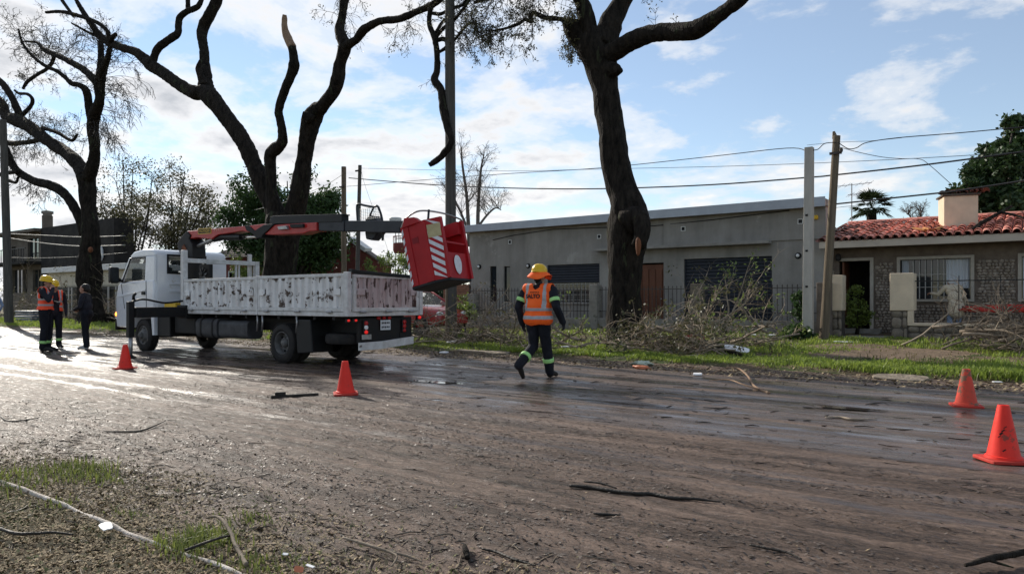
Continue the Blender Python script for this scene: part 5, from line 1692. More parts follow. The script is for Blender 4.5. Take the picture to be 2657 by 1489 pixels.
# windows
for wi, w_ in enumerate((ww, w2)):
    g = G(); g.box(w_[0], w_[1], TY + 0.12, TY + 0.13, w_[2], w_[3]); win = g.build('window', M['winglass'] if 'winglass' in M else M['glass'], tiled)
    g = G()
    g.box(w_[0] - 0.08, w_[0], TY - 0.07, TY + 0.10, w_[2] - 0.07, w_[3] + 0.08); g.box(w_[1], w_[1] + 0.08, TY - 0.07, TY + 0.10, w_[2] - 0.07, w_[3] + 0.08)
    g.box(w_[0], w_[1], TY - 0.07, TY + 0.10, w_[3], w_[3] + 0.08); g.box(w_[0], w_[1], TY - 0.07, TY + 0.10, w_[2] - 0.07, w_[2])
    g.build('frame', M['frame'], win, bevel=0.006)
    W = w_[1] - w_[0]
    # curtains just outside the dark room: pleated
    for c0, c1 in (((0.02, 0.12), (0.66, 0.98)) if wi == 0 else ((0.02, 0.6),)):
        g = G(); k = 30; V = []
        for i in range(k + 1):
            x = w_[0] + W * (c0 + (c1 - c0) * i / k)
            y = TY + 0.095 + 0.018 * math.sin(i * 1.3)
            V += [(x, y, w_[2] + 0.02 + (0.25 * (w_[3] - w_[2]) if c0 > .5 else 0)), (x, y, w_[3] - 0.01)]
        g.add(V, [(2 * i, 2 * i + 2, 2 * i + 3, 2 * i + 1) for i in range(k)])
        g.build('curtain', M['curtain'], win, smooth=180)
    for i, f in enumerate((0.19, 0.28, 0.365, 0.455, 0.545, 0.63)):
        x = w_[0] + W * f
        g = G(); g.box(x - 0.011, x + 0.011, TY + 0.03, TY + 0.048, w_[2] + 0.01, w_[3] - 0.01); g.build('grille_bar', M['paleiron'], win)
    for f in (0.30, 0.62):
        g = G(); z = w_[2] + (w_[3] - w_[2]) * f
        g.box(w_[0] + W * 0.17, w_[0] + W * 0.65, TY + 0.049, TY + 0.060, z - 0.008, z + 0.008); g.build('grille_bar', M['paleiron'], win)
# wall lamp by the door
x, _, z = at(2166, 668, TY)
g = G(); g.lathe([(0.03, 0.10), (0.07, 0.06), (0.08, -0.06), (0.05, -0.11), (0.0, -0.12)], 10, (x + 0.12, TY - 0.14, z)); g.build('wall_lamp', M['ironblack'], tiled, smooth=40)

# ---------------------------------------------------------------- garden wall of the tiled house
GY = 20.6
gw = thing('garden_wall', 'cream gate piers and low field stone wall before the tiled house', 'wall', (X_(2340, GY), GY, 0.28))
def stones(parent, x0, x1, z0, z1, yf, wr, hr, seed, skip=None):
    rng = random.Random(seed)
    z = z0
    while z < z1 - 0.03:
        h = min(rng.uniform(*hr), z1 - z)
        x = x0
        while x < x1 - 0.03:
            w = min(rng.uniform(*wr), x1 - x)
            if x1 - (x + w) < 0.08: w = x1 - x
            n = 8; V = []; dep = rng.uniform(0.014, 0.032)
            cx_, cz_ = x + w / 2, z + h / 2
            P = []
            for k in range(n):
                a = 2 * math.pi * (k + 0.5) / n
                q = 1.08 if k % 2 == 0 else 1.08
                P.append((cx_ + max(-.5, min(.5, 0.72 * math.cos(a))) * (w - 0.012) * rng.uniform(.92, 1), cz_ + max(-.5, min(.5, 0.72 * math.sin(a))) * (h - 0.012) * rng.uniform(.92, 1)))
            V = [(p[0], yf, p[1]) for p in P] + [(cx_ + (p[0] - cx_) * .82, yf - dep * rng.uniform(.7, 1), cz_ + (p[1] - cz_) * .82) for p in P] + [(cx_, yf - dep * 1.25, cz_)]
            F = [(k, (k + 1) % n, n + (k + 1) % n, n + k) for k in range(n)] + [(n + k, n + (k + 1) % n, 2 * n) for k in range(n)]
            g = G(); g.add(V, F); g.build('stone', M['rockbig'], parent, smooth=50)
            x += w
        z += h
# right pier
a, b_ = X_(2311, GY), X_(2373, GY)
zs0 = Z_(2340, 806, GY); zt = Z_(2340, 709, GY)
g = G(); g.box(a, b_, GY - 0.16, GY + 0.40, zs0, zt); pier = g.build('pier', M['cream'], gw, bevel=0.02)
g = G(); g.box(a + 0.03, b_ - 0.14, GY - 0.12, GY + 0.38, 0.0, zs0 - 0.001); pb = g.build('pier_foot', M['mortar'], gw)
stones(pb, a + 0.03, b_ - 0.14, 0.22, zs0 - 0.005, GY - 0.121, (0.22, 0.30), (0.2, 0.36), 5)
# low wall with cream coping running right
zl = Z_(2420, 840, GY)
g = G(); g.box(b_ - 0.139, 2.6, GY - 0.10, GY + 0.22, 0.0, zl - 0.055); lw = g.build('low_wall', M['mortar'], gw)
stones(lw, b_ - 0.13, 0.6, 0.20, zl - 0.06, GY - 0.101, (0.12, 0.34), (0.12, 0.24), 6)
g = G(); g.box(b_ - 0.14, 2.6, GY - 0.15, GY + 0.27, zl - 0.054, zl + 0.02); g.build('coping', M['cream'], gw, bevel=0.012)
g = G(); g.box(b_ - 0.14, b_ - 0.02, GY - 0.155, GY + 0.10, zl + 0.021, zs0 - 0.002); g.build('pier_return', M['cream'], gw, bevel=0.008)
# left pier
a2, b2 = X_(2158, GY), X_(2189, GY)
zt2, zb2 = Z_(2175, 714, GY), Z_(2175, 806, GY)
g = G(); g.box(a2, b2, GY - 0.16, GY + 0.3, zb2, zt2); g.build('pier', M['cream'], gw, bevel=0.02)
g = G(); g.box(a2 + 0.02, b2 - 0.02, GY - 0.12, GY + 0.28, 0.0, zb2 - 0.001); pb2 = g.build('pier_foot', M['mortar'], gw)
stones(pb2, a2 + 0.02, b2 - 0.02, 0.22, zb2 - 0.005, GY - 0.121, (0.14, 0.2), (0.2, 0.34), 8)
# thin black railing above the coping
rail = thing('garden_railing', 'thin black iron railing above the stone wall on the right', 'railing', (b_, GY + 0.06, zl))
for z, t in ((Z_(2480, 728, GY + 0.06), 0.013),):
    g = G(); g.box(b_ + 0.001, 2.6, GY + 0.05, GY + 0.07, z - t, z + t); g.build('rail', M['ironblack'], rail)
    for i in range(5):
        x = b_ + 0.95 + i * 0.85
        g = G(); g.box(x - 0.009, x + 0.009, GY + 0.071, GY + 0.087, zl + 0.021, z + 0.12); g.build('bar', M['ironblack'], rail)
# threshold slab of the gate
g = G(); g.box(b2 + 0.05, a - 0.05, GY - 0.5, GY + 0.9, 0.10, 0.29); tag(g.build('gate_threshold', M['concrete'], bevel=0.02, loc=(b2, GY, 0.2)), 'worn concrete threshold between the cream gate piers', 'step')

# potted bush in the doorway, plants along the wall
crown_tree('garden_shrub', 'bright leafy bush before the open door of the tiled house', 'shrub', (X_(2222, 21.4), 21.4, 0.3), 0.05, 0.35,
           px_clumps([(2212, 745, 16), (2228, 760, 18), (2205, 775, 17), (2235, 785, 17), (2215, 805, 18), (2238, 815, 14), (2202, 825, 14), (2225, 835, 14)], 21.4, 0.2, 31), 0.040, 2400, 'plantleaf', 32, 0.6, group='shrubs in the front gardens')
crown_tree('garden_shrub', 'small shrub just left of the square concrete pole', 'shrub', (X_(2082, 20.0), 20.0, 0.28), 0.04, 0.4,
           px_clumps([(2065, 770, 13), (2078, 785, 13), (2085, 755, 10), (2075, 800, 10)], 20.0, 0.15, 33), 0.045, 900, 'leaf_green', 34, 0.6, group='shrubs in the front gardens')
crown_tree('garden_shrub', 'low creeping plant at the foot of the concrete pole', 'shrub', (X_(2065, 18.9), 18.9, 0.25), 0.03, 0.1,
           px_clumps([(2045, 862, 13), (2062, 858, 14), (2078, 862, 12), (2035, 870, 9), (2088, 868, 9)], 18.9, 0.15, 35), 0.05, 1400, 'leaf_green', 36, 0.6, group='shrubs in the front gardens')
crown_tree('garden_shrub', 'weedy bush growing by the tall dark pole', 'shrub', (X_(1205, 17.0), 17.0, 0.16), 0.03, 0.35,
           px_clumps([(1195, 800, 14), (1212, 790, 13), (1200, 770, 12), (1185, 820, 14), (1215, 815, 12)], 17.0, 0.3, 37), 0.045, 1000, 'plantleaf', 38, 0.6, group='shrubs in the front gardens')

# trodden earth path to the gate
P = []
n = 40
pc = (-3.3, 16.6)
for k in range(n):
    a_ = 2 * math.pi * k / n
    r = 1 + 0.16 * math.sin(3 * a_ + 1) + 0.1 * math.sin(5 * a_)
    P.append((pc[0] + 1.9 * r * math.cos(a_) + 0.5, pc[1] + 2.0 * r * math.sin(a_)))
V = [(pc[0] + .5, pc[1], float(verge_h(np.array(pc[0] + .5), np.array(pc[1]))) + 0.02)]
for f in (0.33, 0.66, 1.0):
    for (x, y) in P:
        xx, yy = pc[0] + 0.5 + (x - pc[0] - 0.5) * f, pc[1] + (y - pc[1]) * f
        V.append((xx, yy, float(verge_h(np.array(xx), np.array(yy))) + (0.022 if f < 1 else -0.02)))
F3 = [(0, 1 + k, 1 + (k + 1) % n) for k in range(n)]
g = G(); g.add(V, F3 + [(1 + r * n + k, 1 + (r + 1) * n + k, 1 + (r + 1) * n + (k + 1) % n, 1 + r * n + (k + 1) % n) for r in range(2) for k in range(n)])
tag(g.build('path', M['dirtpath'], smooth=180), 'patch of trodden brown earth leading to the gate', 'path', kind='structure')

# ================================================================ background buildings on the left
DY = 22.0
dx0, dx1 = X_(8, DY), X_(323, DY)
zd = Z_(300, 566, DY)
dark = thing('two_storey_house', 'dark weather stained two storey house with flat roof at far left', 'house', (dx0, DY, 0.3))
dh = []
for a, b_, t, bt in ((30, 42, 640, 690), (72, 100, 618, 672), (60, 72, 700, 760), (85, 105, 700, 765), (32, 58, 700, 760)):
    dh.append((X_(a, DY), X_(b_, DY), Z_((a + b_) / 2, bt, DY), Z_((a + b_) / 2, t, DY)))
g = G(); xm = X_(116, DY)
wall_with_holes(g, dx0, xm, 0, zd - 0.25, DY, DY + 0.3, dh)
g.build('wall', M['tanwall'], dark)
g = G(); g.box(xm + 0.001, X_(306, DY), DY - 0.25, DY + 1.0, 0, zd - 0.02); g.build('blank_wall', M['darkwall'], dark)
g = G(); g.box(dx0 + .01, xm, DY + 0.9, DY + 4, 0, zd - 0.26); g.build('core', M['interior'], dark)
g = G(); g.box(dx0 - 0.5, xm, DY - 0.7, DY + 4.2, zd - 0.249, zd - 0.03); g.build('roof_slab', M['tanwall'], dark)
for h in dh:
    g = G(); g.box(h[0], h[1], DY + 0.18, DY + 0.20, h[2], h[3]); w_ = g.build('window', M['glass'], dark)
    g = G(); m_ = (h[0] + h[1]) / 2; g.box(m_ - 0.05, m_ + 0.05, DY + 0.12, DY + 0.178, h[2], h[3]); g.build('frame', M['tanwall'], w_)
# balcony
zb = Z_(70, 682, DY)
g = G(); g.box(dx0, xm, DY - 1.3, DY - 0.001, zb - 0.2, zb); bal = g.build('balcony', M['darkwall'], dark)
bb = None
for i in range(26):
    x = dx0 + 0.3 + i * (xm - dx0 - 0.4) / 26
    g = G(); g.box(x - 0.02, x + 0.02, DY - 1.27, DY - 1.23, zb + 0.001, zb + 0.9); g.build('baluster', M['ironblack'], bal)
g = G(); g.box(dx0, xm, DY - 1.28, DY - 1.22, zb + 0.901, zb + 0.96); g.build('handrail', M['ironblack'], bal)
# chimney pot
p = at(123, 560, DY + 1)
g = G(); g.lathe([(0.36, -1.0), (0.36, 0.0)], 16, (p[0], p[1], p[2]), cap=True); cp = g.build('chimney', M['tanwall'], dark, smooth=40)
g = G(); g.lathe([(0.30, 0.001), (0.30, 0.12), (0.40, 0.16), (0.40, 0.34), (0.0, 0.42)], 16, (p[0], p[1], p[2])); g.build('chimney_cap', M['concrete'], cp, smooth=40)
# pale object on the wall (meter box / tank)
p = at(262, 658, DY - 0.4)
g = G(); g.ball((p[0], DY - 0.42, p[2]), (0.28, 0.16, 0.5), 12); g.build('wall_tank', M['offwhite'], dark, smooth=180)

# beige carport with white eave before it
BY = 19.4
bx0, bx1 = X_(126, BY), X_(330, BY)
car = thing('carport', 'beige carport wall with white eave behind the standing woman', 'carport', (bx0, BY, 0.3))
z1, z2 = Z_(250, 703, BY), Z_(250, 688, BY)
zlo = Z_(250, 745, BY)
nb = 12
for i in range(nb):
    a = bx0 + (bx1 - bx0) * i / nb; b_ = bx0 + (bx1 - bx0) * (i + 1) / nb - 0.012
    g = G(); g.box(a, b_, BY + (0.0 if i % 2 else 0.008), BY + 0.05, zlo, z1); g.build('panel', M['beigewall'], car)
g = G(); g.box(bx0 - 0.3, bx1 + 0.4, BY - 0.3, BY + 3.0, z1 + 0.001, z2); g.build('eave', M['offwhite'], car, bevel=0.02)
g = G(); g.box(bx0, bx1, BY + 2.6, BY + 2.7, 0.2, z1); g.build('back_wall', M['darkwall'], car)
for f in (0.0, 0.33, 0.66, 1.0):
    x = bx0 + (bx1 - bx0 - 0.2) * f
    g = G(); g.box(x, x + 0.2, BY + 0.06, BY + 0.26, 0.0, z1 - 0.001); g.build('post', M['beigewall'], car)
# iron bar fence before the carport
IY = 18.6
ix0, ix1 = X_(135, IY), X_(318, IY)
f2 = thing('iron_fence', 'tall iron bar fence with pale posts behind the people', 'fence', (ix0, IY, 0.25))
zt = Z_(230, 744, IY)
n = int((ix1 - ix0) / 0.13)
bar = None
for i in range(n):
    x = ix0 + i * 0.13
    if bar is None:
        g = G(); g.box(x - 0.014, x + 0.014, IY - 0.014, IY + 0.014, 0.2, zt); g.add([(x - 0.03, IY, zt), (x, IY - 0.02, zt), (x + 0.03, IY, zt), (x, IY, zt + 0.14)], [(0, 1, 3), (1, 2, 3), (2, 0, 3)])
        bar = g.build('bar', M['ironblack'], f2)
    else:
        o = copy_obj(bar, f2); o.location = (x - ix0, 0, 0)
for z in (zt - 0.12, 0.45):
    g = G(); g.box(ix0, ix1, IY - 0.045, IY - 0.016, z - 0.03, z + 0.03); g.build('rail', M['ironblack'], f2)
for px in (182, 190, 285, 305, 312):
    x = X_(px, IY); g = G(); g.box(x - 0.06, x + 0.06, IY - 0.10, IY - 0.046, 0.2, zt - 0.02); g.build('post', M['paleiron'], f2)

# grey roofed house behind the cab, with red wall
q = thing('red_wall_house', 'red walled house with brown grey tiled roof behind the truck bed', 'house', (X_(620, 26), 26, 0.3))
qx0, qx1 = X_(548, 26), X_(700, 26)
ze = Z_(620, 668, 26); zrg2 = Z_(620, 628, 30)
hw = (X_(596, 26), X_(612, 26), Z_(604, 722, 26), Z_(604, 707, 26))
g = G(); wall_with_holes(g, qx0, qx1, 0, ze, 26, 26.3, [hw]); g.box(qx0, qx1, 26.31, 32, 0, ze); g.build('wall', M['redwall'], q)
g = G(); g.box(hw[0], hw[1], 26.1, 26.15, hw[2], hw[3]); w_ = g.build('window', M['glass'], q)
g = G(); g.box(hw[0] - 0.1, hw[0], 25.95, 26.1, hw[2] - .1, hw[3] + .1); g.box(hw[1], hw[1] + .1, 25.95, 26.1, hw[2] - .1, hw[3] + .1); g.box(hw[0], hw[1], 25.95, 26.1, hw[3], hw[3] + .1); g.build('frame', M['offwhite'], w_)
g = G(); g.add([(qx0 - 0.5, 25.4, ze - 0.02), (qx1 + 0.5, 25.4, ze - 0.02), (qx1 - 1.0, 29.5, zrg2 + 0.3), (qx0 + 2.0, 29.5, zrg2 + 0.3), (qx0 - 0.5, 32.5, ze - 0.02), (qx1 + 0.5, 32.5, ze - 0.02)],
                [(0, 1, 2, 3), (3, 2, 5, 4), (0, 3, 4), (1, 5, 2), (0, 4, 5, 1)]); rf = g.build('roof', M['greytile'], q)
for k in range(12):
    f = (k + 0.5) / 12
    y = 25.4 + 4.1 * f; z = ze - 0.02 + (zrg2 + 0.32 - ze) * f
    g = G(); xa = qx0 - 0.5 + 2.5 * f; xb = qx1 + 0.5 - 1.5 * f
    g.box(xa, xb, y - 0.03, y + 0.03, z - 0.02, z + 0.05); g.build('tile_course', M['greytile'], rf)
# long red garden wall and gable
r_ = thing('red_gable_building', 'dull red building with a stepped sloping gable behind the pole pair', 'building', (X_(850, 27), 27, 0.3))
ox0, ox1 = X_(760, 27), X_(1005, 27)
pts = []
for px, py in ((760, 690), (850, 676), (898, 650), (912, 628), (930, 640), (950, 655), (985, 680), (1005, 690)):
    p = at(px, py, 27); pts.append((p[0], p[2]))
g = G(); g.prism([(ox0, 0.0)] + pts + [(ox1, 0.0)], 'y', 27, 27.3); g.build('wall', M['redwall'], r_)
for i in range(len(pts) - 1):
    a, b_ = pts[i], pts[i + 1]
    m_ = ((a[0] + b_[0]) / 2, (a[1] + b_[1]) / 2); L = math.hypot(b_[0] - a[0], b_[1] - a[1]); an = math.atan2(b_[1] - a[1], b_[0] - a[0])
    g = G(); g.obox((m_[0], 27.14, m_[1] + 0.05), (L, 0.42, 0.08), Matrix.Rotation(-an, 3, 'Y')); g.build('coping', M['greytile'], r_)
p = at(938, 641, 27.2)
g = G(); g.obox((p[0], 27.1, p[2] + 0.14), (1.5, 0.5, 0.22), Matrix.Rotation(R(28), 3, 'Y')); g.build('roof_sheet', M['offwhite'], r_)
# white water tank on a red lattice platform
tk = thing('water_tower', 'white water tank over a round red platform on thin lattice legs', 'water tower', (X_(1050, 40), 40, 0.3))
p = at(1026, 575, 40); rr = 16 * depth_of(p) / FPX
g = G(); g.lathe([(0, -0.35), (rr, -0.33), (rr, 0.15), (rr * 1.03, 0.16), (rr * 1.03, 0.22), (rr * .9, 0.30), (0, 0.34)], 20, p); g.build('tank', M['tank'], tk, smooth=40)
pc_ = at(1050, 650, 40); R2 = 30 * depth_of(pc_) / FPX
g = G(); g.lathe([(0, -0.25), (R2 * 0.9, -0.22), (R2, 0.0), (R2, 0.55), (R2 * 0.97, 0.56), (R2 * 0.96, 0.0), (0, -0.04)], 22, pc_); g.build('platform', M['redwall'], tk, smooth=40)
for k in range(16):
    a = 2 * math.pi * k / 16
    g = G(); g.tube([(pc_[0] + R2 * .98 * math.cos(a), pc_[1] + R2 * .98 * math.sin(a), pc_[2] + 0.56), (pc_[0] + R2 * .98 * math.cos(a), pc_[1] + R2 * .98 * math.sin(a), pc_[2] + 1.05)], 0.02, 5); g.build('baluster', M['redwall'], tk)
g = G(); g.lathe([(R2 * 0.96, 1.05), (R2, 1.05), (R2, 1.10), (R2 * 0.96, 1.10), (R2 * 0.96, 1.05)], 22, pc_); g.build('handrail', M['redwall'], tk)
for sx in (-0.75, -0.25, 0.25, 0.75):
    for sy in (-0.5, 0.5):
        x, y = pc_[0] + sx * R2 * 0.8, pc_[1] + sy * R2
        g = G(); g.tube([(x, y, 0.0), (x, y, p[2] - 0.36)], 0.035, 6); g.build('leg', M['steel'], tk)
for z in np.arange(1.2, p[2] - 0.4, 0.8):
    g = G(); g.box(pc_[0] - R2 * 0.6, pc_[0] + R2 * 0.6, pc_[1] - R2 * 0.5 - 0.03, pc_[1] - R2 * 0.5 + 0.03, z, z + 0.04); g.build('brace', M['steel'], tk)
# brick stub wall left of the grey house
g = G(); yb_ = 21.0
g.box(X_(1196, yb_), X_(1216, yb_), yb_, yb_ + 0.3, 0.0, Z_(1205, 735, yb_))
M['brickish'] = pm('old_brick', (0.30, 0.145, 0.09), (0.20, 0.095, 0.06), 6, 0.9, 0.6, 40)
bw = thing('brick_wall', 'bare orange brick side wall between the basket and the grey house', 'wall', (X_(1196, yb_), yb_, 0.3))
bx_a, bx_b, zz = X_(1150, yb_), X_(1217, yb_), Z_(1205, 738, yb_)
k = 0; z = 0.2
while z < zz:
    x = bx_a - (0.13 if k % 2 else 0)
    while x < bx_b:
        x2 = min(x + 0.25, bx_b)
        if x2 - x > 0.05:
            g = G(); g.box(max(x, bx_a), x2, yb_, yb_ + 0.12, z, z + 0.085); g.build('brick', M['brickish'], bw)
        x += 0.262
    z += 0.097; k += 1
g = G(); g.box(bx_a, bx_b, yb_ + 0.02, yb_ + 0.11, 0.1, zz - 0.02); g.build('mortar', M['mortar'], bw)

# TV antenna behind the roofs
pa = at(2210, 480, 26); an = thing('tv_antenna', 'thin old television antenna left of the palm', 'antenna', (pa[0], 26, 3.5))
g = G(); g.tube([(pa[0], 26, 3.2), (pa[0], 26, pa[2] + 0.05)], 0.018, 6); g.build('mast', M['steel'], an)
for (a0, a1, zo) in (((2173, 484), (2262, 474), 0), ((2200, 506), (2232, 503), 0)):
    p0, p1 = at(*a0, 26), at(*a1, 26)
    g = G(); g.tube([p0, p1], 0.011, 5); bm = g.build('boom', M['steel'], an)
    for f in (0.12, 0.3, 0.62, 0.8, 0.97):
        q_ = Vector(p0).lerp(Vector(p1), f)
        g = G(); g.tube([q_ - Vector((0.05, 0.25, 0.1)), q_ + Vector((0.05, 0.25, 0.1))], 0.006, 4); g.build('element', M['steel'], bm)

# lattice fence corner far behind (hedge line so that no bare horizon shows between houses)
rngh = random.Random(77)
for i, (px, Y, hpx, label) in enumerate(((60, 60, 700, 'far dark hedge behind the stained house'), (1150, 50, 700, 'distant trees filling the gap behind the brick wall'), (2140, 46, 640, 'distant dark trees in the gap between the two houses'))):
    cl = []
    for k in range(12):
        cl.append((px + rngh.uniform(-60, 60), rngh.uniform(hpx, 790), rngh.uniform(16, 26)))
    crown_tree('distant_tree', label, 'tree', gbase(px, Y), 0.2, 1.5, px_clumps(cl, Y, 1.5, 50 + i), 0.14, 3500, 'leaf_dark', 60 + i, 0.7)
# ================================================================ crane truck
tr = thing('crane_truck', 'white flatbed truck with chipped bed and red folding crane parked on the mud', 'truck', (-13.2, 9.55, 0.0))
YN, YFR = 8.60, 10.50
XR, XB = -9.97, -15.55                     # tail and head of the bed


def q3(x, y): return (450 + x / 5.724, 530 + y / 5.724)
def q2(x, y): return (700 + x / 2.887, 500 + y / 2.887)
def q1(x, y): return (250 + x / 2.888, 500 + y / 2.888)
def XZ(p, Y): a = at(p[0], p[1], Y); return (a[0], a[2])


# ---- wheels
def wheel(cx, cy_out, side, r=0.385, w=0.23, dual=False, dish=0.0, bright=True):
    """side -1: outer face towards the camera"""
    s = side
    y0 = cy_out
    def Yp(d): return y0 - s * d          # d measured inwards from the outer face
    g = G()
    prof = []
    for d, rr in ((0.03, 0.23), (0.0, 0.27), (0.004, 0.33), (0.03, 0.372), (0.06, 0.385), (w / 2, 0.388), (w - 0.06, 0.385), (w - 0.03, 0.372), (w, 0.33), (w, 0.27), (w - 0.03, 0.23)):
        prof.append((rr * r / 0.385, Yp(d)))
    if dual:
        prof += [(rr * r / 0.385, Yp(d + w + 0.04)) for d, rr in ((0.03, 0.23), (0.0, 0.27), (0.004, 0.33), (0.03, 0.372), (0.06, 0.385), (w - 0.06, 0.385), (w - 0.03, 0.372), (w, 0.33), (w, 0.25))]
    g.lathe(prof, 36, (cx, 0, r), 'y')
    wl_ = g.build('wheel', M['rubber'], tr, smooth=35)
    g = G()
    blocks = 40
    for k in range(blocks):
        a = 2 * math.pi * k / blocks
        for d0, d1 in ((0.02, 0.07), (0.085, w - 0.085), (w - 0.07, w - 0.02)):
            c = (cx + math.cos(a) * (r + 0.002), Yp((d0 + d1) / 2), r + math.sin(a) * (r + 0.002))
            g.obox(c, (0.014, d1 - d0, 0.040), Matrix.Rotation(-a, 3, 'Y'))
    tag(g.build('tread', M['rubber'], wl_), kind='stuff')
    g = G()
    if dish:
        g.lathe([(0.23, Yp(0.02)), (0.215, Yp(0.015)), (0.20, Yp(0.05)), (0.185, Yp(dish)), (0.10, Yp(dish + 0.01)), (0.095, Yp(dish - 0.05)), (0.06, Yp(dish - 0.09)), (0.0, Yp(dish - 0.10))], 28, (cx, 0, r), 'y')
    else:
        g.lathe([(0.23, Yp(0.02)), (0.215, Yp(0.012)), (0.20, Yp(0.04)), (0.16, Yp(0.035)), (0.12, Yp(-0.012)), (0.085, Yp(-0.02)), (0.08, Yp(-0.06)), (0.05, Yp(-0.085)), (0.0, Yp(-0.09))], 28, (cx, 0, r), 'y')
    g.build('rim', M['steelwheel'], wl_, smooth=35)
    dd_ = dish if dish else 0.02
    for k in range(6):
        a = 2 * math.pi * k / 6 + 0.3
        g = G(); g.lathe([(0.0, 0.006), (0.026, 0.006), (0.028, -0.006)], 10, (cx + 0.165 * math.cos(a), Yp(dd_ - 0.008 if dish else 0.032), r + 0.165 * math.sin(a)), 'y'); g.build('rim_hole', M['black'], wl_)
    for k in range(6):
        a = 2 * math.pi * k / 6
        g = G(); g.lathe([(0.0, -0.018 if side < 0 else 0.018), (0.012, -0.016 if side < 0 else 0.016), (0.014, 0.012)], 6, (cx + 0.105 * math.cos(a), Yp(dd_ - 0.012), r + 0.105 * math.sin(a)), 'y'); g.build('wheel_nut', M['steel'], wl_)


M['steelwheel'] = pm('wheel_steel_dusty', (0.17, 0.165, 0.16), (0.085, 0.078, 0.072), 8, 0.6, 0.1, 50, metal=0.2)
wheel(-17.45, 8.66, -1)
wheel(-17.45, 10.46, 1)
wheel(-11.95, 8.63, -1, dual=True, dish=0.13)
wheel(-11.95, 10.47, 1, dual=True, dish=0.13)

# ---- chassis
g = G()
for y in (9.10, 9.92):
    g.box(-18.3, -10.15, y, y + 0.09, 0.60, 0.86)
for x in (-17.9, -16.6, -15.2, -13.8, -12.4, -10.9):
    g.box(x, x + 0.1, 9.191, 9.919, 0.64, 0.82)
g.build('chassis', M['chassis'], tr, bevel=0.01)
for x in (-17.45, -11.95):
    g = G(); g.tube([(x, 8.9, 0.385), (x, 10.2, 0.385)], 0.07, 10)
    if x > -15: g.ball((x, 9.55, 0.385), (0.2, 0.2, 0.2), 12)
    g.build('axle', M['chassis'], tr, smooth=40)
g = G(); g.box(-17.9, -16.5, 9.25, 9.85, 0.35, 0.95); g.build('engine', M['chassis'], tr, bevel=0.05)
# front mudguard behind the wheel, battery box, fuel tank, rear mudguards
g = G(); g.prism([(-17.02, 0.98), (-16.86, 0.98), (-16.84, 0.40), (-16.93, 0.40)], 'y', 8.64, 8.95); g.build('mudflap', M['white'], tr)
g = G(); g.box(-16.82, -16.25, 8.70, 9.08, 0.38, 0.93); g.build('battery_box', M['black'], tr, bevel=0.02)
g = G(); g.box(-16.2, -15.3, 8.78, 9.08, 0.46, 0.92); g.build('valve_box', M['chassis'], tr, bevel=0.03)
def rbox(x0, x1, y0, y1, z0, z1, r, n=5):
    P = []
    for cx_, cz_, a0 in ((y1 - r, z1 - r, 0), (y0 + r, z1 - r, 90), (y0 + r, z0 + r, 180), (y1 - r, z0 + r, 270)):
        for k in range(n + 1):
            a = R(a0 + 90 * k / n); P.append((cx_ + r * math.cos(a), cz_ + r * math.sin(a)))
    return P
g = G(); g.prism(rbox(0, 0, 8.66, 9.08, 0.40, 0.84, 0.13), 'x', -15.08, -14.25); ft = g.build('fuel_tank', M['tankgrey'] if 'tankgrey' in M else M['chassis'], tr, smooth=40)
M['tankgrey'] = pm('dusty_tank', (0.075, 0.075, 0.078), (0.045, 0.044, 0.045), 5, 0.6, 0.15, 40)
ft.data.materials[0] = M['tankgrey']
for x in (-14.9, -14.45):
    g = G(); g.prism(rbox(0, 0, 8.65, 9.09, 0.39, 0.85, 0.135), 'x', x, x + 0.05); g.build('strap', M['chassis'], ft, smooth=40)
g = G(); g.prism(rbox(0, 0, 8.68, 9.05, 0.42, 0.80, 0.10), 'x', -14.2, -13.15); g.build('air_tank', M['tankgrey'], tr, smooth=40)
for x0, x1 in ((-11.52, -11.46),):
    pass
g = G(); g.prism([(-11.50, 0.86), (-11.05, 0.86), (-10.98, 0.24), (-11.44, 0.20)], 'y', 8.63, 9.12); g.build('rear_mudflap', M['black'], tr, bevel=0.02)
g = G(); g.prism([(-11.50, 0.86), (-11.05, 0.86), (-10.98, 0.24), (-11.44, 0.20)], 'y', 9.98, 10.46); g.build('rear_mudflap', M['black'], tr, bevel=0.02)
# stays between bed and guard
for x in (-12.72, -12.55, -11.45):
    g = G(); g.tube([(x, 8.63, 0.93), (x + 0.02, 8.62, 0.78), (x - 0.06, 8.66, 0.60)], 0.018, 6); g.build('stay', M['steel'], tr, smooth=180)
# spare wheel lying flat under the tail
g = G(); g.lathe([(0.20, -0.09), (0.28, -0.105), (0.36, -0.09), (0.385, -0.05), (0.385, 0.05), (0.36, 0.09), (0.28, 0.105), (0.20, 0.09), (0.18, 0.02), (0.05, 0.0), (0.0, 0.0)], 30, (-10.62, 9.13, 0.50)); g.build('spare_wheel', M['rubber'], tr, smooth=40)
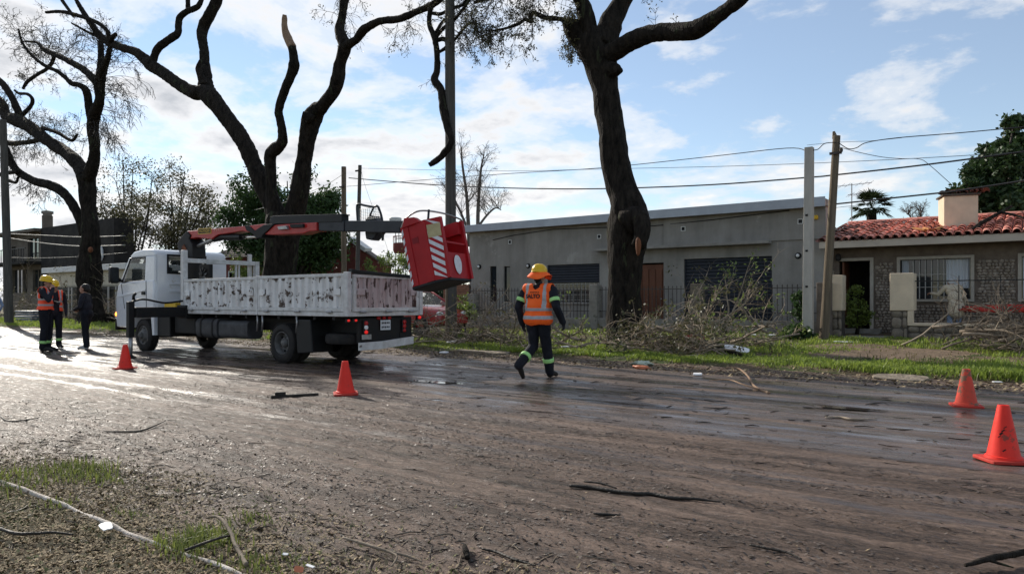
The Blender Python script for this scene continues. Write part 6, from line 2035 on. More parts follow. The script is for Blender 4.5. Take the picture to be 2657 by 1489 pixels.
# rear crossmember, lamps, plate, bumper
g = G(); g.box(-10.16, -10.06, 8.98, 10.34, 0.42, 0.90); rc = g.build('rear_crossmember', M['chassis'], tr, bevel=0.015)
for y in (9.10, 10.10):
    g = G(); g.box(-10.058, -10.02, y - 0.065, y + 0.065, 0.60, 0.86); tl_ = g.build('tail_lamp', M['black'], tr, bevel=0.01)
    g = G(); g.ball((-10.02, y, 0.80), (0.02, 0.05, 0.045), 12); g.build('lens', M['lens_dull'], tl_, smooth=180)
    g = G(); g.ball((-10.02, y, 0.72), (0.02, 0.05, 0.045), 12); g.build('lens', M['lampwhite'] if y < 9.5 else M['lens_dull'], tl_, smooth=180)
    g = G(); g.ball((-10.02, y, 0.635), (0.02, 0.045, 0.035), 12); g.build('lens', M['lens_red'] if y < 9.5 else M['lens_dull'], tl_, smooth=180)
for i, y in enumerate((9.44, 9.58, 9.72)):
    g = G(); g.ball((-10.05, y, 0.89), (0.03, 0.05, 0.035), 12); g.build('marker_lamp', M['lens_dull'], tr, smooth=180)
for y, x in ((8.66, -10.00), (8.82, -9.985)):
    g = G(); g.box(x - 0.03, x, y - 0.05, y + 0.05, 0.83, 0.89); ml = g.build('marker_lamp', M['black'], tr)
    g = G(); g.ball((x, y, 0.86), (0.02, 0.032, 0.022), 12); g.build('lens', M['lens_red'], ml, smooth=180)
g = G(); g.box(-10.04, -10.00, 10.43, 10.55, 0.84, 0.93); ml = g.build('marker_lamp', M['black'], tr)
g = G(); g.ball((-9.995, 10.50, 0.885), (0.025, 0.045, 0.035), 12); g.build('lens', M['lens_red'], ml, smooth=180)
g = G(); g.box(-10.035, -10.028, 9.47, 9.73, 0.66, 0.85); pl_ = g.build('number_plate', M['platewhite'], tr, bevel=0.003)
for z in (0.795, 0.715):
    g = G()
    for k in range(5): g.box(-10.027, -10.024, 9.495 + k * 0.044, 9.522 + k * 0.044, z - 0.020 + 0.004 * (k % 2), z + 0.020)
    tag(g.build('plate_characters', M['black'], pl_), kind='stuff')
g = G(); g.box(-10.03, -10.01, 9.0, 9.22, 0.50, 0.59); g.build('plate_bracket', M['steel'], tr)
g = G(); a = [(-9.98, 8.92, 0.30), (-9.93, 9.45, 0.31), (-9.97, 9.95, 0.34), (-10.0, 10.34, 0.36)]
for (p0, p1) in zip(a[:-1], a[1:]):
    g.add([(p0[0], p0[1], p0[2]), (p1[0], p1[1], p1[2]), (p1[0], p1[1], p1[2] + 0.145), (p0[0], p0[1], p0[2] + 0.145),
           (p0[0] - 0.06, p0[1], p0[2]), (p1[0] - 0.06, p1[1], p1[2]), (p1[0] - 0.06, p1[1], p1[2] + 0.145), (p0[0] - 0.06, p0[1], p0[2] + 0.145)],
          [(0, 1, 2, 3), (7, 6, 5, 4), (3, 2, 6, 7), (0, 4, 5, 1), (0, 3, 7, 4), (1, 5, 6, 2)])
tag(g.build('rear_bumper', M['rail'], tr, bevel=0.008), 'bent white rear underrun bar')
for y in (9.15, 10.0):
    g = G(); g.box(-10.10, -10.05, y, y + 0.06, 0.36, 0.60); g.build('bumper_bracket', M['chassis'], tr)

# ---- bed
g = G(); g.box(XB, XR, YN, YFR, 0.93, 1.015); g.build('bed_frame', M['rail'], tr, bevel=0.01)
g = G(); g.box(XB + 0.02, XR - 0.02, YN + 0.02, YFR - 0.02, 1.016, 1.03); g.build('bed_floor', M['chassis'], tr)
for x in np.arange(-15.4, -10.1, 0.55):
    g = G(); g.box(x, x + 0.07, YN + 0.06, YFR - 0.06, 0.861, 0.929); g.build('cross_bearer', M['chassis'], tr)
def corr_panel(a, b, y_out, depth, z0, z1, along, mat, name, flip=1):
    """pressed drop side: frame with trapezoid ribs between; along 'x' or 'y'"""
    g = G()
    L = b - a
    nr = max(2, round(L / 0.225)); pitch_ = (L - 0.14) / nr
    path = []
    for k in range(nr):
        s = a + 0.07 + k * pitch_
        path += [(s, 0.0), (s + pitch_ * 0.38, 0.0), (s + pitch_ * 0.5, 1.0), (s + pitch_ * 0.88, 1.0)]
    path.append((b - 0.07, 0.0))
    V = []
    for s, d in path:
        o_ = y_out + flip * (0.004 + d * 0.044)
        for z in (z0 + 0.07, z1 - 0.06):
            V.append((s, o_, z) if along == 'x' else (o_, s, z))
    n = len(path)
    F = [(2 * i, 2 * i + 2, 2 * i + 3, 2 * i + 1) for i in range(n - 1)]
    if (along == 'x') != (flip > 0): F = [f[::-1] for f in F]
    g.add(V, F)
    o = g.build(name, M[mat], tr)
    sol = o.modifiers.new('sheet', 'SOLIDIFY'); sol.thickness = 0.004; sol.offset = -1
    g = G()
    y0_, y1_ = (y_out, y_out + flip * 0.05) if flip > 0 else (y_out + flip * 0.05, y_out)
    def bx(s0, s1, z0_, z1_):
        if along == 'x': g.box(s0, s1, y0_, y1_, z0_, z1_)
        else: g.box(y0_, y1_, s0, s1, z0_, z1_)
    bx(a, b, z1 - 0.058, z1); bx(a, b, z0, z0 + 0.068); bx(a, a + 0.068, z0 + 0.069, z1 - 0.059); bx(b - 0.068, b, z0 + 0.069, z1 - 0.059)
    g.build('panel_frame', M['rail'], o, bevel=0.006)
    # latch plates and hinges
    for s in (a + 0.16, b - 0.16):
        g = G()
        if along == 'x': g.box(s - 0.09, s + 0.09, y_out - 0.022, y_out - 0.001, z0 + 0.30, z0 + 0.42)
        else: g.box(y_out + 0.001, y_out + 0.022, s - 0.09, s + 0.09, z0 + 0.30, z0 + 0.42)
        g.build('latch_plate', M[mat], o, bevel=0.008)
    for f in (0.12, 0.5, 0.86):
        s = a + (b - a) * f
        g = G()
        if along == 'x': g.tube([(s - 0.07, y_out - 0.02, z0 - 0.005), (s + 0.07, y_out - 0.02, z0 - 0.005)], 0.022, 8)
        else: g.tube([(y_out + 0.02, s - 0.07, z0 - 0.005), (y_out + 0.02, s + 0.07, z0 - 0.005)], 0.022, 8)
        g.build('hinge', M['steel'], o, smooth=40)
    return o
xm_ = -12.69
corr_panel(XB + 0.11, xm_ - 0.035, YN - 0.012, 0.05, 1.02, 1.70, 'x', 'chip', 'side_panel')
corr_panel(xm_ + 0.035, XR - 0.09, YN - 0.012, 0.05, 1.02, 1.715, 'x', 'chip', 'side_panel')
corr_panel(XB + 0.11, xm_ - 0.035, YFR + 0.012, 0.05, 1.02, 1.70, 'x', 'chip', 'side_panel', -1)
corr_panel(xm_ + 0.035, XR - 0.09, YFR + 0.012, 0.05, 1.02, 1.70, 'x', 'chip', 'side_panel', -1)
corr_panel(YN + 0.13, YFR - 0.08, XR + 0.03, 0.05, 1.02, 1.70, 'y', 'chippink', 'tailgate', -1)
for x, y, t in ((xm_ - 0.03, YN - 0.018, 1.72), (XR - 0.085, YN - 0.018, 1.74), (xm_ - 0.03, YFR - 0.05, 1.71), (XR - 0.085, YFR - 0.05, 1.71)):
    g = G(); g.box(x, x + 0.06 if x != XR - 0.085 else x + 0.115, y, y + 0.09, 0.935, t); g.build('bed_post', M['rail'], tr, bevel=0.008)
g = G(); V = []
ys = np.linspace(YN + 0.08, YFR - 0.05, 12)
for i, y in enumerate(ys):
    sag = 1.795 - 0.075 * (i / 11) ** 0.6
    for dx, dz in ((-0.05, 0), (0.06, 0), (0.06, -0.065), (-0.05, -0.065)): V.append((XR - 0.01 + dx, y, sag + dz))
F = [(0, 3, 2, 1), (44, 45, 46, 47)]
for i in range(11):
    for k in range(4): a = i * 4; F.append((a + k, a + (k + 1) % 4, a + 4 + (k + 1) % 4, a + 4 + k))
g.add(V, [f[::-1] for f in F]); tag(g.build('tail_rubber', M['black'], tr, bevel=0.008), 'sagging black rubber strip over the tailgate')
# headboard frame
for y, zt_ in ((YN - 0.02, 2.36), (YFR - 0.07, 2.18)):
    g = G(); g.box(XB - 0.02, XB + 0.10, y, y + 0.11, 0.935, zt_); g.build('headboard_post', M['rail'], tr, bevel=0.008)
g = G(); g.box(XB - 0.10, XB - 0.021, YFR - 0.17, YFR - 0.09, 1.0, 2.36); g.build('headboard_post', M['rail'], tr, bevel=0.008)
g = G(); g.box(XB + 0.0, XB + 0.09, YN + 0.091, YFR - 0.071, 2.08, 2.18); g.build('headboard_bar', M['rail'], tr, bevel=0.008)
for y in (9.92, 10.0):
    g = G(); g.box(XB + 0.01, XB + 0.05, y, y + 0.035, 1.03, 2.099); g.build('headboard_bar', M['rail'], tr)
g = G(); g.box(XB + 0.0, XB + 0.04, YN + 0.075, YFR - 0.075, 1.04, 1.64); g.build('headboard', M['chip'], tr)

# ---- cab
YL, YRt = 8.62, 10.52
arch = [(-17.45 + 0.56 * math.cos(R(a)), 0.42 + 0.56 * math.sin(R(a))) for a in (72, 84, 96, 108, 120, 132, 144, 156, 165)]
low = [(-18.66, 0.56), (-18.71, 0.80), (-18.71, 1.15), (-18.68, 1.40), (-18.60, 1.60), (-18.50, 1.66), (-17.9, 1.70), (-16.84, 1.72), (-16.84, 1.03), (-17.25, 0.97)] + arch[1:] + [(-18.02, 0.55)]
g = G(); g.prism(low, 'y', YL, YRt); cab = g.build('cab', M['white'], tr, smooth=30, bevel=0.035)
# roof
rp_ = [(-18.05, 2.26), (-18.02, 2.33), (-17.86, 2.42), (-17.45, 2.465), (-17.0, 2.455), (-16.86, 2.41), (-16.82, 2.33), (-16.82, 2.27)]
g = G(); g.prism(rp_, 'y', YL + 0.03, YRt - 0.03); g.build('cab_roof', M['white'], tr, smooth=30, bevel=0.05)
# pillars on both sides
for ys_ in ((YL + 0.015, YL + 0.075), (YRt - 0.075, YRt - 0.015)):
    g = G(); g.prism([(-18.56, 1.64), (-18.44, 1.65), (-17.97, 2.28), (-18.06, 2.28)], 'y', *ys_); g.build('cab_pillar', M['white'], tr, bevel=0.015)
    g = G(); g.prism([(-17.30, 1.68), (-16.83, 1.68), (-16.83, 2.28), (-17.24, 2.28)], 'y', *ys_); g.build('cab_pillar', M['white'], tr, bevel=0.015)
    g = G(); yy = (ys_[0] + ys_[1]) / 2 - (0.012 if ys_[0] < 9 else -0.012)
    g.prism([(-18.42, 1.68), (-17.31, 1.71), (-17.25, 2.26), (-17.98, 2.26)], 'y', yy - 0.003, yy + 0.003); g.build('side_window', M['cabglass'], tr)
    g = G(); g.tube([(-18.44, yy - .006, 1.675), (-17.31, yy - .006, 1.705), (-17.255, yy - .006, 2.265), (-17.99, yy - .006, 2.265), (-18.44, yy - .006, 1.675)], 0.016, 6); g.build('window_seal', M['black'], tr)
g = G(); g.add([(-18.55, YL + 0.08, 1.66), (-18.55, YRt - 0.08, 1.66), (-18.02, YRt - 0.08, 2.29), (-18.02, YL + 0.08, 2.29)], [(0, 3, 2, 1)]); o = g.build('windscreen', M['cabglass'], tr)
# rear wall with window
pw0 = atx(435, 663, -16.83); pw1 = atx(435, 707, -16.83)
wy0, wy1, wz0, wz1 = pw0[1], pw0[1] + 0.95, pw1[2], pw0[2]
g = G()
ys_ = [YL + 0.076, wy0, wy1, YRt - 0.076]
g.box(-16.88, -16.81, ys_[0], ys_[1], 1.0, 2.30); g.box(-16.88, -16.81, ys_[2], ys_[3], 1.0, 2.30)
g.box(-16.88, -16.81, ys_[1], ys_[2], 1.0, wz0); g.box(-16.88, -16.81, ys_[1], ys_[2], wz1, 2.30)
g.build('cab_rear_wall', M['white'], tr)
for z in (1.18, 1.42, 1.60):
    g = G(); g.box(-16.809, -16.795, wy0 + 0.02, YRt - 0.2, z, z + 0.05); g.build('pressed_rib', M['white'], tr, bevel=0.006)
g = G(); g.box(-16.85, -16.843, wy0 + 0.001, wy1 - 0.001, wz0 + 0.001, wz1 - 0.001); g.build('rear_window', M['cabglass'], tr)
g = G()
for a_, b_, c_, d_ in ((wy0 - 0.03, wy1 + 0.03, wz0 - 0.03, wz0 + 0.012), (wy0 - 0.03, wy1 + 0.03, wz1 - 0.012, wz1 + 0.03)): g.box(-16.809, -16.796, a_, b_, c_, d_)
for a_ in (wy0 - 0.03, wy1 - 0.012): g.box(-16.809, -16.796, a_, a_ + 0.042, wz0 + 0.013, wz1 - 0.013)
g.build('window_seal', M['black'], tr)
# door leaf, handle, mirror, lamp, grille, bumper, seats, wheel
g = G(); g.prism([(-18.20, 1.02), (-17.98, 1.60), (-18.06, 1.66), (-17.20, 1.69), (-17.18, 1.12), (-17.30, 1.04), (-17.60, 1.05), (-17.85, 0.98)], 'y', YL - 0.012, YL + 0.01)
# door seam lines are recessed strips
g2 = G()
for pts_ in ([(-18.24, 1.02), (-18.42, 1.64)], [(-17.19, 1.70), (-17.17, 1.06)], [(-17.17, 1.06), (-17.32, 1.03)]):
    g2.tube([(p[0], YL - 0.001, p[1]) for p in pts_], 0.010, 5)
dr_ = g2.build('door_seam', M['black'], tr)
g = G(); g.prism([(-18.66, 1.30), (-18.55, 1.36), (-17.2, 1.50), (-17.2, 1.46), (-18.5, 1.30)], 'y', YL - 0.014, YL + 0.002); g.build('body_crease', M['white'], tr, bevel=0.006)
g = G(); g.box(-17.36, -17.22, YL - 0.035, YL - 0.001, 1.36, 1.44); g.build('door_handle', M['black'], tr, bevel=0.01)
mc = at(295, 714, 8.36)
g = G(); g.box(mc[0] - 0.10, mc[0] + 0.06, 8.26, 8.48, mc[2] - 0.20, mc[2] + 0.20); mir = g.build('wing_mirror', M['black'], tr, smooth=30, bevel=0.045)
g = G(); g.box(mc[0] + 0.061, mc[0] + 0.066, 8.29, 8.45, mc[2] - 0.15, mc[2] + 0.15); g.build('mirror_glass', M['glass'], mir)
g = G(); g.tube([(mc[0], 8.46, mc[2] - 0.10), (-18.45, 8.60, 1.72)], 0.05, 8); g.build('mirror_arm', M['black'], mir, smooth=180)
g = G(); g.box(-18.79, -18.715, YL + 0.01, YRt - 0.01, 0.48, 0.78); g.build('front_bumper', M['black'], tr, bevel=0.03)
g = G(); g.box(-18.74, -18.712, 8.9, 10.25, 0.85, 1.35); g.build('grille', M['black'], tr, bevel=0.02)
g = G(); g.ball((-18.70, 8.64, 0.88), (0.06, 0.035, 0.06), 12); g.build('indicator_lamp', M['lens_amber'], tr, smooth=180)
g = G(); g.box(-18.5, -17.9, YL + 0.08, YRt - 0.08, 1.55, 1.66); g.build('dashboard', M['black'], tr, bevel=0.04)
for y in (8.85, 9.75):
    g = G(); g.box(-17.45, -17.28, y, y + 0.48, 1.25, 2.05); g.box(-17.42, -17.30, y + 0.12, y + 0.36, 2.06, 2.24); g.build('seat', M['black'], tr, bevel=0.04)
g = G(); g.tube([(-17.95 + 0.05 * math.sin(a_), 9.1 + 0.21 * math.cos(a_), 1.72 + 0.20 * math.sin(a_)) for a_ in np.linspace(0, 6.283, 20)], 0.015, 6); g.build('steering_wheel', M['black'], tr, smooth=180)
g = G(); g.box(-17.25, -16.86, YL + 0.03, YL + 0.3, 0.86, 0.95); g.build('cab_step', M['steel'], tr, bevel=0.01)

# ---- outrigger on the near side
lx, ly, _ = gp(340, 929)
g = G(); g.box(lx - 0.16, lx + 0.16, ly + 0.05, 9.1, 0.86, 1.08); orr = g.build('outrigger_beam', M['chassis'], tr, bevel=0.012)
g = G(); g.box(lx - 0.19, lx + 0.19, 8.55, 9.12, 0.82, 1.12); g.build('outrigger_sleeve', M['chassis'], tr, bevel=0.012)
g = G(); g.box(lx - 0.065, lx + 0.065, ly - 0.075, ly + 0.049, 0.45, 1.20); lg = g.build('outrigger_leg', M['chassis'], tr, bevel=0.012)
g = G(); g.tube([(lx, ly - 0.01, 0.05), (lx, ly - 0.01, 0.46)], 0.042, 10); g.build('leg_ram', M['steel'], lg, smooth=180)
g = G(); g.lathe([(0.0, 0.0), (0.11, 0.0), (0.12, 0.02), (0.05, 0.06), (0.0, 0.07)], 14, (lx, ly - 0.01, 0.0)); g.build('foot_pad', M['chassis'], lg, smooth=40)
g = G(); hs = catmull([(lx, ly, 1.19), (lx + 0.05, ly + 0.25, 1.25), (lx - 0.02, 8.2, 1.17), (lx + 0.02, 8.7, 1.22), (lx + 0.1, 9.0, 1.10)], 6); g.tube([tuple(p) for p in hs], 0.022, 6); g.build('hydraulic_hose', M['black'], tr, smooth=180)
g = G(); g.tube([(lx - 0.1, ly + 0.1, 1.2), (lx - 0.1, ly + 0.1, 1.32), (lx - 0.05, ly + 0.12, 1.38)], 0.03, 6); g.build('lock_lever', M['black'], tr, smooth=180)
fx_ = -lx
g = G(); g.box(lx - 0.19, lx + 0.19, 10.0, 10.6, 0.82, 1.12); g.build('outrigger_sleeve', M['chassis'], tr, bevel=0.012)
g = G(); g.box(-16.6, -16.1, 8.75, 9.0, 1.03, 1.17); tag(g.build('tool_case', M['yellow'], tr, bevel=0.015), 'yellow case strapped behind the cab')

# ---- crane
CY = 9.35
def slab(name, pts, y0, y1, mat, bevel=0.012, par=None):
    g = G(); g.prism([XZ(p, CY) for p in pts], 'y', y0, y1)
    return g.build(name, M[mat], par or tr, bevel=bevel)
slab('crane_column', [q3(215, 800), q3(175, 690), q3(150, 590), q3(190, 520), q3(290, 405), q3(345, 470), q3(330, 520), q3(375, 600), q3(385, 690), q3(385, 800)], CY - 0.17, CY + 0.17, 'chassis', 0.02)
slab('column_rust_plate', [q3(235, 780), q3(230, 640), q3(262, 600), q3(300, 680), q3(310, 780)], CY - 0.185, CY - 0.171, 'rustplate' if 'rustplate' in M else 'woundwood', 0.004)
cb = XZ(q3(300, 790), CY)
g = G(); g.lathe([(0.30, 0.90), (0.30, 1.25), (0.21, 1.32), (0.20, cb[1] + 0.05)], 20, (cb[0], CY, 0)); g.build('slew_post', M['chassis'], tr, smooth=35)
g = G(); g.box(cb[0] - 0.45, cb[0] + 0.40, 8.9, 10.2, 0.86, 1.10); g.build('crane_base', M['chassis'], tr, bevel=0.02)
slab('main_boom', [q3(285, 405), q3(700, 368), q3(1150, 330), q3(1420, 300), q3(1500, 335), q3(1330, 430), q3(1210, 425), q3(1100, 405), q3(960, 430), q3(740, 460), q3(650, 525), q3(430, 500), q3(330, 520), q3(350, 470)], CY - 0.14, CY + 0.14, 'red', 0.014)
slab('boom_knuckle', [q3(1150, 330), q3(1210, 325), q3(1300, 400), q3(1440, 310), q3(1600, 300), q3(1500, 400), q3(1420, 470), q3(1410, 500), q3(1330, 520), q3(1260, 440), q3(1180, 400)], CY - 0.165, CY + 0.165, 'chassis', 0.014)
slab('outer_boom', [q3(1500, 320), q3(2205, 275), q3(2205, 402), q3(2100, 410), q3(2000, 445), q3(1560, 462), q3(1430, 455)], CY - 0.135, CY + 0.135, 'red', 0.014)
slab('valve_block', [q3(1660, 345), q3(1790, 330), q3(1810, 380), q3(1680, 390)], CY - 0.20, CY - 0.136, 'steel', 0.006)
slab('valve_block', [q3(1840, 310), q3(2030, 300), q3(2035, 355), q3(1850, 362)], CY - 0.19, CY - 0.136, 'chassis', 0.006)
slab('extension_boom', [q2(398, 222), q2(588, 215), q2(588, 293), q2(398, 288)], CY - 0.11, CY + 0.11, 'greyboom', 0.012)
slab('extension_boom', [q2(589, 213), q2(1120, 213), q2(1120, 262), q2(1000, 266), q2(1000, 302), q2(780, 300), q2(700, 290), q2(589, 293)], CY - 0.095, CY + 0.095, 'greyboom', 0.012)
# black hose carriers on top
for i, (a_, b_, h_) in enumerate(((q3(1500, 268), q3(2570, 232), 0.05), (q3(1510, 215), q3(2570, 182), 0.035), (q3(1540, 188), q3(2590, 160), 0.012))):
    P0, P1 = XZ(a_, CY), XZ(b_, CY)
    g = G(); g.prism([(P0[0], P0[1] - h_), (P1[0], P1[1] - h_), (P1[0], P1[1] + h_), (P0[0], P0[1] + h_)], 'y', CY - 0.12, CY - 0.02 + 0.08); g.build('hose_carrier', M['black'], tr, bevel=0.008)
# luffing cylinder
c0, c1, c2 = XZ(q3(385, 620), CY), XZ(q3(640, 510), CY), XZ(q3(760, 488), CY)
g = G(); g.tube([(c0[0], CY - 0.03, c0[1]), (c1[0], CY - 0.03, c1[1])], [0.035, 0.06], 10); g.build('cylinder_eye', M['steel'], tr, smooth=40)
c3, c4 = XZ(q3(1030, 490), CY), XZ(q3(1290, 490), CY)
g = G(); g.tube([(c1[0] - 0.05, CY - 0.03, c1[1] - 0.02), (c2[0], CY - 0.03, c2[1]), (c3[0], CY - 0.03, c3[1])], [0.065, 0.075, 0.075], 12); cyl = g.build('luffing_cylinder', M['black'], tr, smooth=40)
g = G(); g.tube([(c3[0], CY - 0.03, c3[1]), (c4[0], CY - 0.03, c4[1])], 0.034, 12); g.build('piston_rod', M['chrome'], cyl, smooth=180)
# yellow maker's plate with lettering
def text_mesh(s, size, align='CENTER', bold=0.0):
    cu = bpy.data.curves.new('t', 'FONT'); cu.body = s; cu.size = size; cu.align_x = align; cu.align_y = 'CENTER'; cu.offset = bold
    ob = bpy.data.objects.new('t', cu); COL.objects.link(ob)
    dg = bpy.context.evaluated_depsgraph_get(); dg.update()
    me = bpy.data.meshes.new_from_object(ob.evaluated_get(dg))
    V = [tuple(v.co) for v in me.vertices]; F = [tuple(p.vertices) for p in me.polygons]
    bpy.data.objects.remove(ob); bpy.data.curves.remove(cu); bpy.data.meshes.remove(me)
    return V, F
pa_, pb_ = XZ(q3(458, 412), CY), XZ(q3(640, 400), CY)
ang = math.atan2(pb_[1] - pa_[1], pb_[0] - pa_[0])
cxp, czp = (pa_[0] + pb_[0]) / 2, (pa_[1] + pb_[1]) / 2
g = G(); g.obox((cxp, CY - 0.144, czp), (0.56, 0.006, 0.13), Matrix.Rotation(-ang, 3, 'Y')); plt_ = g.build('maker_plate', M['yellow'], tr, bevel=0.002)
g = G(); g.obox((cxp, CY - 0.1478, czp), (0.52, 0.001, 0.10), Matrix.Rotation(-ang, 3, 'Y')); g.build('plate_field', M['chassis'], plt_)
V, F = text_mesh('PALFINGER', 0.088)
ca, sa = math.cos(ang), math.sin(ang)
g = G(); g.add([(cxp + v[0] * ca - v[1] * sa, CY - 0.1492, czp + v[0] * sa + v[1] * ca) for v in V], F); g.build('plate_lettering', M['yellow'], plt_)
pm_ = XZ(q3(760, 385), CY)
g = G()
for k, (w_, h_) in enumerate(((0.05, 0.05), (0.04, 0.05), (0.07, 0.04), (0.05, 0.05), (0.04, 0.035))):
    x_ = -0.18 + k * 0.085
    g.obox((pm_[0] + x_ * ca, CY - 0.1425, pm_[1] + x_ * sa), (w_, 0.002, h_), Matrix.Rotation(-ang, 3, 'Y'))
tag(g.build('worn_marking', M['faded'], tr), 'worn illegible pale marking on the red boom')
# cooler fan at the column foot
fc = at(*q3(430, 1035), 9.0)
g = G(); g.box(fc[0] - 0.20, fc[0] + 0.22, 9.03, 9.13, fc[2] - 0.22, fc[2] + 0.22); rad = g.build('oil_cooler', M['chassis'], tr, bevel=0.01)
g = G(); g.lathe([(0.0, -0.07), (0.05, -0.065), (0.055, -0.01)], 16, (fc[0], 9.03, fc[2]), 'y'); g.build('fan_hub', M['black'], rad, smooth=40)
for k in range(8):
    a_ = 2 * math.pi * k / 8
    c_, s_ = math.cos(a_), math.sin(a_)
    g = G(); V = []
    for rr, w_ in ((0.055, 0.02), (0.155, 0.03)):
        for sg in (-1, 1): V.append((fc[0] + c_ * rr - s_ * w_ * sg, 9.005 + 0.012 * sg, fc[2] + s_ * rr + c_ * w_ * sg))
    g.add(V, [(0, 1, 3, 2)]); g.build('fan_blade', M['steelwheel'], rad)
# winch drum and wire guard
wc = XZ(q2(735, 260), CY)
g = G(); g.prism([XZ(p, CY) for p in (q2(685, 195), q2(715, 165), q2(740, 168), q2(780, 212), q2(790, 290), q2(735, 355), q2(690, 345), q2(683, 300))], 'y', CY + 0.097, CY + 0.30); g.build('winch', M['greyboom'], tr, bevel=0.02)
fr = [q2(645, 230), q2(638, 110), q2(650, 85), q2(700, 95), q2(765, 105), q2(790, 98), q2(808, 130), q2(825, 190), q2(835, 280), q2(830, 358)]
P = [XZ(p, CY) for p in fr]
S = catmull([(p[0], CY + 0.05, p[1]) for p in P], 5)
g = G(); g.tube([tuple(p) for p in S], 0.022, 8); gd = g.build('winch_guard', M['greyboom'], tr, smooth=180)
A_, B_ = XZ(q2(765, 105), CY), XZ(q2(735, 170), CY)
g = G(); g.tube([(A_[0], CY + 0.05, A_[1]), (B_[0], CY + 0.05, B_[1])], 0.018, 6); g.build('guard_strut', M['greyboom'], gd)
g = G()
xa, za = XZ(q2(655, 200), CY); xb, zb_ = XZ(q2(812, 100), CY)
for k in range(11):
    x = xa + (xb - xa) * k / 10; g.tube([(x, CY + 0.05, za - 0.02), (x, CY + 0.05, zb_ - 0.02 - (0.05 if k == 10 else 0))], 0.004, 4)
for k in range(8):
    z = za + (zb_ - za) * k / 7.3; g.tube([(xa, CY + 0.05, z), (xb, CY + 0.05, z)], 0.004, 4)
tag(g.build('guard_mesh', M['steel'], gd), kind='stuff')

# ---- work basket at the boom tip
bk_c = Vector(at(1130, 660, 9.15))
TILT = Matrix.Rotation(R(-13), 4, 'Y') @ Matrix.Rotation(R(6), 4, 'Z')
def BL(v): return tuple(bk_c + (TILT @ Vector(v)))
H0, H1 = -0.52, 0.52
outl = [(-0.40, -0.26), (-0.34, -0.40), (0.18, -0.40), (0.42, -0.30), (0.44, 0.36), (-0.40, 0.36)]      # a (along X), b (along Y)
outl_b = [(x * 0.93, y * 0.93) for x, y in outl]
def wallq(i, j, z0, z1, mat, name, inset=0.0, par=None, th=0.03):
    p, q = outl[i], outl[j]
    def lerp_z(k, z):
        t = (z - H0) / (H1 - H0)
        return (outl_b[k][0] + (outl[k][0] - outl_b[k][0]) * t, outl_b[k][1] + (outl[k][1] - outl_b[k][1]) * t)
    A0, B0, A1, B1 = lerp_z(i, z0), lerp_z(j, z0), lerp_z(i, z1), lerp_z(j, z1)
    d = Vector((B0[0] - A0[0], B0[1] - A0[1], 0)).normalized(); n = Vector((d.y, -d.x, 0))
    def off(pt, z, o): return (pt[0] - n.x * o, pt[1] - n.y * o, z)
    V = [off(A0, z0, inset), off(B0, z0, inset), off(B1, z1, inset), off(A1, z1, inset), off(A0, z0, inset + th), off(B0, z0, inset + th), off(B1, z1, inset + th), off(A1, z1, inset + th)]
    g = G(); g.add([BL(v) for v in V], [(0, 1, 2, 3), (7, 6, 5, 4), (3, 2, 6, 7), (0, 4, 5, 1), (0, 3, 7, 4), (1, 5, 6, 2)])
    return g.build(name, M[mat], par or tr), (A0, B0, A1, B1, n)
g = G(); g.prism([(p[0] * 1.02, p[1] * 1.02) for p in outl_b], 'z', H0 - 0.05, H0); g.V = [BL(v) for v in g.V]
bk = g.build('basket', M['black'], tr, bevel=0.012)
wallq(0, 1, H0, H1, 'basketred', 'basket_wall', par=bk)
w_front, fr_ = wallq(1, 2, H0, H1, 'basketred', 'basket_wall', par=bk)
w_ch, ch_ = wallq(2, 3, H0, H1, 'basketred', 'basket_wall', par=bk)
wallq(3, 4, H0, -0.08, 'basketred', 'basket_gate', par=bk)
wallq(4, 5, H0, H1, 'basketred', 'basket_wall', par=bk)
wallq(5, 0, H0, H1, 'basketred', 'basket_wall', par=bk)
# corner posts beside the entry, crossbar, rear cross panel
for (x, y) in ((0.40, -0.27), (0.425, 0.33)):
    g = G(); g.box(x - 0.03, x + 0.03, y - 0.03, y + 0.03, H0, H1); g.V = [BL(v) for v in g.V]; g.build('basket_post', M['basketred'], bk)
g = G(); g.box(0.405, 0.435, -0.24, 0.30, 0.07, 0.10); g.V = [BL(v) for v in g.V]; g.build('entry_bar', M['basketred'], bk)
g = G(); g.box(-0.34, -0.05, 0.10, 0.13, 0.15, 0.45); g.V = [BL(v) for v in g.V]; g.build('control_box', M['chassis'], bk)
g = G(); g.box(0.10, 0.40, 0.22, 0.325, 0.28, 0.50); g.V = [BL(v) for v in g.V]; g.build('tool_tray', M['basketred'], bk)
# recessed vertical press and small step hole, its shade painted as a darker red plate
def on_face(fc_, u0, u1, z0, z1, out, th, mat, name, skew=0.0):
    A0, B0, A1, B1, n = fc_
    def pt(u, z):
        t = (z - H0) / (H1 - H0)
        a = (A0[0] + (A1[0] - A0[0]) * t, A0[1] + (A1[1] - A0[1]) * t); b = (B0[0] + (B1[0] - B0[0]) * t, B0[1] + (B1[1] - B0[1]) * t)
        return (a[0] + (b[0] - a[0]) * u, a[1] + (b[1] - a[1]) * u)
    V = []
    for o_ in (out, out - th):
        for u, z in ((u0, z0), (u1, z0 - skew), (u1, z1 - skew), (u0, z1)):
            p_ = pt(u, min(max(z, H0), H1)); V.append((p_[0] + n.x * o_, p_[1] + n.y * o_, min(max(z, H0), H1)))
    g = G(); g.add([BL(v) for v in V], [(0, 1, 2, 3), (7, 6, 5, 4), (3, 2, 6, 7), (0, 4, 5, 1), (0, 3, 7, 4), (1, 5, 6, 2)])
    return g.build(name, M[mat], bk)
on_face(fr_, 0.0, 0.30, H0, H1, 0.012, 0.012, 'basketred', 'pressed_panel')
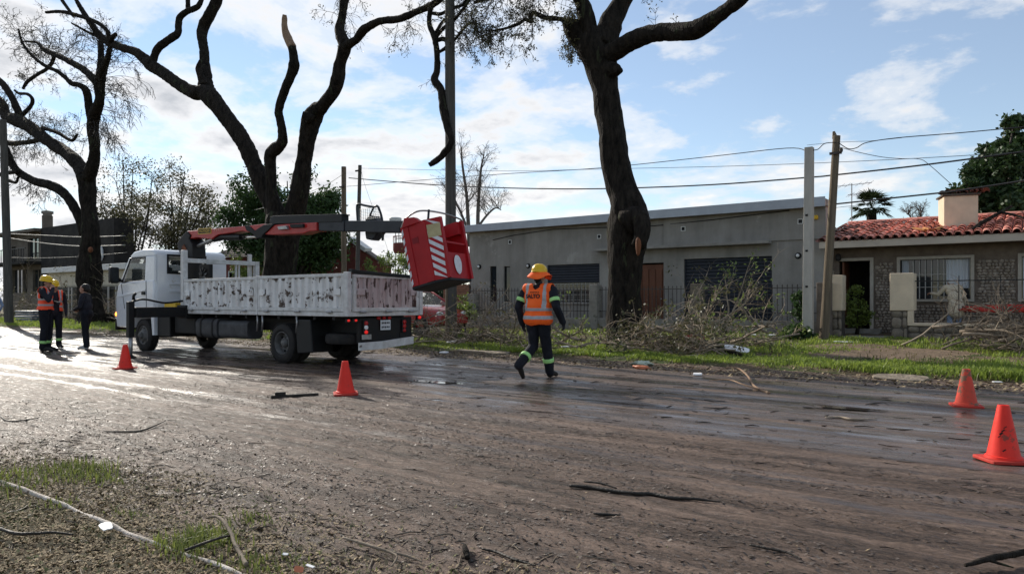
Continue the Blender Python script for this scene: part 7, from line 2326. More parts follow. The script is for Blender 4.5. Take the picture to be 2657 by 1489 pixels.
on_face(fr_, 0.66, 1.0, H0, H1, 0.012, 0.012, 'basketred', 'pressed_panel')
g_ = on_face(fr_, 0.36, 0.62, 0.18, 0.28, 0.004, 0.004, 'stepdark' if 'stepdark' in M else 'redwall', 'step_hole_shade')
# white hazard stripes on the chamfer and on the left corner
z = H0 - 0.04
k = 0
while z < H1:
    if not (0.18 < z < 0.36):
        on_face(ch_, 0.04, 0.96, z + 0.13, z + 0.205, 0.006, 0.005, 'reflwhite', 'hazard_stripe', 0.17)
    z += 0.135; k += 1
on_face(ch_, 0.05, 0.95, 0.20, 0.42, 0.007, 0.005, 'sticker', 'worn_sticker') if 'sticker' in M else None
for k in range(7):
    zz_ = H0 + 0.02 + k * 0.145
    on_face(fr_, 0.005, 0.085, zz_ - 0.03, zz_ + 0.06, 0.016, 0.004, 'reflwhite', 'hazard_stripe', -0.05)
# white oval on the gate
g = G()
V = []
for k in range(22):
    a_ = 2 * math.pi * k / 22
    rz = 0.165 * (1 + 0.05 * math.sin(3 * a_)); V.append((0.452, 0.01 + 0.105 * math.cos(a_) * (1 + 0.04 * math.sin(5 * a_)), -0.28 + rz * math.sin(a_)))
def tap(v):
    t = (v[2] - H0) / (H1 - H0); s_ = 0.93 + 0.07 * t
    return (0.44 * s_ + 0.004, v[1], v[2])
g.add([BL(tap(v)) for v in V], [tuple(range(22))]); tag(g.build('oval_sticker', M['reflwhite'], bk), 'worn white oval sticker on the basket gate')
# basket rails and hanger
rr_ = catmull([(-0.42, -0.28, 0.55), (-0.20, -0.38, 0.66), (0.10, -0.38, 0.70), (0.40, -0.20, 0.60), (0.46, 0.25, 0.53), (0.40, 0.36, 0.50)], 6)
g = G(); g.tube([BL(p) for p in rr_], 0.016, 8); g.build('basket_rail', M['steel'], bk, smooth=180)
for p0, p1 in (((0.22, -0.36, 0.50), (0.26, -0.34, 0.68)), ((-0.36, -0.32, 0.5), (-0.3, -0.34, 0.62))):
    g = G(); g.tube([BL(p0), BL(p1)], 0.02, 6); g.build('rail_strut', M['greyboom'], bk)
g = G(); g.prism([(-0.30, 0.50), (0.10, 0.50), (-0.02, 0.62), (-0.22, 0.66)], 'y', -0.43, -0.30); g.V = [BL(v) for v in g.V]; g.build('basket_mount', M['basketred'], bk, bevel=0.01)
g = G(); g.box(-0.45, -0.05, -0.10, 0.10, 0.40, 0.60); g.V = [BL(v) for v in g.V]; g.build('basket_hanger', M['greyboom'], bk, bevel=0.02)
# ================================================================ people
def rcone(a, ra, b, rb, n=14):
    """closed rounded cone between two joints"""
    a, b = Vector(a), Vector(b)
    d = (b - a); L = d.length; d = d.normalized() if L > 1e-6 else Vector((0, 0, 1))
    u = d.orthogonal().normalized(); w = d.cross(u)
    rings = []
    for k in range(0, 5):
        th = math.pi / 2 * (1 - k / 4)
        rings.append((a - d * (ra * math.sin(th)), max(1e-4, ra * math.cos(th))))
    for k in range(0, 5):
        th = math.pi / 2 * k / 4
        rings.append((b + d * (rb * math.sin(th)), max(1e-4, rb * math.cos(th))))
    V = [tuple(c + u * (r * math.cos(2 * math.pi * j / n)) + w * (r * math.sin(2 * math.pi * j / n))) for c, r in rings for j in range(n)]
    F = [(i * n + j, i * n + (j + 1) % n, (i + 1) * n + (j + 1) % n, (i + 1) * n + j) for i in range(len(rings) - 1) for j in range(n)]
    F.append(tuple(range(n))[::-1]); F.append(tuple(range((len(rings) - 1) * n, len(rings) * n)))
    return V, F


def remeshed(prims, voxel, smooth_it=5):
    """fuse the primitives into one continuous skin; returns verts, faces (numpy)"""
    g = G()
    for pr in prims:
        if pr[0] == 'c':
            V, F = rcone(pr[1], pr[2], pr[3], pr[4])
        else:
            t = G(); t.ball((0, 0, 0), 1.0, 18)
            rot = pr[3] if len(pr) > 5 else Matrix.Identity(3)
            V = [tuple(Vector(pr[1]) + rot @ Vector((v[0] * pr[2][0], v[1] * pr[2][1], v[2] * pr[2][2]))) for v in t.V]; F = t.F
        g.add(V, F)
    me = bpy.data.meshes.new('tmp'); me.from_pydata(g.V, [], g.F)
    ob = bpy.data.objects.new('tmp', me); COL.objects.link(ob)
    rm = ob.modifiers.new('r', 'REMESH'); rm.mode = 'VOXEL'; rm.voxel_size = voxel; rm.adaptivity = 0
    sm = ob.modifiers.new('s', 'SMOOTH'); sm.factor = 0.5; sm.iterations = smooth_it
    dg = bpy.context.evaluated_depsgraph_get(); dg.update()
    m2 = bpy.data.meshes.new_from_object(ob.evaluated_get(dg))
    V = np.empty(len(m2.vertices) * 3, dtype=np.float32); m2.vertices.foreach_get('co', V)
    F = np.array([tuple(p.vertices) for p in m2.polygons if len(p.vertices) == 4], dtype=np.int32)
    bpy.data.objects.remove(ob); bpy.data.meshes.remove(me); bpy.data.meshes.remove(m2)
    return V.reshape(-1, 3), F


def prim_dist(pr, P):
    if pr[0] == 'c':
        a, b = np.array(pr[1]), np.array(pr[3]); ab = b - a
        t = np.clip(((P - a) @ ab) / max(1e-9, ab @ ab), 0, 1)
        return np.linalg.norm(P - (a + t[:, None] * ab), axis=1) - (pr[2] + (pr[4] - pr[2]) * t)
    c = np.array(pr[1]); r = np.array(pr[2])
    q = P - c
    if len(pr) > 5: q = q @ np.array(pr[3])
    k = np.linalg.norm(q / r, axis=1)
    return (k - 1) * r.min()


def band(a, b, t, r, w, tilt=0.0):
    """short cuff round a limb between joints a and b at fraction t"""
    a, b = Vector(a), Vector(b)
    d = (b - a).normalized(); c = a.lerp(b, t)
    g = G(); g.tube([c - d * w / 2, c - d * w / 2 * 0.9, c + d * w / 2 * 0.9, c + d * w / 2], [r * 0.97, r, r, r * 0.97], 20)
    return g


class Person:
    def __init__(s, label, loc, face, group=None, scale=1.0):
        """face: horizontal world direction the person looks towards (local +y)"""
        s.root = thing('person', label, 'person', loc, group)
        f = Vector((face[0], face[1], 0)).normalized()
        s.yaw = math.atan2(-f.x, f.y)
        s.root.rotation_euler = (0, 0, s.yaw)
        s.root.scale = (scale,) * 3
        BASE[s.root.name] = Vector((0, 0, 0))       # parts are given in local coordinates
        s.prims = []

    def c(s, a, ra, b, rb, m): s.prims.append(('c', tuple(a), ra, tuple(b), rb, m)); return s
    def e(s, c, r, m, rot=None):
        s.prims.append(('e', tuple(c), tuple(r), rot, m, 1) if rot is not None else ('e', tuple(c), tuple(r), m)); return s

    def hand(s, w, d, up, m, side, r=0.0095, curl=0.5):
        """palm with five separate bent fingers; w wrist, d pointing direction, up = back of the hand"""
        w = Vector(w); d = Vector(d).normalized(); up = Vector(up); up = (up - d * up.dot(d)).normalized(); x = d.cross(up) * side
        s.c(w, 0.026, w + d * 0.045, 0.030, m)
        for k in range(4):
            o = (k - 1.5) * 0.021
            base = w + d * 0.078 + x * o
            s.c(w + d * 0.03 + x * o * 0.8, 0.017, base, 0.013, m)
            L = (0.034, 0.042, 0.038, 0.028)[k]
            j1 = base + (d * math.cos(curl) - up * math.sin(curl)) * L
            j2 = j1 + (d * math.cos(curl * 2.1) - up * math.sin(curl * 2.1)) * L * 0.85
            s.c(base, r * 1.1, j1, r, m); s.c(j1, r, j2, r * 0.85, m)
        t0 = w + d * 0.022 - x * 0.026; t1 = t0 + (d * 0.7 - x * 0.7 - up * 0.25).normalized() * 0.038; t2 = t1 + (d * 0.95 - x * 0.1 - up * 0.4).normalized() * 0.028
        s.c(w + d * 0.015 - x * 0.012, 0.018, t0, 0.016, m); s.c(t0, 0.014, t1, 0.011, m); s.c(t1, 0.011, t2, 0.0095, m)

    def build(s, voxel=0.009):
        V, F = remeshed(s.prims, voxel)
        # soft cloth folds
        n = len(V)
        C = V[F].mean(1)
        mats, idx = [], {}
        D = np.stack([prim_dist(p, C) for p in s.prims])
        best = D.argmin(0)
        def mname(p): return p[5] if p[0] == 'c' else (p[4] if len(p) > 5 else p[3])
        for p in s.prims:
            k = mname(p)
            if k not in idx: idx[k] = len(mats); mats.append(M[k])
        mi = np.array([idx[mname(p)] for p in s.prims])[best]
        fold = 0.022 * fbm(V[:, 0] * 14 + V[:, 2] * 6, V[:, 2] * 9 + V[:, 1] * 8, 3, 5)
        ctr = np.array([0, 0, 0])
        dirs = V - np.stack([0 * V[:, 0], 0 * V[:, 1], V[:, 2]], -1)
        dirs = dirs / np.maximum(0.05, np.linalg.norm(dirs, axis=1, keepdims=True))
        skinv = np.zeros(n, bool)
        for k in ('skin', 'hair', 'greyhair'):
            if k in idx: skinv[F[mi == idx[k]].ravel()] = True
        V = V + dirs * np.where(skinv, 0, fold)[:, None]
        s.body = np_obj('body', V, F, mats, s.root, smooth=True, midx=mi)
        return s.body

    def part(s, g, name, mat, smooth=180, parent=None):
        return g.build(name, M[mat] if isinstance(mat, str) else mat, parent or s.root, smooth=smooth)


def head(p, c, look=(0, 1, 0), hair='hair', face='skin', hairlen=0.0):
    """skull, jaw, nose, ears and neck around centre c (local), looking along look"""
    c = Vector(c); f = Vector(look).normalized(); z = Vector((0, 0, 1)); x = f.cross(z).normalized(); u = x.cross(f)
    Rm = Matrix((x, f, u)).transposed()
    p.e(c + f * 0.0 + u * 0.02, (0.074, 0.094, 0.100), face, Rm)
    p.e(c + f * 0.028 - u * 0.055, (0.056, 0.062, 0.062), face, Rm)
    p.c(c + f * 0.090 + u * 0.012, 0.010, c + f * 0.104 - u * 0.018, 0.014, face)
    p.e(c + f * 0.085 - u * 0.055, (0.024, 0.012, 0.008), face, Rm)
    for sx in (-1, 1):
        p.e(c + x * (0.074 * sx) - f * 0.005 - u * 0.005, (0.010, 0.020, 0.030), face, Rm)
    if hair:
        p.e(c - f * 0.022 + u * 0.045, (0.080, 0.090, 0.085), hair, Rm)
        p.e(c - f * 0.045 + u * 0.0, (0.074, 0.060, 0.085 + hairlen), hair, Rm)
    return c, f, x, u


def eyes(p, c, f, x, u):
    for sx in (-1, 1):
        g = G(); g.ball(tuple(c + f * 0.083 + x * (0.031 * sx) + u * 0.018), 0.011, 8); p.part(g, 'eye', 'black')
        g = G(); g.tube([tuple(c + f * 0.090 + x * (0.018 * sx) + u * 0.038), tuple(c + f * 0.086 + x * (0.046 * sx) + u * 0.040)], 0.004, 5); p.part(g, 'eyebrow', 'hair')
    g = G(); g.tube([tuple(c + f * 0.094 - x * 0.020 - u * 0.055), tuple(c + f * 0.098 - u * 0.054), tuple(c + f * 0.094 + x * 0.020 - u * 0.055)], 0.004, 5); p.part(g, 'mouth', 'lip')


M['lip'] = pm('lip', (0.30, 0.11, 0.09), (0.25, 0.09, 0.07), 10, 0.5, 0)


def helmet(p, c, f, brim=True):
    c = Vector(c); f = Vector(f).normalized(); z = Vector((0, 0, 1)); x = f.cross(z).normalized(); u = x.cross(f)
    n, V, F = 26, [], []
    prof = [(0.122, -0.002), (0.124, 0.012), (0.120, 0.045), (0.108, 0.082), (0.082, 0.112), (0.045, 0.130), (0.001, 0.135)]
    for r, h in prof:
        for k in range(n):
            a = 2 * math.pi * k / n
            rib = 1 + (0.035 * max(0, math.cos(a * 5)) ** 4 if 0.02 < h < 0.128 else 0)
            V.append(tuple(c + x * (r * 0.92 * rib * math.cos(a)) + f * (r * 1.10 * rib * math.sin(a)) + u * (h * rib)))
    for i in range(len(prof) - 1):
        for k in range(n):
            a, b = i * n + k, i * n + (k + 1) % n
            F.append((a, b, b + n, a + n))
    g = G(); g.add(V, F)
    h = p.part(g, 'hard_hat', 'helmet', 60)
    V, F = [], []
    for j, (r0, dz) in enumerate(((0.118, 0.004), (1.0, -0.004), (1.0, -0.012), (0.118, -0.006))):
        for k in range(n):
            a = 2 * math.pi * k / n
            out = 0.130 + 0.045 * max(0, math.sin(a)) ** 2
            r = r0 if r0 < 0.5 else out
            drop = -0.012 * max(0, math.sin(a)) if r0 > 0.5 else 0
            V.append(tuple(c + x * (r * 0.92 * math.cos(a)) + f * (r * 1.10 * math.sin(a)) + u * (dz + drop)))
    for i in range(3):
        for k in range(n):
            a, b = i * n + k, i * n + (k + 1) % n
            F.append((a, a + n, b + n, b))
    g = G(); g.add(V, F); p.part(g, 'hat_brim', 'helmet', 60, h)
    return h


def vest_shell(p, prims, hem, top, mat, tape=True, open_front=False, wx=1.0):
    """waistcoat: the torso grown outwards, trimmed at hem, neck and arm holes"""
    big = []
    for q in prims:
        if q[0] == 'c': big.append(('c', q[1], q[2] + 0.022, q[3], q[4] + 0.022, 'x'))
        else: big.append(('e', q[1], tuple(r + 0.024 for r in q[2]), 'x'))
    V, F = remeshed(big, 0.011, 6)
    C = V[F].mean(1)
    shy = np.abs(C[:, 0]) / wx
    keep = (C[:, 2] > hem + 0.012 * np.sin(C[:, 0] * 18)) & (C[:, 2] < top)
    arm = (shy > 0.165) & (C[:, 2] > 1.16) & (C[:, 2] < 1.47 - 0.3 * (0.22 - shy))     # arm holes
    keep &= ~((shy > 0.185) & (C[:, 2] > 1.18))
    neck = (np.hypot(C[:, 0], (C[:, 1] - 0.01) * 0.9) < 0.085) & (C[:, 2] > 1.40)
    keep &= ~neck
    if open_front:
        keep &= ~((C[:, 1] > 0.02) & (shy < 0.075))
    else:
        keep &= ~((C[:, 1] > 0.04) & (shy < 0.07 * np.clip((C[:, 2] - 1.2) / 0.25, 0, 1)))
    F = F[keep]; C = C[keep]
    fold = 0.020 * fbm(V[:, 0] * 22, V[:, 2] * 5, 3, 15) + 0.006 * fbm(V[:, 0] * 40 + V[:, 1] * 30, V[:, 2] * 12, 2, 4)
    d = np.stack([V[:, 0], V[:, 1], 0 * V[:, 0]], -1); d /= np.maximum(0.04, np.linalg.norm(d, axis=1, keepdims=True))
    V = V + d * fold[:, None]
    flare = np.clip((hem + 0.22 - V[:, 2]) / 0.22, 0, 1)
    V = V + d * (0.022 * flare)[:, None]
    mi = np.zeros(len(F), int)
    if tape:
        z, x = C[:, 2], np.abs(C[:, 0]) / wx
        mi[(np.abs(z - (hem + 0.115)) < 0.026) | (np.abs(z - (hem + 0.245)) < 0.026)] = 1
        mi[(np.abs(x - 0.115) < 0.022) & (z > hem + 0.245)] = 1
    used = np.unique(F); re = -np.ones(len(V), int); re[used] = np.arange(len(used))
    o = np_obj('safety_vest', V[used], re[F], [M[mat], M['tape']], p.root, smooth=True, midx=mi)
    sol = o.modifiers.new('cloth', 'SOLIDIFY'); sol.thickness = 0.006; sol.offset = 1
    return o


def world_dir(r, f):
    return (RT[0] * r + FW[0] * f, RT[1] * r + FW[1] * f)


# ---------------------------------------------------------------- walking worker, seen from behind
def torso(p, m, lean=0.0, wide=1.0, belly=0.0, shy=0.0):
    prims = []
    T = [('e', (0, 0.0 + lean * 0.1, 0.97), (0.165 * wide, 0.118 + belly * 0.5, 0.14), m),
         ('e', (0, 0.012 + lean * 0.35, 1.13), (0.155 * wide, 0.112 + belly, 0.17), m),
         ('e', (0, 0.005 + lean * 0.65, 1.29), (0.178 * wide, 0.118, 0.17), m),
         ('c', (-0.15 * wide, lean * 0.9, 1.415), 0.072, (0.15 * wide, lean * 0.9, 1.415), 0.072, m),
         ('c', (-0.07, lean * 0.92, 1.44), 0.062, (0.07, lean * 0.92, 1.44), 0.062, m)]
    p.prims += T
    return T


def leg(p, hip, knee, ankle, toe, m, boot, thick=1.0):
    p.c(hip, 0.094 * thick, knee, 0.070 * thick, m)
    p.c(knee, 0.070 * thick, ankle, 0.062 * thick, m)
    a, t = Vector(ankle), Vector(toe)
    d = (t - a); d.normalize()
    heel = a + Vector((0, 0, -0.05)) if abs(t.z - a.z) < 0.12 else a - d * 0.02
    p.c(a, 0.056, heel, 0.050, boot)
    p.c(heel, 0.046, tuple(a.lerp(t, 0.55) + Vector((0, 0, -0.004))), 0.044, boot)
    p.c(tuple(a.lerp(t, 0.45)), 0.044, toe, 0.036, boot)


def arm(p, sh, el, wr, m, cuff=1.0, k=1.0):
    p.c(sh, 0.066 * k, el, 0.052 * k, m); p.c(el, 0.052 * k, wr, 0.040 * cuff, m)


wp = gp(1396, 982)
wk = Person('worker in orange vest and yellow hard hat walking away along the street', (wp[0], wp[1], 0.0), world_dir(0.50, 0.86), scale=0.99)
T = torso(wk, 'navy', 0.03, 1.36, 0.04)
rh, rk, ra, rt_ = (0.095, 0.0, 0.93), (0.10, 0.10, 0.52), (0.105, 0.20, 0.105), (0.125, 0.385, 0.040)
lh, lk, la, lt = (-0.095, 0.0, 0.93), (-0.10, 0.03, 0.50), (-0.12, -0.40, 0.24), (-0.12, -0.27, 0.045)
leg(wk, rh, rk, ra, rt_, 'navy', 'boot', 1.2); leg(wk, lh, lk, la, lt, 'navy', 'boot', 1.2)
rs, re_, rw = (0.250, 0.02, 1.385), (0.335, -0.03, 1.13), (0.375, 0.12, 0.90)
ls, le, lw_ = (-0.250, 0.02, 1.385), (-0.320, -0.06, 1.13), (-0.30, 0.03, 0.87)
arm(wk, rs, re_, rw, 'navy', 1.3, 1.22); arm(wk, ls, le, lw_, 'navy', 1.3, 1.22)
wk.hand(rw, (0.1, 0.25, -1), (1, 0, 0), 'glove', 1, 0.0125, 0.35); wk.hand(lw_, (0.05, 0.2, -1), (-1, 0, 0), 'glove', -1, 0.0125, 0.35)
wk.c((0, 0.03, 1.44), 0.058, (0, 0.045, 1.53), 0.054, 'hair')
look = Vector((0.35, 0.9, -0.1))
hc_, hf_, hx_, hu_ = head(wk, (0, 0.055, 1.595), look, 'hair')
wk.build()
eyes(wk, hc_, hf_, hx_, hu_)
ves = vest_shell(wk, T, 0.85, 1.50, 'hiorange', wx=1.34)
helmet(wk, (0, 0.045, 1.685), look)
# orange neck flap flaring from the hat band, lifted on the sides
n, V, F = 44, [], []
for i, (r, h) in enumerate(((0.119, 0.0), (0.132, -0.010), (0.165, -0.040), (0.200, -0.078), (0.204, -0.088))):
    for k in range(n):
        a = 2 * math.pi * k / n
        wv = 1 + 0.045 * math.sin(6 * a + 1.0) * (i / 3)
        dz = (0.012 * math.cos(2 * a) + 0.012 * math.sin(3 * a + 2)) * (i / 3)
        V.append((r * wv * math.cos(a) * 0.98, 0.045 + r * wv * math.sin(a) * 1.05, 1.685 + h + dz * 1.2))
for i in range(4):
    for k in range(n):
        a, b = i * n + k, i * n + (k + 1) % n
        F.append((a, a + n, b + n, b))
g = G(); g.add(V, F); o = wk.part(g, 'sun_flap', 'hiorange')
sl = o.modifiers.new('cloth', 'SOLIDIFY'); sl.thickness = 0.004
for (a, b, t, r) in ((rs, re_, 0.55, 0.082), (ls, le, 0.55, 0.082)):
    wk.part(band(a, b, t, r, 0.058), 'reflective_band', 'limetape', 40)
for (a, b, t, r) in ((rk, ra, 0.56, 0.092), (lk, la, 0.56, 0.092)):
    wk.part(band(a, b, t, r, 0.065), 'reflective_band', 'limetape', 40)
# lettering on the back of the vest
dgp = bpy.context.evaluated_depsgraph_get()
bvh = BVHTree.FromPolygons([tuple(v.co) for v in ves.data.vertices], [tuple(f.vertices) for f in ves.data.polygons])
def wrap_text(s, size, x0, z0, name):
    V, F = text_mesh(s, size, 'CENTER', 0.004)
    out = []
    for v in V:
        o_ = Vector((x0 + v[0], -0.6, z0 + v[1]))
        h = bvh.ray_cast(o_, Vector((0, 1, 0)))
        y = h[0].y if h[0] is not None else -0.14
        out.append((o_.x, y - 0.012, o_.z))
    g = G(); g.add(out, F)
    return wk.part(g, name, 'black', None, ves)


wrap_text('SALTO', 0.086, -0.035, 1.300, 'vest_lettering')
for k in range(6):
    x_ = -0.075 + k * 0.028
    h = bvh.ray_cast(Vector((x_, -0.6, 1.362)), Vector((0, 1, 0)))
    if h[0] is not None:
        g = G(); g.box(x_ - 0.010, x_ + 0.010, h[0].y - 0.014, h[0].y - 0.011, 1.356, 1.370); wk.part(g, 'small_print', 'black', None, ves)

# ---------------------------------------------------------------- worker with hand to the face
def standing(label, px, py, face, sc, vest, open_front, pose, helm=True):
    g_ = gp(px, py)
    p = Person(label, (g_[0], g_[1], 0.0), face, scale=sc)
    T = torso(p, 'navytee', 0.0)
    hips = ((0.092, 0, 0.93), (-0.092, 0, 0.93)); kn = ((0.105, 0.02, 0.52), (-0.105, 0.03, 0.52)); an_ = ((0.11, -0.02, 0.10), (-0.11, 0.01, 0.10)); to = ((0.13, 0.18, 0.036), (-0.13, 0.20, 0.036))
    for i in range(2): leg(p, hips[i], kn[i], an_[i], to[i], 'navy', 'boot', 1.12)
    for i in range(2): pass
    if pose == 'face':
        arm(p, (0.205, 0.01, 1.40), (0.255, 0.16, 1.19), (0.10, 0.20, 1.46), 'navytee'); p.hand((0.10, 0.20, 1.46), (-0.35, -0.15, 0.9), (0.5, 0.8, 0.2), 'skin', 1, curl=0.5)
        arm(p, (-0.205, 0.01, 1.40), (-0.26, 0.06, 1.14), (-0.12, 0.24, 1.12), 'navytee'); p.hand((-0.12, 0.24, 1.12), (0.9, 0.3, 0.1), (0, 0.6, 0.6), 'glove', -1, curl=0.7)
    else:
        arm(p, (0.205, 0.01, 1.40), (0.27, -0.02, 1.14), (0.24, 0.10, 0.92), 'navytee'); p.hand((0.24, 0.10, 0.92), (0, 0.25, -1), (1, 0, 0), 'glove', 1, curl=0.4)
        arm(p, (-0.205, 0.01, 1.40), (-0.27, -0.02, 1.14), (-0.25, 0.08, 0.91), 'navytee'); p.hand((-0.25, 0.08, 0.91), (0, 0.25, -1), (-1, 0, 0), 'glove', -1, curl=0.4)
    p.c((0, 0.01, 1.44), 0.056, (0, 0.025, 1.53), 0.052, 'skin')
    lk_ = Vector((0.0, 1.0, -0.12))
    c, f, x, u = head(p, (0, 0.035, 1.59), lk_, 'hair')
    p.build()
    eyes(p, c, f, x, u)
    vest_shell(p, T, 0.97, 1.50, vest, True, open_front)
    helmet(p, (0, 0.025, 1.645), lk_)
    for i in range(2):
        p.part(band(kn[i], an_[i], 0.70, 0.078, 0.06), 'reflective_band', 'limetape', 40)
    return p


standing('worker with hand at his face, red orange vest, nearest of the standing group', 117, 912, world_dir(1.0, 0.25), 1.03, 'hired', False, 'face')
standing('worker in open vest half hidden behind the first standing worker', 140, 903, world_dir(0.75, -0.65), 0.99, 'hired', True, 'down')

# ---------------------------------------------------------------- woman in dark clothes facing them
g_ = gp(222, 906)
wm = Person('person in dark sweater and trousers with pale shoes facing the two workers', (g_[0], g_[1], 0.0), world_dir(-1.0, -0.12), scale=0.945)
T = torso(wm, 'navytee', 0.0, 1.10, 0.065)
wm.e((0, -0.04, 0.93), (0.19, 0.15, 0.15), 'navy'); wm.e((0, 0.07, 1.25), (0.15, 0.10, 0.10), 'navytee')
for sx, y in ((1, 0.03), (-1, -0.05)):
    leg(wm, (0.10 * sx, -0.02, 0.92), (0.10 * sx, y + 0.02, 0.52), (0.10 * sx, y - 0.02, 0.10), (0.12 * sx, y + 0.17, 0.035), 'navy', 'shoe', 1.15)
arm(wm, (0.20, 0.0, 1.39), (0.29, 0.0, 1.13), (0.10, 0.22, 1.02), 'navytee'); wm.hand((0.10, 0.22, 1.02), (-0.9, 0.25, 0.0), (0, 0.8, 0.5), 'skin', 1, curl=0.6)
arm(wm, (-0.20, 0.0, 1.39), (-0.29, 0.02, 1.13), (-0.09, 0.24, 1.05), 'navytee'); wm.hand((-0.09, 0.24, 1.05), (0.9, 0.25, -0.1), (0, 0.8, 0.5), 'skin', -1, curl=0.6)
wm.c((0, 0.01, 1.44), 0.058, (0, 0.03, 1.53), 0.055, 'skin')
c, f, x, u = head(wm, (0, 0.045, 1.595), Vector((0, 1, 0.05)), 'hair')
wm.e((0, -0.005, 1.655), (0.095, 0.105, 0.085), 'hair'); wm.e((0, -0.055, 1.60), (0.088, 0.065, 0.085), 'hair')
wm.build(); eyes(wm, c, f, x, u)

# ---------------------------------------------------------------- person in beige coat in the yard, bending forward, seen from behind
yp = at(2478, 800, 21.35)
bc = Person('person with white hair and beige coat bending down in the yard of the tiled house', (yp[0], 21.35, 0.27), world_dir(0.12, 1.0), scale=0.95)
bc.e((0, -0.06, 0.90), (0.19, 0.15, 0.18), 'beige'); bc.e((0, 0.0, 1.08), (0.185, 0.14, 0.20), 'beige'); bc.e((0, 0.08, 1.26), (0.195, 0.13, 0.17), 'beige')
bc.c((-0.16, 0.12, 1.36), 0.075, (0.16, 0.12, 1.36), 0.075, 'beige')
bc.c((0, -0.06, 0.86), 0.19, (0, -0.07, 0.72), 0.20, 'beige')
for sx in (-1, 1):
    leg(bc, (0.10 * sx, -0.05, 0.80), (0.11 * sx, 0.06, 0.48), (0.11 * sx, -0.02, 0.10), (0.12 * sx, 0.17, 0.036), 'jeans', 'boot', 1.0)
arm(bc, (-0.20, 0.13, 1.35), (-0.33, 0.22, 1.17), (-0.42, 0.38, 1.20), 'beige'); bc.hand((-0.42, 0.38, 1.20), (-0.5, 0.8, 0), (0, 0, 1), 'skin', -1)
arm(bc, (0.20, 0.13, 1.35), (0.30, 0.16, 1.10), (0.36, 0.26, 0.92), 'beige'); bc.hand((0.36, 0.26, 0.92), (0.3, 0.4, -0.8), (1, 0, 0), 'skin', 1)
bc.c((0, 0.14, 1.38), 0.056, (0, 0.20, 1.44), 0.052, 'skin')
c, f, x, u = head(bc, (0, 0.24, 1.48), Vector((0, 0.85, -0.5)), 'greyhair')
bc.build(); eyes(bc, c, f, x, u)

# ---------------------------------------------------------------- passer-by cut by the left edge of the photo
pp = gp(-14, 868)
pj = Person('person in pale blue clothes mostly cut off by the left picture edge', (pp[0], pp[1], 0.0), world_dir(-1, 0.2), scale=0.92)
T = torso(pj, 'jeans', 0.02)
leg(pj, (0.092, 0, 0.93), (0.10, 0.10, 0.52), (0.10, 0.08, 0.11), (0.11, 0.28, 0.036), 'jeans', 'shoe'); leg(pj, (-0.092, 0, 0.93), (-0.10, -0.08, 0.52), (-0.10, -0.22, 0.12), (-0.11, -0.04, 0.036), 'jeans', 'shoe')
arm(pj, (0.20, 0, 1.40), (0.26, -0.08, 1.14), (0.27, 0.05, 0.93), 'jeans'); pj.hand((0.27, 0.05, 0.93), (0, 0.3, -1), (1, 0, 0), 'skin', 1)
arm(pj, (-0.20, 0, 1.40), (-0.26, 0.02, 1.14), (-0.25, 0.16, 0.94), 'jeans'); pj.hand((-0.25, 0.16, 0.94), (0, 0.3, -1), (-1, 0, 0), 'skin', -1)
pj.c((0, 0.01, 1.44), 0.056, (0, 0.03, 1.53), 0.052, 'skin')
c, f, x, u = head(pj, (0, 0.04, 1.59), Vector((0, 1, 0)), 'hair')
pj.build(0.012); eyes(pj, c, f, x, u)
# ================================================================ traffic cones
def cone(label, px, py, mat, rot, lean=(0, 0)):
    p = gp(px, py)
    z0 = float(road_h(np.array(p[0]), np.array(p[1]))) + 0.004
    root = thing('traffic_cone', label, 'traffic cone', (p[0], p[1], z0), 'orange traffic cones round the work site')
    BASE[root.name] = Vector((0, 0, 0))
    root.rotation_euler = (lean[0], lean[1], rot)
    g = G()
    s = 0.155
    P = []
    for cx_, cy_, a0 in ((s - .03, s - .03, 0), (-s + .03, s - .03, 90), (-s + .03, -s + .03, 180), (s - .03, -s + .03, 270)):
        for k in range(4): a = R(a0 + 30 * k); P.append((cx_ + .03 * math.cos(a), cy_ + .03 * math.sin(a)))
    g.prism(P, 'z', 0.0, 0.026)
    g.build('cone_base', M['conebase'], root, bevel=0.006)
    g = G()
    g.lathe([(0.128, 0.027), (0.124, 0.045), (0.112, 0.05), (0.104, 0.09), (0.066, 0.29), (0.0645, 0.30), (0.056, 0.34), (0.042, 0.42), (0.039, 0.432), (0.032, 0.434), (0.030, 0.40), (0.03, 0.36)], 32)
    g.build('cone_body', M[mat], root, smooth=40)
    return root
cone('orange traffic cone beside the outrigger leg at left', 325, 957, 'cone', 0.5)
cone('clean orange traffic cone standing behind the truck rear wheels', 897, 1023, 'cone', 0.9, (0.02, -0.02))
cone('smeared dirty orange cone near the grass on the right', 2507, 1055, 'conedirty', 0.25)
cone('nearest orange cone with black scuffs at the right edge', 2604, 1192, 'cone', 0.55, (-0.02, 0.01))
# scuffs on the nearest cone come with its own dark strap mark
r_ = [o for o in SC.objects if o.name.startswith('traffic_cone')][-1]
g = G()
for k, (a, h) in enumerate(((-1.95, 0.27), (-2.12, 0.245), (-2.28, 0.222), (-2.4, 0.20), (-2.05, 0.10))):
    rr = np.interp(h, (0.05, 0.09, 0.29, 0.42), (0.112, 0.104, 0.066, 0.042)) + 0.0015
    for j in range(1):
        c_ = (rr * math.cos(a), rr * math.sin(a), h)
        g.obox(c_, (0.002, 0.026, 0.005 + 0.004 * (k % 3)), Matrix.Rotation(a, 3, 'Z') @ Matrix.Rotation(0.7, 3, 'X'))
tag(g.build('scuff_marks', M['black'], r_), kind='stuff')

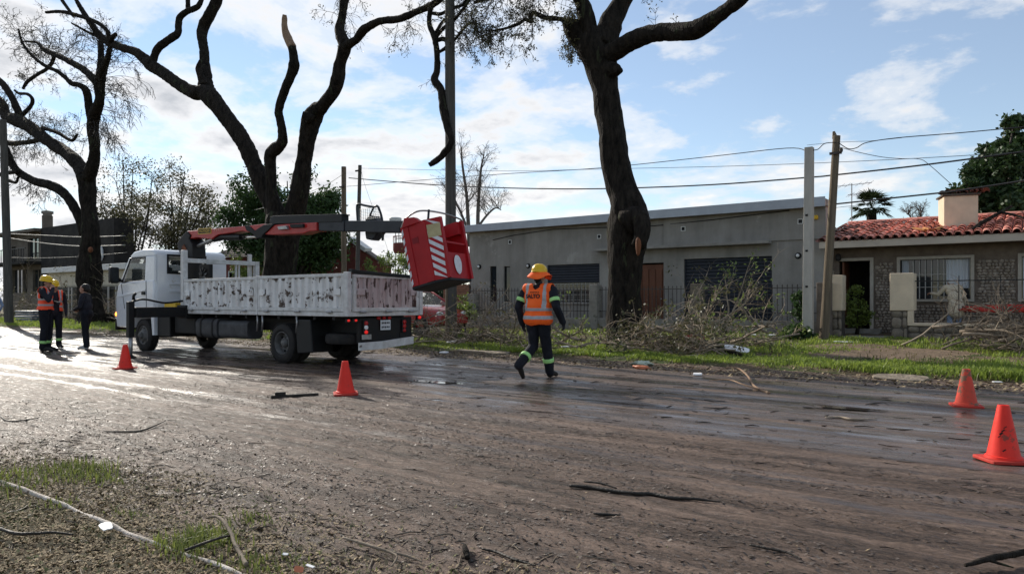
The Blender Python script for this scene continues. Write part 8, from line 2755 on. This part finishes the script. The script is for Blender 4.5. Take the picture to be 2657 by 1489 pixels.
# ================================================================ single sticks and planks
def stick(label, pts, rad, mat, cat='branch', name='fallen_branch', forks=(), n=8, seed=1, group='branches lying on the street'):
    S = catmull([tuple(p) + (r,) for p, r in zip(pts, rad)], 6)
    g = G(); g.tube([s[:3] for s in S], [float(s[3]) for s in S], n, bump=0.12, seed=seed)
    for fp, fr in forks:
        S2 = catmull([tuple(p) + (r,) for p, r in zip(fp, fr)], 5); g.tube([s[:3] for s in S2], [float(s[3]) for s in S2], 6, bump=0.1, seed=seed + 1)
    o = g.build(name, M[mat], smooth=180, loc=tuple(pts[0]))
    return tag(o, label, cat, group)
def gps(L, dz=0.012):
    out = []
    for q in L:
        p = gp(q[0], q[1]); z = float(near_z(np.array(p[0]), np.array(p[1]))) + (q[2] if len(q) > 2 else dz); out.append((p[0], p[1], z))
    return out
stick('long thin black stick lying on the open mud, lower centre', gps([(1478, 1262), (1530, 1266), (1580, 1274), (1650, 1285), (1690, 1283), (1740, 1292), (1800, 1298), (1868, 1305)]), [0.010, 0.013, 0.013, 0.012, 0.012, 0.012, 0.010, 0.004], 'stickdark', forks=[(gps([(1515, 1256, 0.03), (1560, 1262, 0.03), (1600, 1270, 0.015)]), [0.006, 0.007, 0.005])])
stick('short dark bark sliver below the long black stick', gps([(1540, 1332), (1570, 1335), (1610, 1338)]), [0.006, 0.010, 0.004], 'stickdark', seed=3)
stick('thin dark stick across the mud at the right bottom', gps([(1945, 1418), (1990, 1428), (2045, 1440), (2080, 1455)]), [0.006, 0.007, 0.006, 0.003], 'stickdark', seed=4)
stick('mossy dark branch end in the lower right corner', gps([(2505, 1486, 0.03), (2560, 1474, 0.04), (2610, 1462, 0.045), (2660, 1452, 0.05), (2720, 1440, 0.05)]), [0.008, 0.014, 0.016, 0.015, 0.016], 'bark', seed=5, forks=[(gps([(2560, 1474, 0.04), (2590, 1478, 0.03), (2630, 1484, 0.02)]), [0.008, 0.007, 0.003])])
stick('bare pale forked branch on the road edge right of the big tree', gps([(1995, 1022), (1975, 1013), (1955, 1000), (1940, 985, 0.06), (1915, 974, 0.12), (1885, 968, 0.10), (1850, 971, 0.03)]), [0.020, 0.018, 0.016, 0.015, 0.014, 0.011, 0.006], 'barepale', seed=6, forks=[(gps([(1972, 1012), (1930, 1005, 0.05), (1890, 993, 0.05), (1840, 990, 0.02)]), [0.013, 0.011, 0.009, 0.005])])
stick('brown stick lying by the puddle left of the two right cones', gps([(2142, 1083), (2180, 1084), (2215, 1089), (2275, 1088)]), [0.007, 0.011, 0.013, 0.005], 'stick', seed=7)
stick('pale curved branch in the near litter at the bottom left', gps([(535, 1378, 0.05), (560, 1385, 0.08), (580, 1405, 0.09), (600, 1430, 0.07), (608, 1450, 0.05), (625, 1470, 0.03), (640, 1495, 0.02)]), [0.005, 0.008, 0.009, 0.009, 0.009, 0.010, 0.011], 'stick', seed=8)
stick('dark thin twig crossing the kerb at the bottom left', gps([(480, 1482, 0.06), (540, 1462, 0.07), (585, 1440, 0.06), (600, 1425, 0.05)]), [0.007, 0.007, 0.006, 0.003], 'stickdark', seed=9)
stick('curved dark stick at the lower left picture edge', gps([(-10, 1418, 0.05), (40, 1432, 0.04), (90, 1430, 0.04), (140, 1425, 0.04), (190, 1422, 0.03)]), [0.008, 0.009, 0.008, 0.007, 0.005], 'stickdark', seed=10)
stick('pale thin branch at the bottom edge left of centre', gps([(890, 1415, 0.03), (950, 1432, 0.03), (1000, 1446, 0.03), (1060, 1455, 0.02), (1095, 1465)]), [0.006, 0.008, 0.008, 0.006, 0.003], 'stick', seed=11, forks=[(gps([(1000, 1446, 0.03), (1030, 1460, 0.03), (1015, 1480, 0.02)]), [0.006, 0.006, 0.003])])
stick('forked dark twig at the bottom edge right of centre', gps([(1250, 1428), (1290, 1435), (1320, 1452), (1360, 1465), (1390, 1475)]), [0.005, 0.007, 0.007, 0.006, 0.003], 'stickdark', seed=12, forks=[(gps([(1320, 1452), (1340, 1460), (1372, 1462)]), [0.005, 0.008, 0.004])])
stick('long dark twig on the mud in the left middle ground', gps([(270, 1124), (330, 1122), (370, 1118), (430, 1102, 0.03)]), [0.006, 0.009, 0.009, 0.004], 'stickdark', seed=13)
stick('dark twig lying left of it nearer the picture edge', gps([(0, 1083), (20, 1092), (60, 1092), (100, 1088)]), [0.004, 0.007, 0.007, 0.004], 'stickdark', seed=14)
# brown cut stub at the bottom centre
stick('stubby brown cut branch lying at the bottom centre', gps([(1205, 1432, 0.02), (1208, 1445, 0.025), (1212, 1462, 0.025)]), [0.010, 0.015, 0.012], 'bark', seed=15)
# black plank with block
p0, p1 = gps([(703, 1033)], 0.02)[0], gps([(826, 1026)], 0.02)[0]
d = Vector(p1) - Vector(p0); L = d.length; a = math.atan2(d.y, d.x); mid = (Vector(p0) + Vector(p1)) / 2
pk = thing('plank', 'flat black plank with a block on it on the mud beside a cone', 'plank', tuple(mid))
g = G(); g.obox(mid, (L, 0.055, 0.034), Matrix.Rotation(a, 3, 'Z')); g.build('board', M['stickdark'], pk, bevel=0.006)
g = G(); g.obox(mid + Vector((-0.18 * d.normalized().x * 1, -0.18 * d.normalized().y, 0.036)), (0.13, 0.05, 0.036), Matrix.Rotation(a, 3, 'Z')); g.build('block', M['stickdark'], pk, bevel=0.006)

# ================================================================ brush piles
def on_verge(x, y): return float(max(verge_h(np.array(x), np.array(y)), road_h(np.array(x), np.array(y)) if y < 12.6 else -9))
def brush(label, cx_, cy_, rx, ry, h, n_branch, n_twig, seed, leafy=None, mat='stick', up=0.25, L=(0.9, 2.2)):
    rng = random.Random(seed)
    root = thing('brush_pile', label, 'brush pile', (cx_, cy_, on_verge(cx_, cy_)), 'piles of cut branches on the verge')
    tw = Twigs(seed)
    tipsall = []
    for i in range(n_branch):
        x = cx_ + rng.gauss(0, 0.42) * rx; y = cy_ + rng.gauss(0, 0.42) * ry
        f = max(0.0, 1 - (((x - cx_) / rx) ** 2 + ((y - cy_) / ry) ** 2))
        z = on_verge(x, y) + 0.04 + rng.random() ** 1.3 * h * (0.25 + 0.75 * f)
        a = rng.gauss(0, 0.75) + (math.pi if rng.random() < 0.5 else 0)
        el = rng.gauss(0.05, 0.16) + (abs(rng.gauss(0, up)) if rng.random() < 0.4 else 0)
        ln = rng.uniform(*L)
        d = Vector((math.cos(a) * math.cos(el), math.sin(a) * math.cos(el) * 0.7, math.sin(el)))
        P = [Vector((x, y, z)) - d * ln * 0.5]
        cv = Vector((rng.gauss(0, .25), rng.gauss(0, .25), rng.gauss(0, .2)))
        for k in range(7):
            d = (d + cv * 0.25 + Vector((rng.gauss(0, .12), rng.gauss(0, .12), rng.gauss(0, .10)))).normalized()
            q = P[-1] + d * (ln / 7)
            q.z = max(q.z, on_verge(q.x, q.y) + 0.02)
            P.append(q)
        r0 = rng.uniform(0.009, 0.024) if rng.random() < 0.85 else rng.uniform(0.026, 0.042)
        g = G(); g.tube(P, [r0 * (1 - 0.75 * k / 7) for k in range(8)], 6, bump=0.1, seed=i)
        g.build('branch', M[mat], root, smooth=180)
        for _ in range(n_twig):
            k = rng.randint(2, 7)
            dd = (P[k] - P[k - 1]).normalized() + Vector((rng.gauss(0, .7), rng.gauss(0, .7), rng.gauss(0.15, .5)))
            tw.grow(P[k], dd, ln * rng.uniform(0.2, 0.5), r0 * 0.4 + 0.003, 1, 0.3, -0.1, (2, 4), 0.003)
    V = np.array(tw.V); 
    V[:, 2] = np.maximum(V[:, 2], 0.02)
    tag(np_obj('twigs', V, tw.F, M[mat], root), kind='stuff')
    if leafy:
        k, frac, size, m_ = leafy
        tips = [t for t in tw.tips if rng.random() < frac]
        V, F = leaves(tips, k, 0.05, size, seed)
        V[:, 2] = np.maximum(V[:, 2], 0.06)
        tag(np_obj('leaves', V, F, M[m_], root), kind='stuff')
    return root
b = gp(1215, 888, 0.12)
brush('wide tangle of bare cut branches between the tall pole and the worker', b[0], b[1], 2.2, 0.9, 0.62, 38, 8, 101, (3, 0.3, 0.035, 'leaf_olive'))
b = gp(1500, 905, 0.12)
brush('low branches and green leaves at the foot of the big tree, left side', b[0] - 0.2, b[1] + 0.4, 1.1, 0.6, 0.2, 8, 5, 102, (4, 0.4, 0.04, 'leaf_fresh'))
b = gp(1730, 915, 0.12)
brush('leafy heap of cut branches right of the big tree', b[0], b[1] + 0.2, 1.5, 0.8, 0.48, 30, 8, 103, (6, 0.55, 0.04, 'leaf_olive'))
b = gp(1900, 905, 0.12)
brush('pale upright branch tangle before the garage shutter', b[0], b[1] + 0.3, 1.1, 0.6, 0.5, 18, 7, 104, (4, 0.35, 0.045, 'leaf_fresh'), up=0.8)
b = gp(2640, 916, 0.16)
brush('dense heap of pale bare branches in front of the stone wall at right', b[0], b[1] + 0.2, 1.6, 0.9, 0.55, 50, 7, 105, None, up=0.35)
b = gp(1340, 905, 0.1)
brush('thin leafy branches lying behind the walking worker', b[0], b[1] + 0.3, 1.2, 0.6, 0.22, 8, 5, 106, (5, 0.6, 0.035, 'leaf_olive'))
for i, (px, Y, lab) in enumerate(((60, 17.0, 'dark heap of branches behind the left pole'), (175, 17.2, 'heap of branches behind the two standing workers'), (285, 17.0, 'heap of branches at the foot of the left tree, near the cab'))):
    bb = at(px, 820, Y)
    brush(lab, bb[0], Y, 2.8, 1.1, 1.3, 26, 5, 110 + i, (4, 0.3, 0.05, 'leaf_olive'), L=(1.5, 3.2))
# tall leafy shoot standing up from the heap before the garage
def shoot(label, base, pts, seed, leaf='leaf_fresh'):
    root = thing('upright_branch', label, 'branch', base, 'branches standing up from the heaps')
    P = [Vector(base)] + [Vector(p) for p in pts]
    S = catmull([tuple(p) for p in P], 5)
    n = len(S)
    g = G(); g.tube([tuple(s) for s in S], [0.026 * (1 - 0.8 * i / n) for i in range(n)], 7, bump=0.08, seed=seed); g.build('stem', M['stick'], root, smooth=180)
    tw = Twigs(seed)
    for _ in range(5):
        k = tw.rng.randint(n // 2, n - 1)
        tw.grow(Vector(S[k]), Vector((tw.rng.gauss(0, .6), tw.rng.gauss(0, .6), 0.9)), tw.rng.uniform(0.25, 0.55), 0.010, 1, 0.25, 0.1, (2, 4), 0.003)
    tag(np_obj('twigs', tw.V, tw.F, M['stick'], root), kind='stuff')
    V, F = leaves(tw.tips, 3, 0.05, 0.04, seed); tag(np_obj('leaves', V, F, M[leaf], root), kind='stuff')
Yb = 15.6
shoot('tall leafy shoot sticking up before the garage shutter', at(1880, 850, Yb), [at(1905, 800, Yb), at(1925, 745, Yb), at(1942, 690, Yb - 0.1)], 201)
shoot('bushy bent branch in the middle of the heap before the garage', at(1870, 870, Yb), [at(1890, 810, Yb), at(1885, 760, Yb), at(1900, 735, Yb)], 202)
shoot('bare pale branch leaning right out of the heap', at(1850, 845, Yb), [at(1895, 815, Yb), at(1930, 790, Yb), at(1938, 770, Yb)], 203, 'leaf_olive')
# forked bare branch left of the worker, rising from the tangle
Y1 = 14.6
stick('pale forked branch rising from the tangle left of the worker', [at(1240, 870, Y1), at(1262, 815, Y1), at(1285, 785, Y1), at(1310, 760, Y1), at(1322, 740, Y1)], [0.03, 0.022, 0.016, 0.010, 0.005], 'stick', forks=[([at(1262, 815, Y1), at(1300, 800, Y1), at(1345, 780, Y1)], [0.014, 0.009, 0.004]), ([at(1285, 785, Y1), at(1268, 770, Y1), at(1262, 750, Y1)], [0.010, 0.007, 0.003])], seed=21, group='branches standing up from the heaps')
stick('long diagonal branch leaning from the truck tail to the tall pole', [at(1080, 885, 13.6), at(1120, 845, 13.9), at(1155, 830, 14.2), at(1185, 812, 14.4)], [0.028, 0.024, 0.018, 0.010], 'stick', seed=22, group='branches standing up from the heaps')
# dark heavy bough lying in the heap right of the tree
stick('heavy dark bough lying across the leafy heap', [at(1690, 900, 14.6), at(1750, 885, 14.7), at(1830, 895, 14.6), at(1890, 912, 14.4), at(1925, 922, 14.3)], [0.075, 0.07, 0.06, 0.05, 0.035], 'bark', seed=23, n=12, group='branches standing up from the heaps')
# branch fallen on the tiled roof
stick('dark broken branch fallen across the chimney and tiled roof', [at(2440, 594, 21.9), at(2480, 604, 21.9), at(2515, 600, 22.0), at(2545, 580, 22.3), at(2580, 560, 22.8), at(2625, 535, 23.4)], [0.035, 0.045, 0.05, 0.05, 0.045, 0.03], 'bark', seed=24, n=10, forks=[([at(2540, 585, 22.2), at(2530, 600, 21.9), at(2510, 612, 21.7)], [0.04, 0.03, 0.02]), ([at(2600, 552, 23.0), at(2640, 560, 22.6), at(2680, 575, 22.3)], [0.035, 0.03, 0.02])], group='branches fallen on the roof')

# ================================================================ rubbish
def sheet(name, label, cat, c, size, mat, rotz=0.0, tilt=(0, 0), th=0.03):
    g = G(); n = 8; V, F = [], []
    rng = random.Random(hash(label) % 1000 if False else len(label))
    Rm = Matrix.Rotation(rotz, 3, 'Z') @ Matrix.Rotation(tilt[0], 3, 'X') @ Matrix.Rotation(tilt[1], 3, 'Y')
    ang = [2 * math.pi * k / 10 + rng.uniform(-.2, .2) for k in range(10)]
    P = [(size[0] / 2 * max(-1, min(1, 1.25 * math.cos(a))) * rng.uniform(.85, 1.0), size[1] / 2 * max(-1, min(1, 1.25 * math.sin(a))) * rng.uniform(.85, 1.0)) for a in ang]
    g.prism(P, 'z', 0, th)
    g.V = [tuple(Vector(c) + Rm @ Vector(v)) for v in g.V]
    return tag(g.build(name, M[mat], bevel=min(0.008, th * 0.3), loc=c), label, cat)
def gv(px, py, z=0.1):
    p = gp(px, py, z); zz = on_verge(p[0], p[1]); p = gp(px, py, zz); return (p[0], p[1], zz + 0.02)
sheet('foam_board', 'white foam board on the grass behind the truck bumper', 'board', gv(1178, 888), (0.45, 0.30), 'plastic', 0.6, (0.15, -0.1))
sheet('foam_piece', 'small white foam block at the road edge behind the truck', 'foam piece', gv(1152, 918), (0.22, 0.16), 'plastic', 0.2, (0.1, 0), 0.03)
sheet('foam_board', 'white sheet lying in the grass between worker and big tree', 'board', gv(1470, 903), (0.30, 0.18), 'plastic', 0.9)
sheet('paving_slab', 'broken flat paving slab at the road edge left of the worker', 'slab', gv(1240, 918), (1.2, 0.45), 'slabpale', 0.05, (0, 0), 0.06)
sheet('paving_slab', 'second broken paving slab just left of the worker', 'slab', gv(1290, 922), (0.6, 0.35), 'slabpale', 0.3, (0.08, 0), 0.06)
sheet('paving_slab', 'pale worn stone slab on the grass edge by the dirty cone', 'slab', gp(2338, 985, 0.0), (0.8, 0.36), 'slabpale', 0.1, (0.16, 0.02), 0.05)
sheet('foam_piece', 'white lump lying in the gutter left of the pale forked branch', 'foam piece', gv(1810, 976), (0.15, 0.12), 'plastic', 0.3, (0.1, 0), 0.03)
sheet('foam_tray', 'white foam tray on the kerb in the lower left', 'tray', gp(275, 1366, 0.075), (0.125, 0.06), 'plastic', -0.3, (0.06, 0.05), 0.006)
sheet('foam_board', 'white slats lying on the leafy heap right of the big tree', 'board', at(1910, 905, 14.5), (0.55, 0.2), 'plastic', 0.2, (0.5, 0.2), 0.02)
sheet('foam_board', 'long white board behind the heap before the garage', 'board', gv(1975, 872, 0.2), (0.8, 0.25), 'plastic', 0.2)
sheet('paper_scrap', 'white scrap on the grass before the gate threshold', 'scrap', gv(2188, 889, 0.22), (0.42, 0.22), 'plastic', 0.0, (0, 0), 0.012)
sheet('paper_scrap', 'second white scrap nearer the street before the gate', 'scrap', gv(2215, 902, 0.22), (0.45, 0.14), 'plastic', 0.3, (0, 0), 0.012)
sheet('paper_scrap', 'tiny white scrap in the grass at the right picture edge', 'scrap', gv(2588, 995, 0.03), (0.14, 0.09), 'plastic', 0.5, (0, 0), 0.012)
sheet('orange_wrapper', 'torn orange wrapper in the near grass at the bottom', 'wrapper', gp(775, 1476, 0.05), (0.045, 0.03), 'orangepaper', 0.7, (0.7, 0.3), 0.003)
sheet('paper_scrap', 'white crumb of paper in the near grass left of the orange wrapper', 'scrap', gp(740, 1437, 0.04), (0.03, 0.02), 'plastic', 0.7, (0.2, 0.1), 0.003)
sheet('paper_scrap', 'flat pale scrap in the near grass right of the orange wrapper', 'scrap', gp(805, 1468, 0.04), (0.05, 0.018), 'plastic', 0.1, (0.1, 0.1), 0.003)
def sack(name, label, cat, c, size, mat, seed):
    g = G(); g.ball((0, 0, 0), 1.0, 20)
    rng = random.Random(seed); o1 = rng.uniform(0, 20)
    V = []
    for v in g.V:
        k = 1 + 1.1 * float(fbm(np.array(v[0] * 3.5 + o1), np.array(v[1] * 3.5 + v[2] * 2.9), 4, seed))
        V.append((c[0] + v[0] * size[0] * k, c[1] + v[1] * size[1] * k, max(c[2] + v[2] * size[2] * k, c[2] - size[2] * 0.7)))
    g.V = V
    return tag(g.build(name, M[mat], smooth=60, loc=c), label, cat)
c = gv(1668, 948); sack('plastic_sack', 'pale green white sack at the road edge below the big tree', 'sack', (c[0], c[1], c[2] + 0.015), (0.20, 0.09, 0.05), 'greensack', 3)
c = gv(1664, 956); sack('crumpled_packet', 'crumpled orange packet under the pale sack', 'packet', (c[0], c[1], c[2]), (0.16, 0.06, 0.04), 'orangepaper', 4)
c = at(1800, 880, 15.0); sack('crumpled_bag', 'crumpled red plastic bag caught in the leafy heap', 'bag', c, (0.24, 0.14, 0.13), 'redcloth', 5)
c = gv(2078, 848, 0.25); sack('white_bag', 'white plastic bag behind the creeping plant by the concrete pole', 'bag', (c[0] - .1, c[1] + 0.3, c[2] + 0.12), (0.2, 0.15, 0.15), 'plastic', 6)
c = at(2600, 803, 21.0); sack('red_sheet', 'long red plastic sheet draped along the stone house wall', 'sheet', (c[0] + 0.1, 21.1, c[2]), (1.1, 0.16, 0.11), 'redcloth', 7)
# stack of grey boards behind the workers
bs = thing('board_stack', 'grey blue boards stacked behind the two standing workers', 'board stack', at(85, 830, 15.6))
for k in range(5):
    p = at(85, 836 - 7 * k, 15.6)
    g = G(); g.obox((p[0] + 0.1 * (k % 2), 15.6, p[2]), (2.6 - 0.15 * k, 0.9, 0.09), Matrix.Rotation(0.03 * (k - 2), 3, 'Z')); g.build('board', M['bluesheet'], bs, bevel=0.01)

# ================================================================ red car behind the truck
def car(label, c, yaw):
    root = thing('parked_car', label, 'car', c); BASE[root.name] = Vector((0, 0, 0)); root.rotation_euler = (0, 0, yaw)
    # local: +x forward, length 3.9, width 1.65
    secs = [(-1.92, 0.45, 0.80, 0.70), (-1.85, 0.30, 0.98, 0.78), (-1.3, 0.26, 0.98, 0.82), (0.55, 0.26, 0.95, 0.82), (1.2, 0.28, 0.90, 0.80), (1.75, 0.32, 0.78, 0.74), (1.92, 0.42, 0.62, 0.62)]
    V, F = [], []
    for x, z0, z1, w in secs:
        for y, z in ((-w * .96, z0), (-w, (z0 + z1) / 2), (-w * .97, z1 - 0.05), (-w * .88, z1), (w * .88, z1), (w * .97, z1 - 0.05), (w, (z0 + z1) / 2), (w * .96, z0)): V.append((x, y, z))
    n = 8
    for i in range(len(secs) - 1):
        for k in range(n): a = i * n; F.append((a + k, a + (k + 1) % n, a + n + (k + 1) % n, a + n + k))
    F.append(tuple(range(n))); F.append(tuple(range((len(secs) - 1) * n, len(secs) * n))[::-1])
    g = G(); g.add(V, [f[::-1] for f in F]); g.build('body', M['carred'], root, smooth=40, bevel=0.02)
    roof = [(-1.80, 0.97), (-1.45, 1.42), (-0.9, 1.50), (-0.1, 1.49), (0.35, 1.38), (1.05, 0.95)]
    V = [(x, s * (0.80 - 0.22 * (z - 0.95) / 0.55), z) for s in (-1, 1) for x, z in roof]
    g = G(); m = len(roof)
    F = [(i, i + 1, m + i + 1, m + i) for i in range(m - 1)]
    g.add(V, [f for i, f in enumerate(F) if 1 <= i <= 3]); o = g.build('roof', M['carred'], root, smooth=40)
    sl = o.modifiers.new('s', 'SOLIDIFY'); sl.thickness = 0.04
    for nm, i in (('rear_screen', 0), ('front_screen', 4)):
        g = G(); g.add([V[k] for k in F[i]], [(0, 1, 2, 3)]); g.build(nm, M['cabglass'], root)
    for s in (0, 1):
        b0 = s * m
        g = G(); q = V[b0:b0 + m]; g.add(q, [tuple(range(m))]); g.build('side_window', M['cabglass'], root)
        for i0, i1 in ((0, 1), (4, 5)):
            g = G(); g.tube([q[i0], q[i1]], 0.035, 6); g.build('pillar', M['carred'], root, smooth=180)
        mx_ = -0.25; yy = q[2][1]
        g = G(); g.tube([(mx_, (0.80) * (-1 if s == 0 else 1), 0.96), (mx_ - 0.05, 0.585 * (-1 if s == 0 else 1), 1.48)], 0.035, 6); g.build('pillar', M['black'], root)
    for x in (-1.25, 1.25):
        for s in (-1, 1):
            g = G(); g.lathe([(0.17, -0.09), (0.26, -0.10), (0.30, -0.06), (0.30, 0.06), (0.26, 0.10), (0.17, 0.09)], 24, (x, s * 0.74, 0.30), 'y'); w = g.build('wheel', M['rubber'], root, smooth=40)
            g = G(); g.lathe([(0.0, s * -0.10), (0.10, s * -0.085), (0.175, s * -0.07)] if s < 0 else [(0.0, 0.10), (0.10, 0.085), (0.175, 0.07)], 20, (x, s * 0.74, 0.30), 'y'); g.build('hubcap', M['steel'], w, smooth=40)
    for s in (-1, 1):
        g = G(); g.ball((-1.86, s * 0.62, 0.85), (0.06, 0.12, 0.10), 10); g.build('tail_lamp', M['lens_dull'], root, smooth=180)
        g = G(); g.ball((1.80, s * 0.55, 0.68), (0.10, 0.15, 0.08), 10); g.build('headlight', M['lampwhite'], root, smooth=180)
        g = G(); g.ball((0.62, s * 0.92, 1.02), (0.06, 0.10, 0.07), 10); g.build('mirror', M['carred'], root, smooth=180)
    return root
cp = at(1085, 800, 16.4)
car('red hatchback mostly hidden behind the truck tail', (cp[0] - 0.4, 16.4, on_verge(cp[0], 16.4)), 0.0)
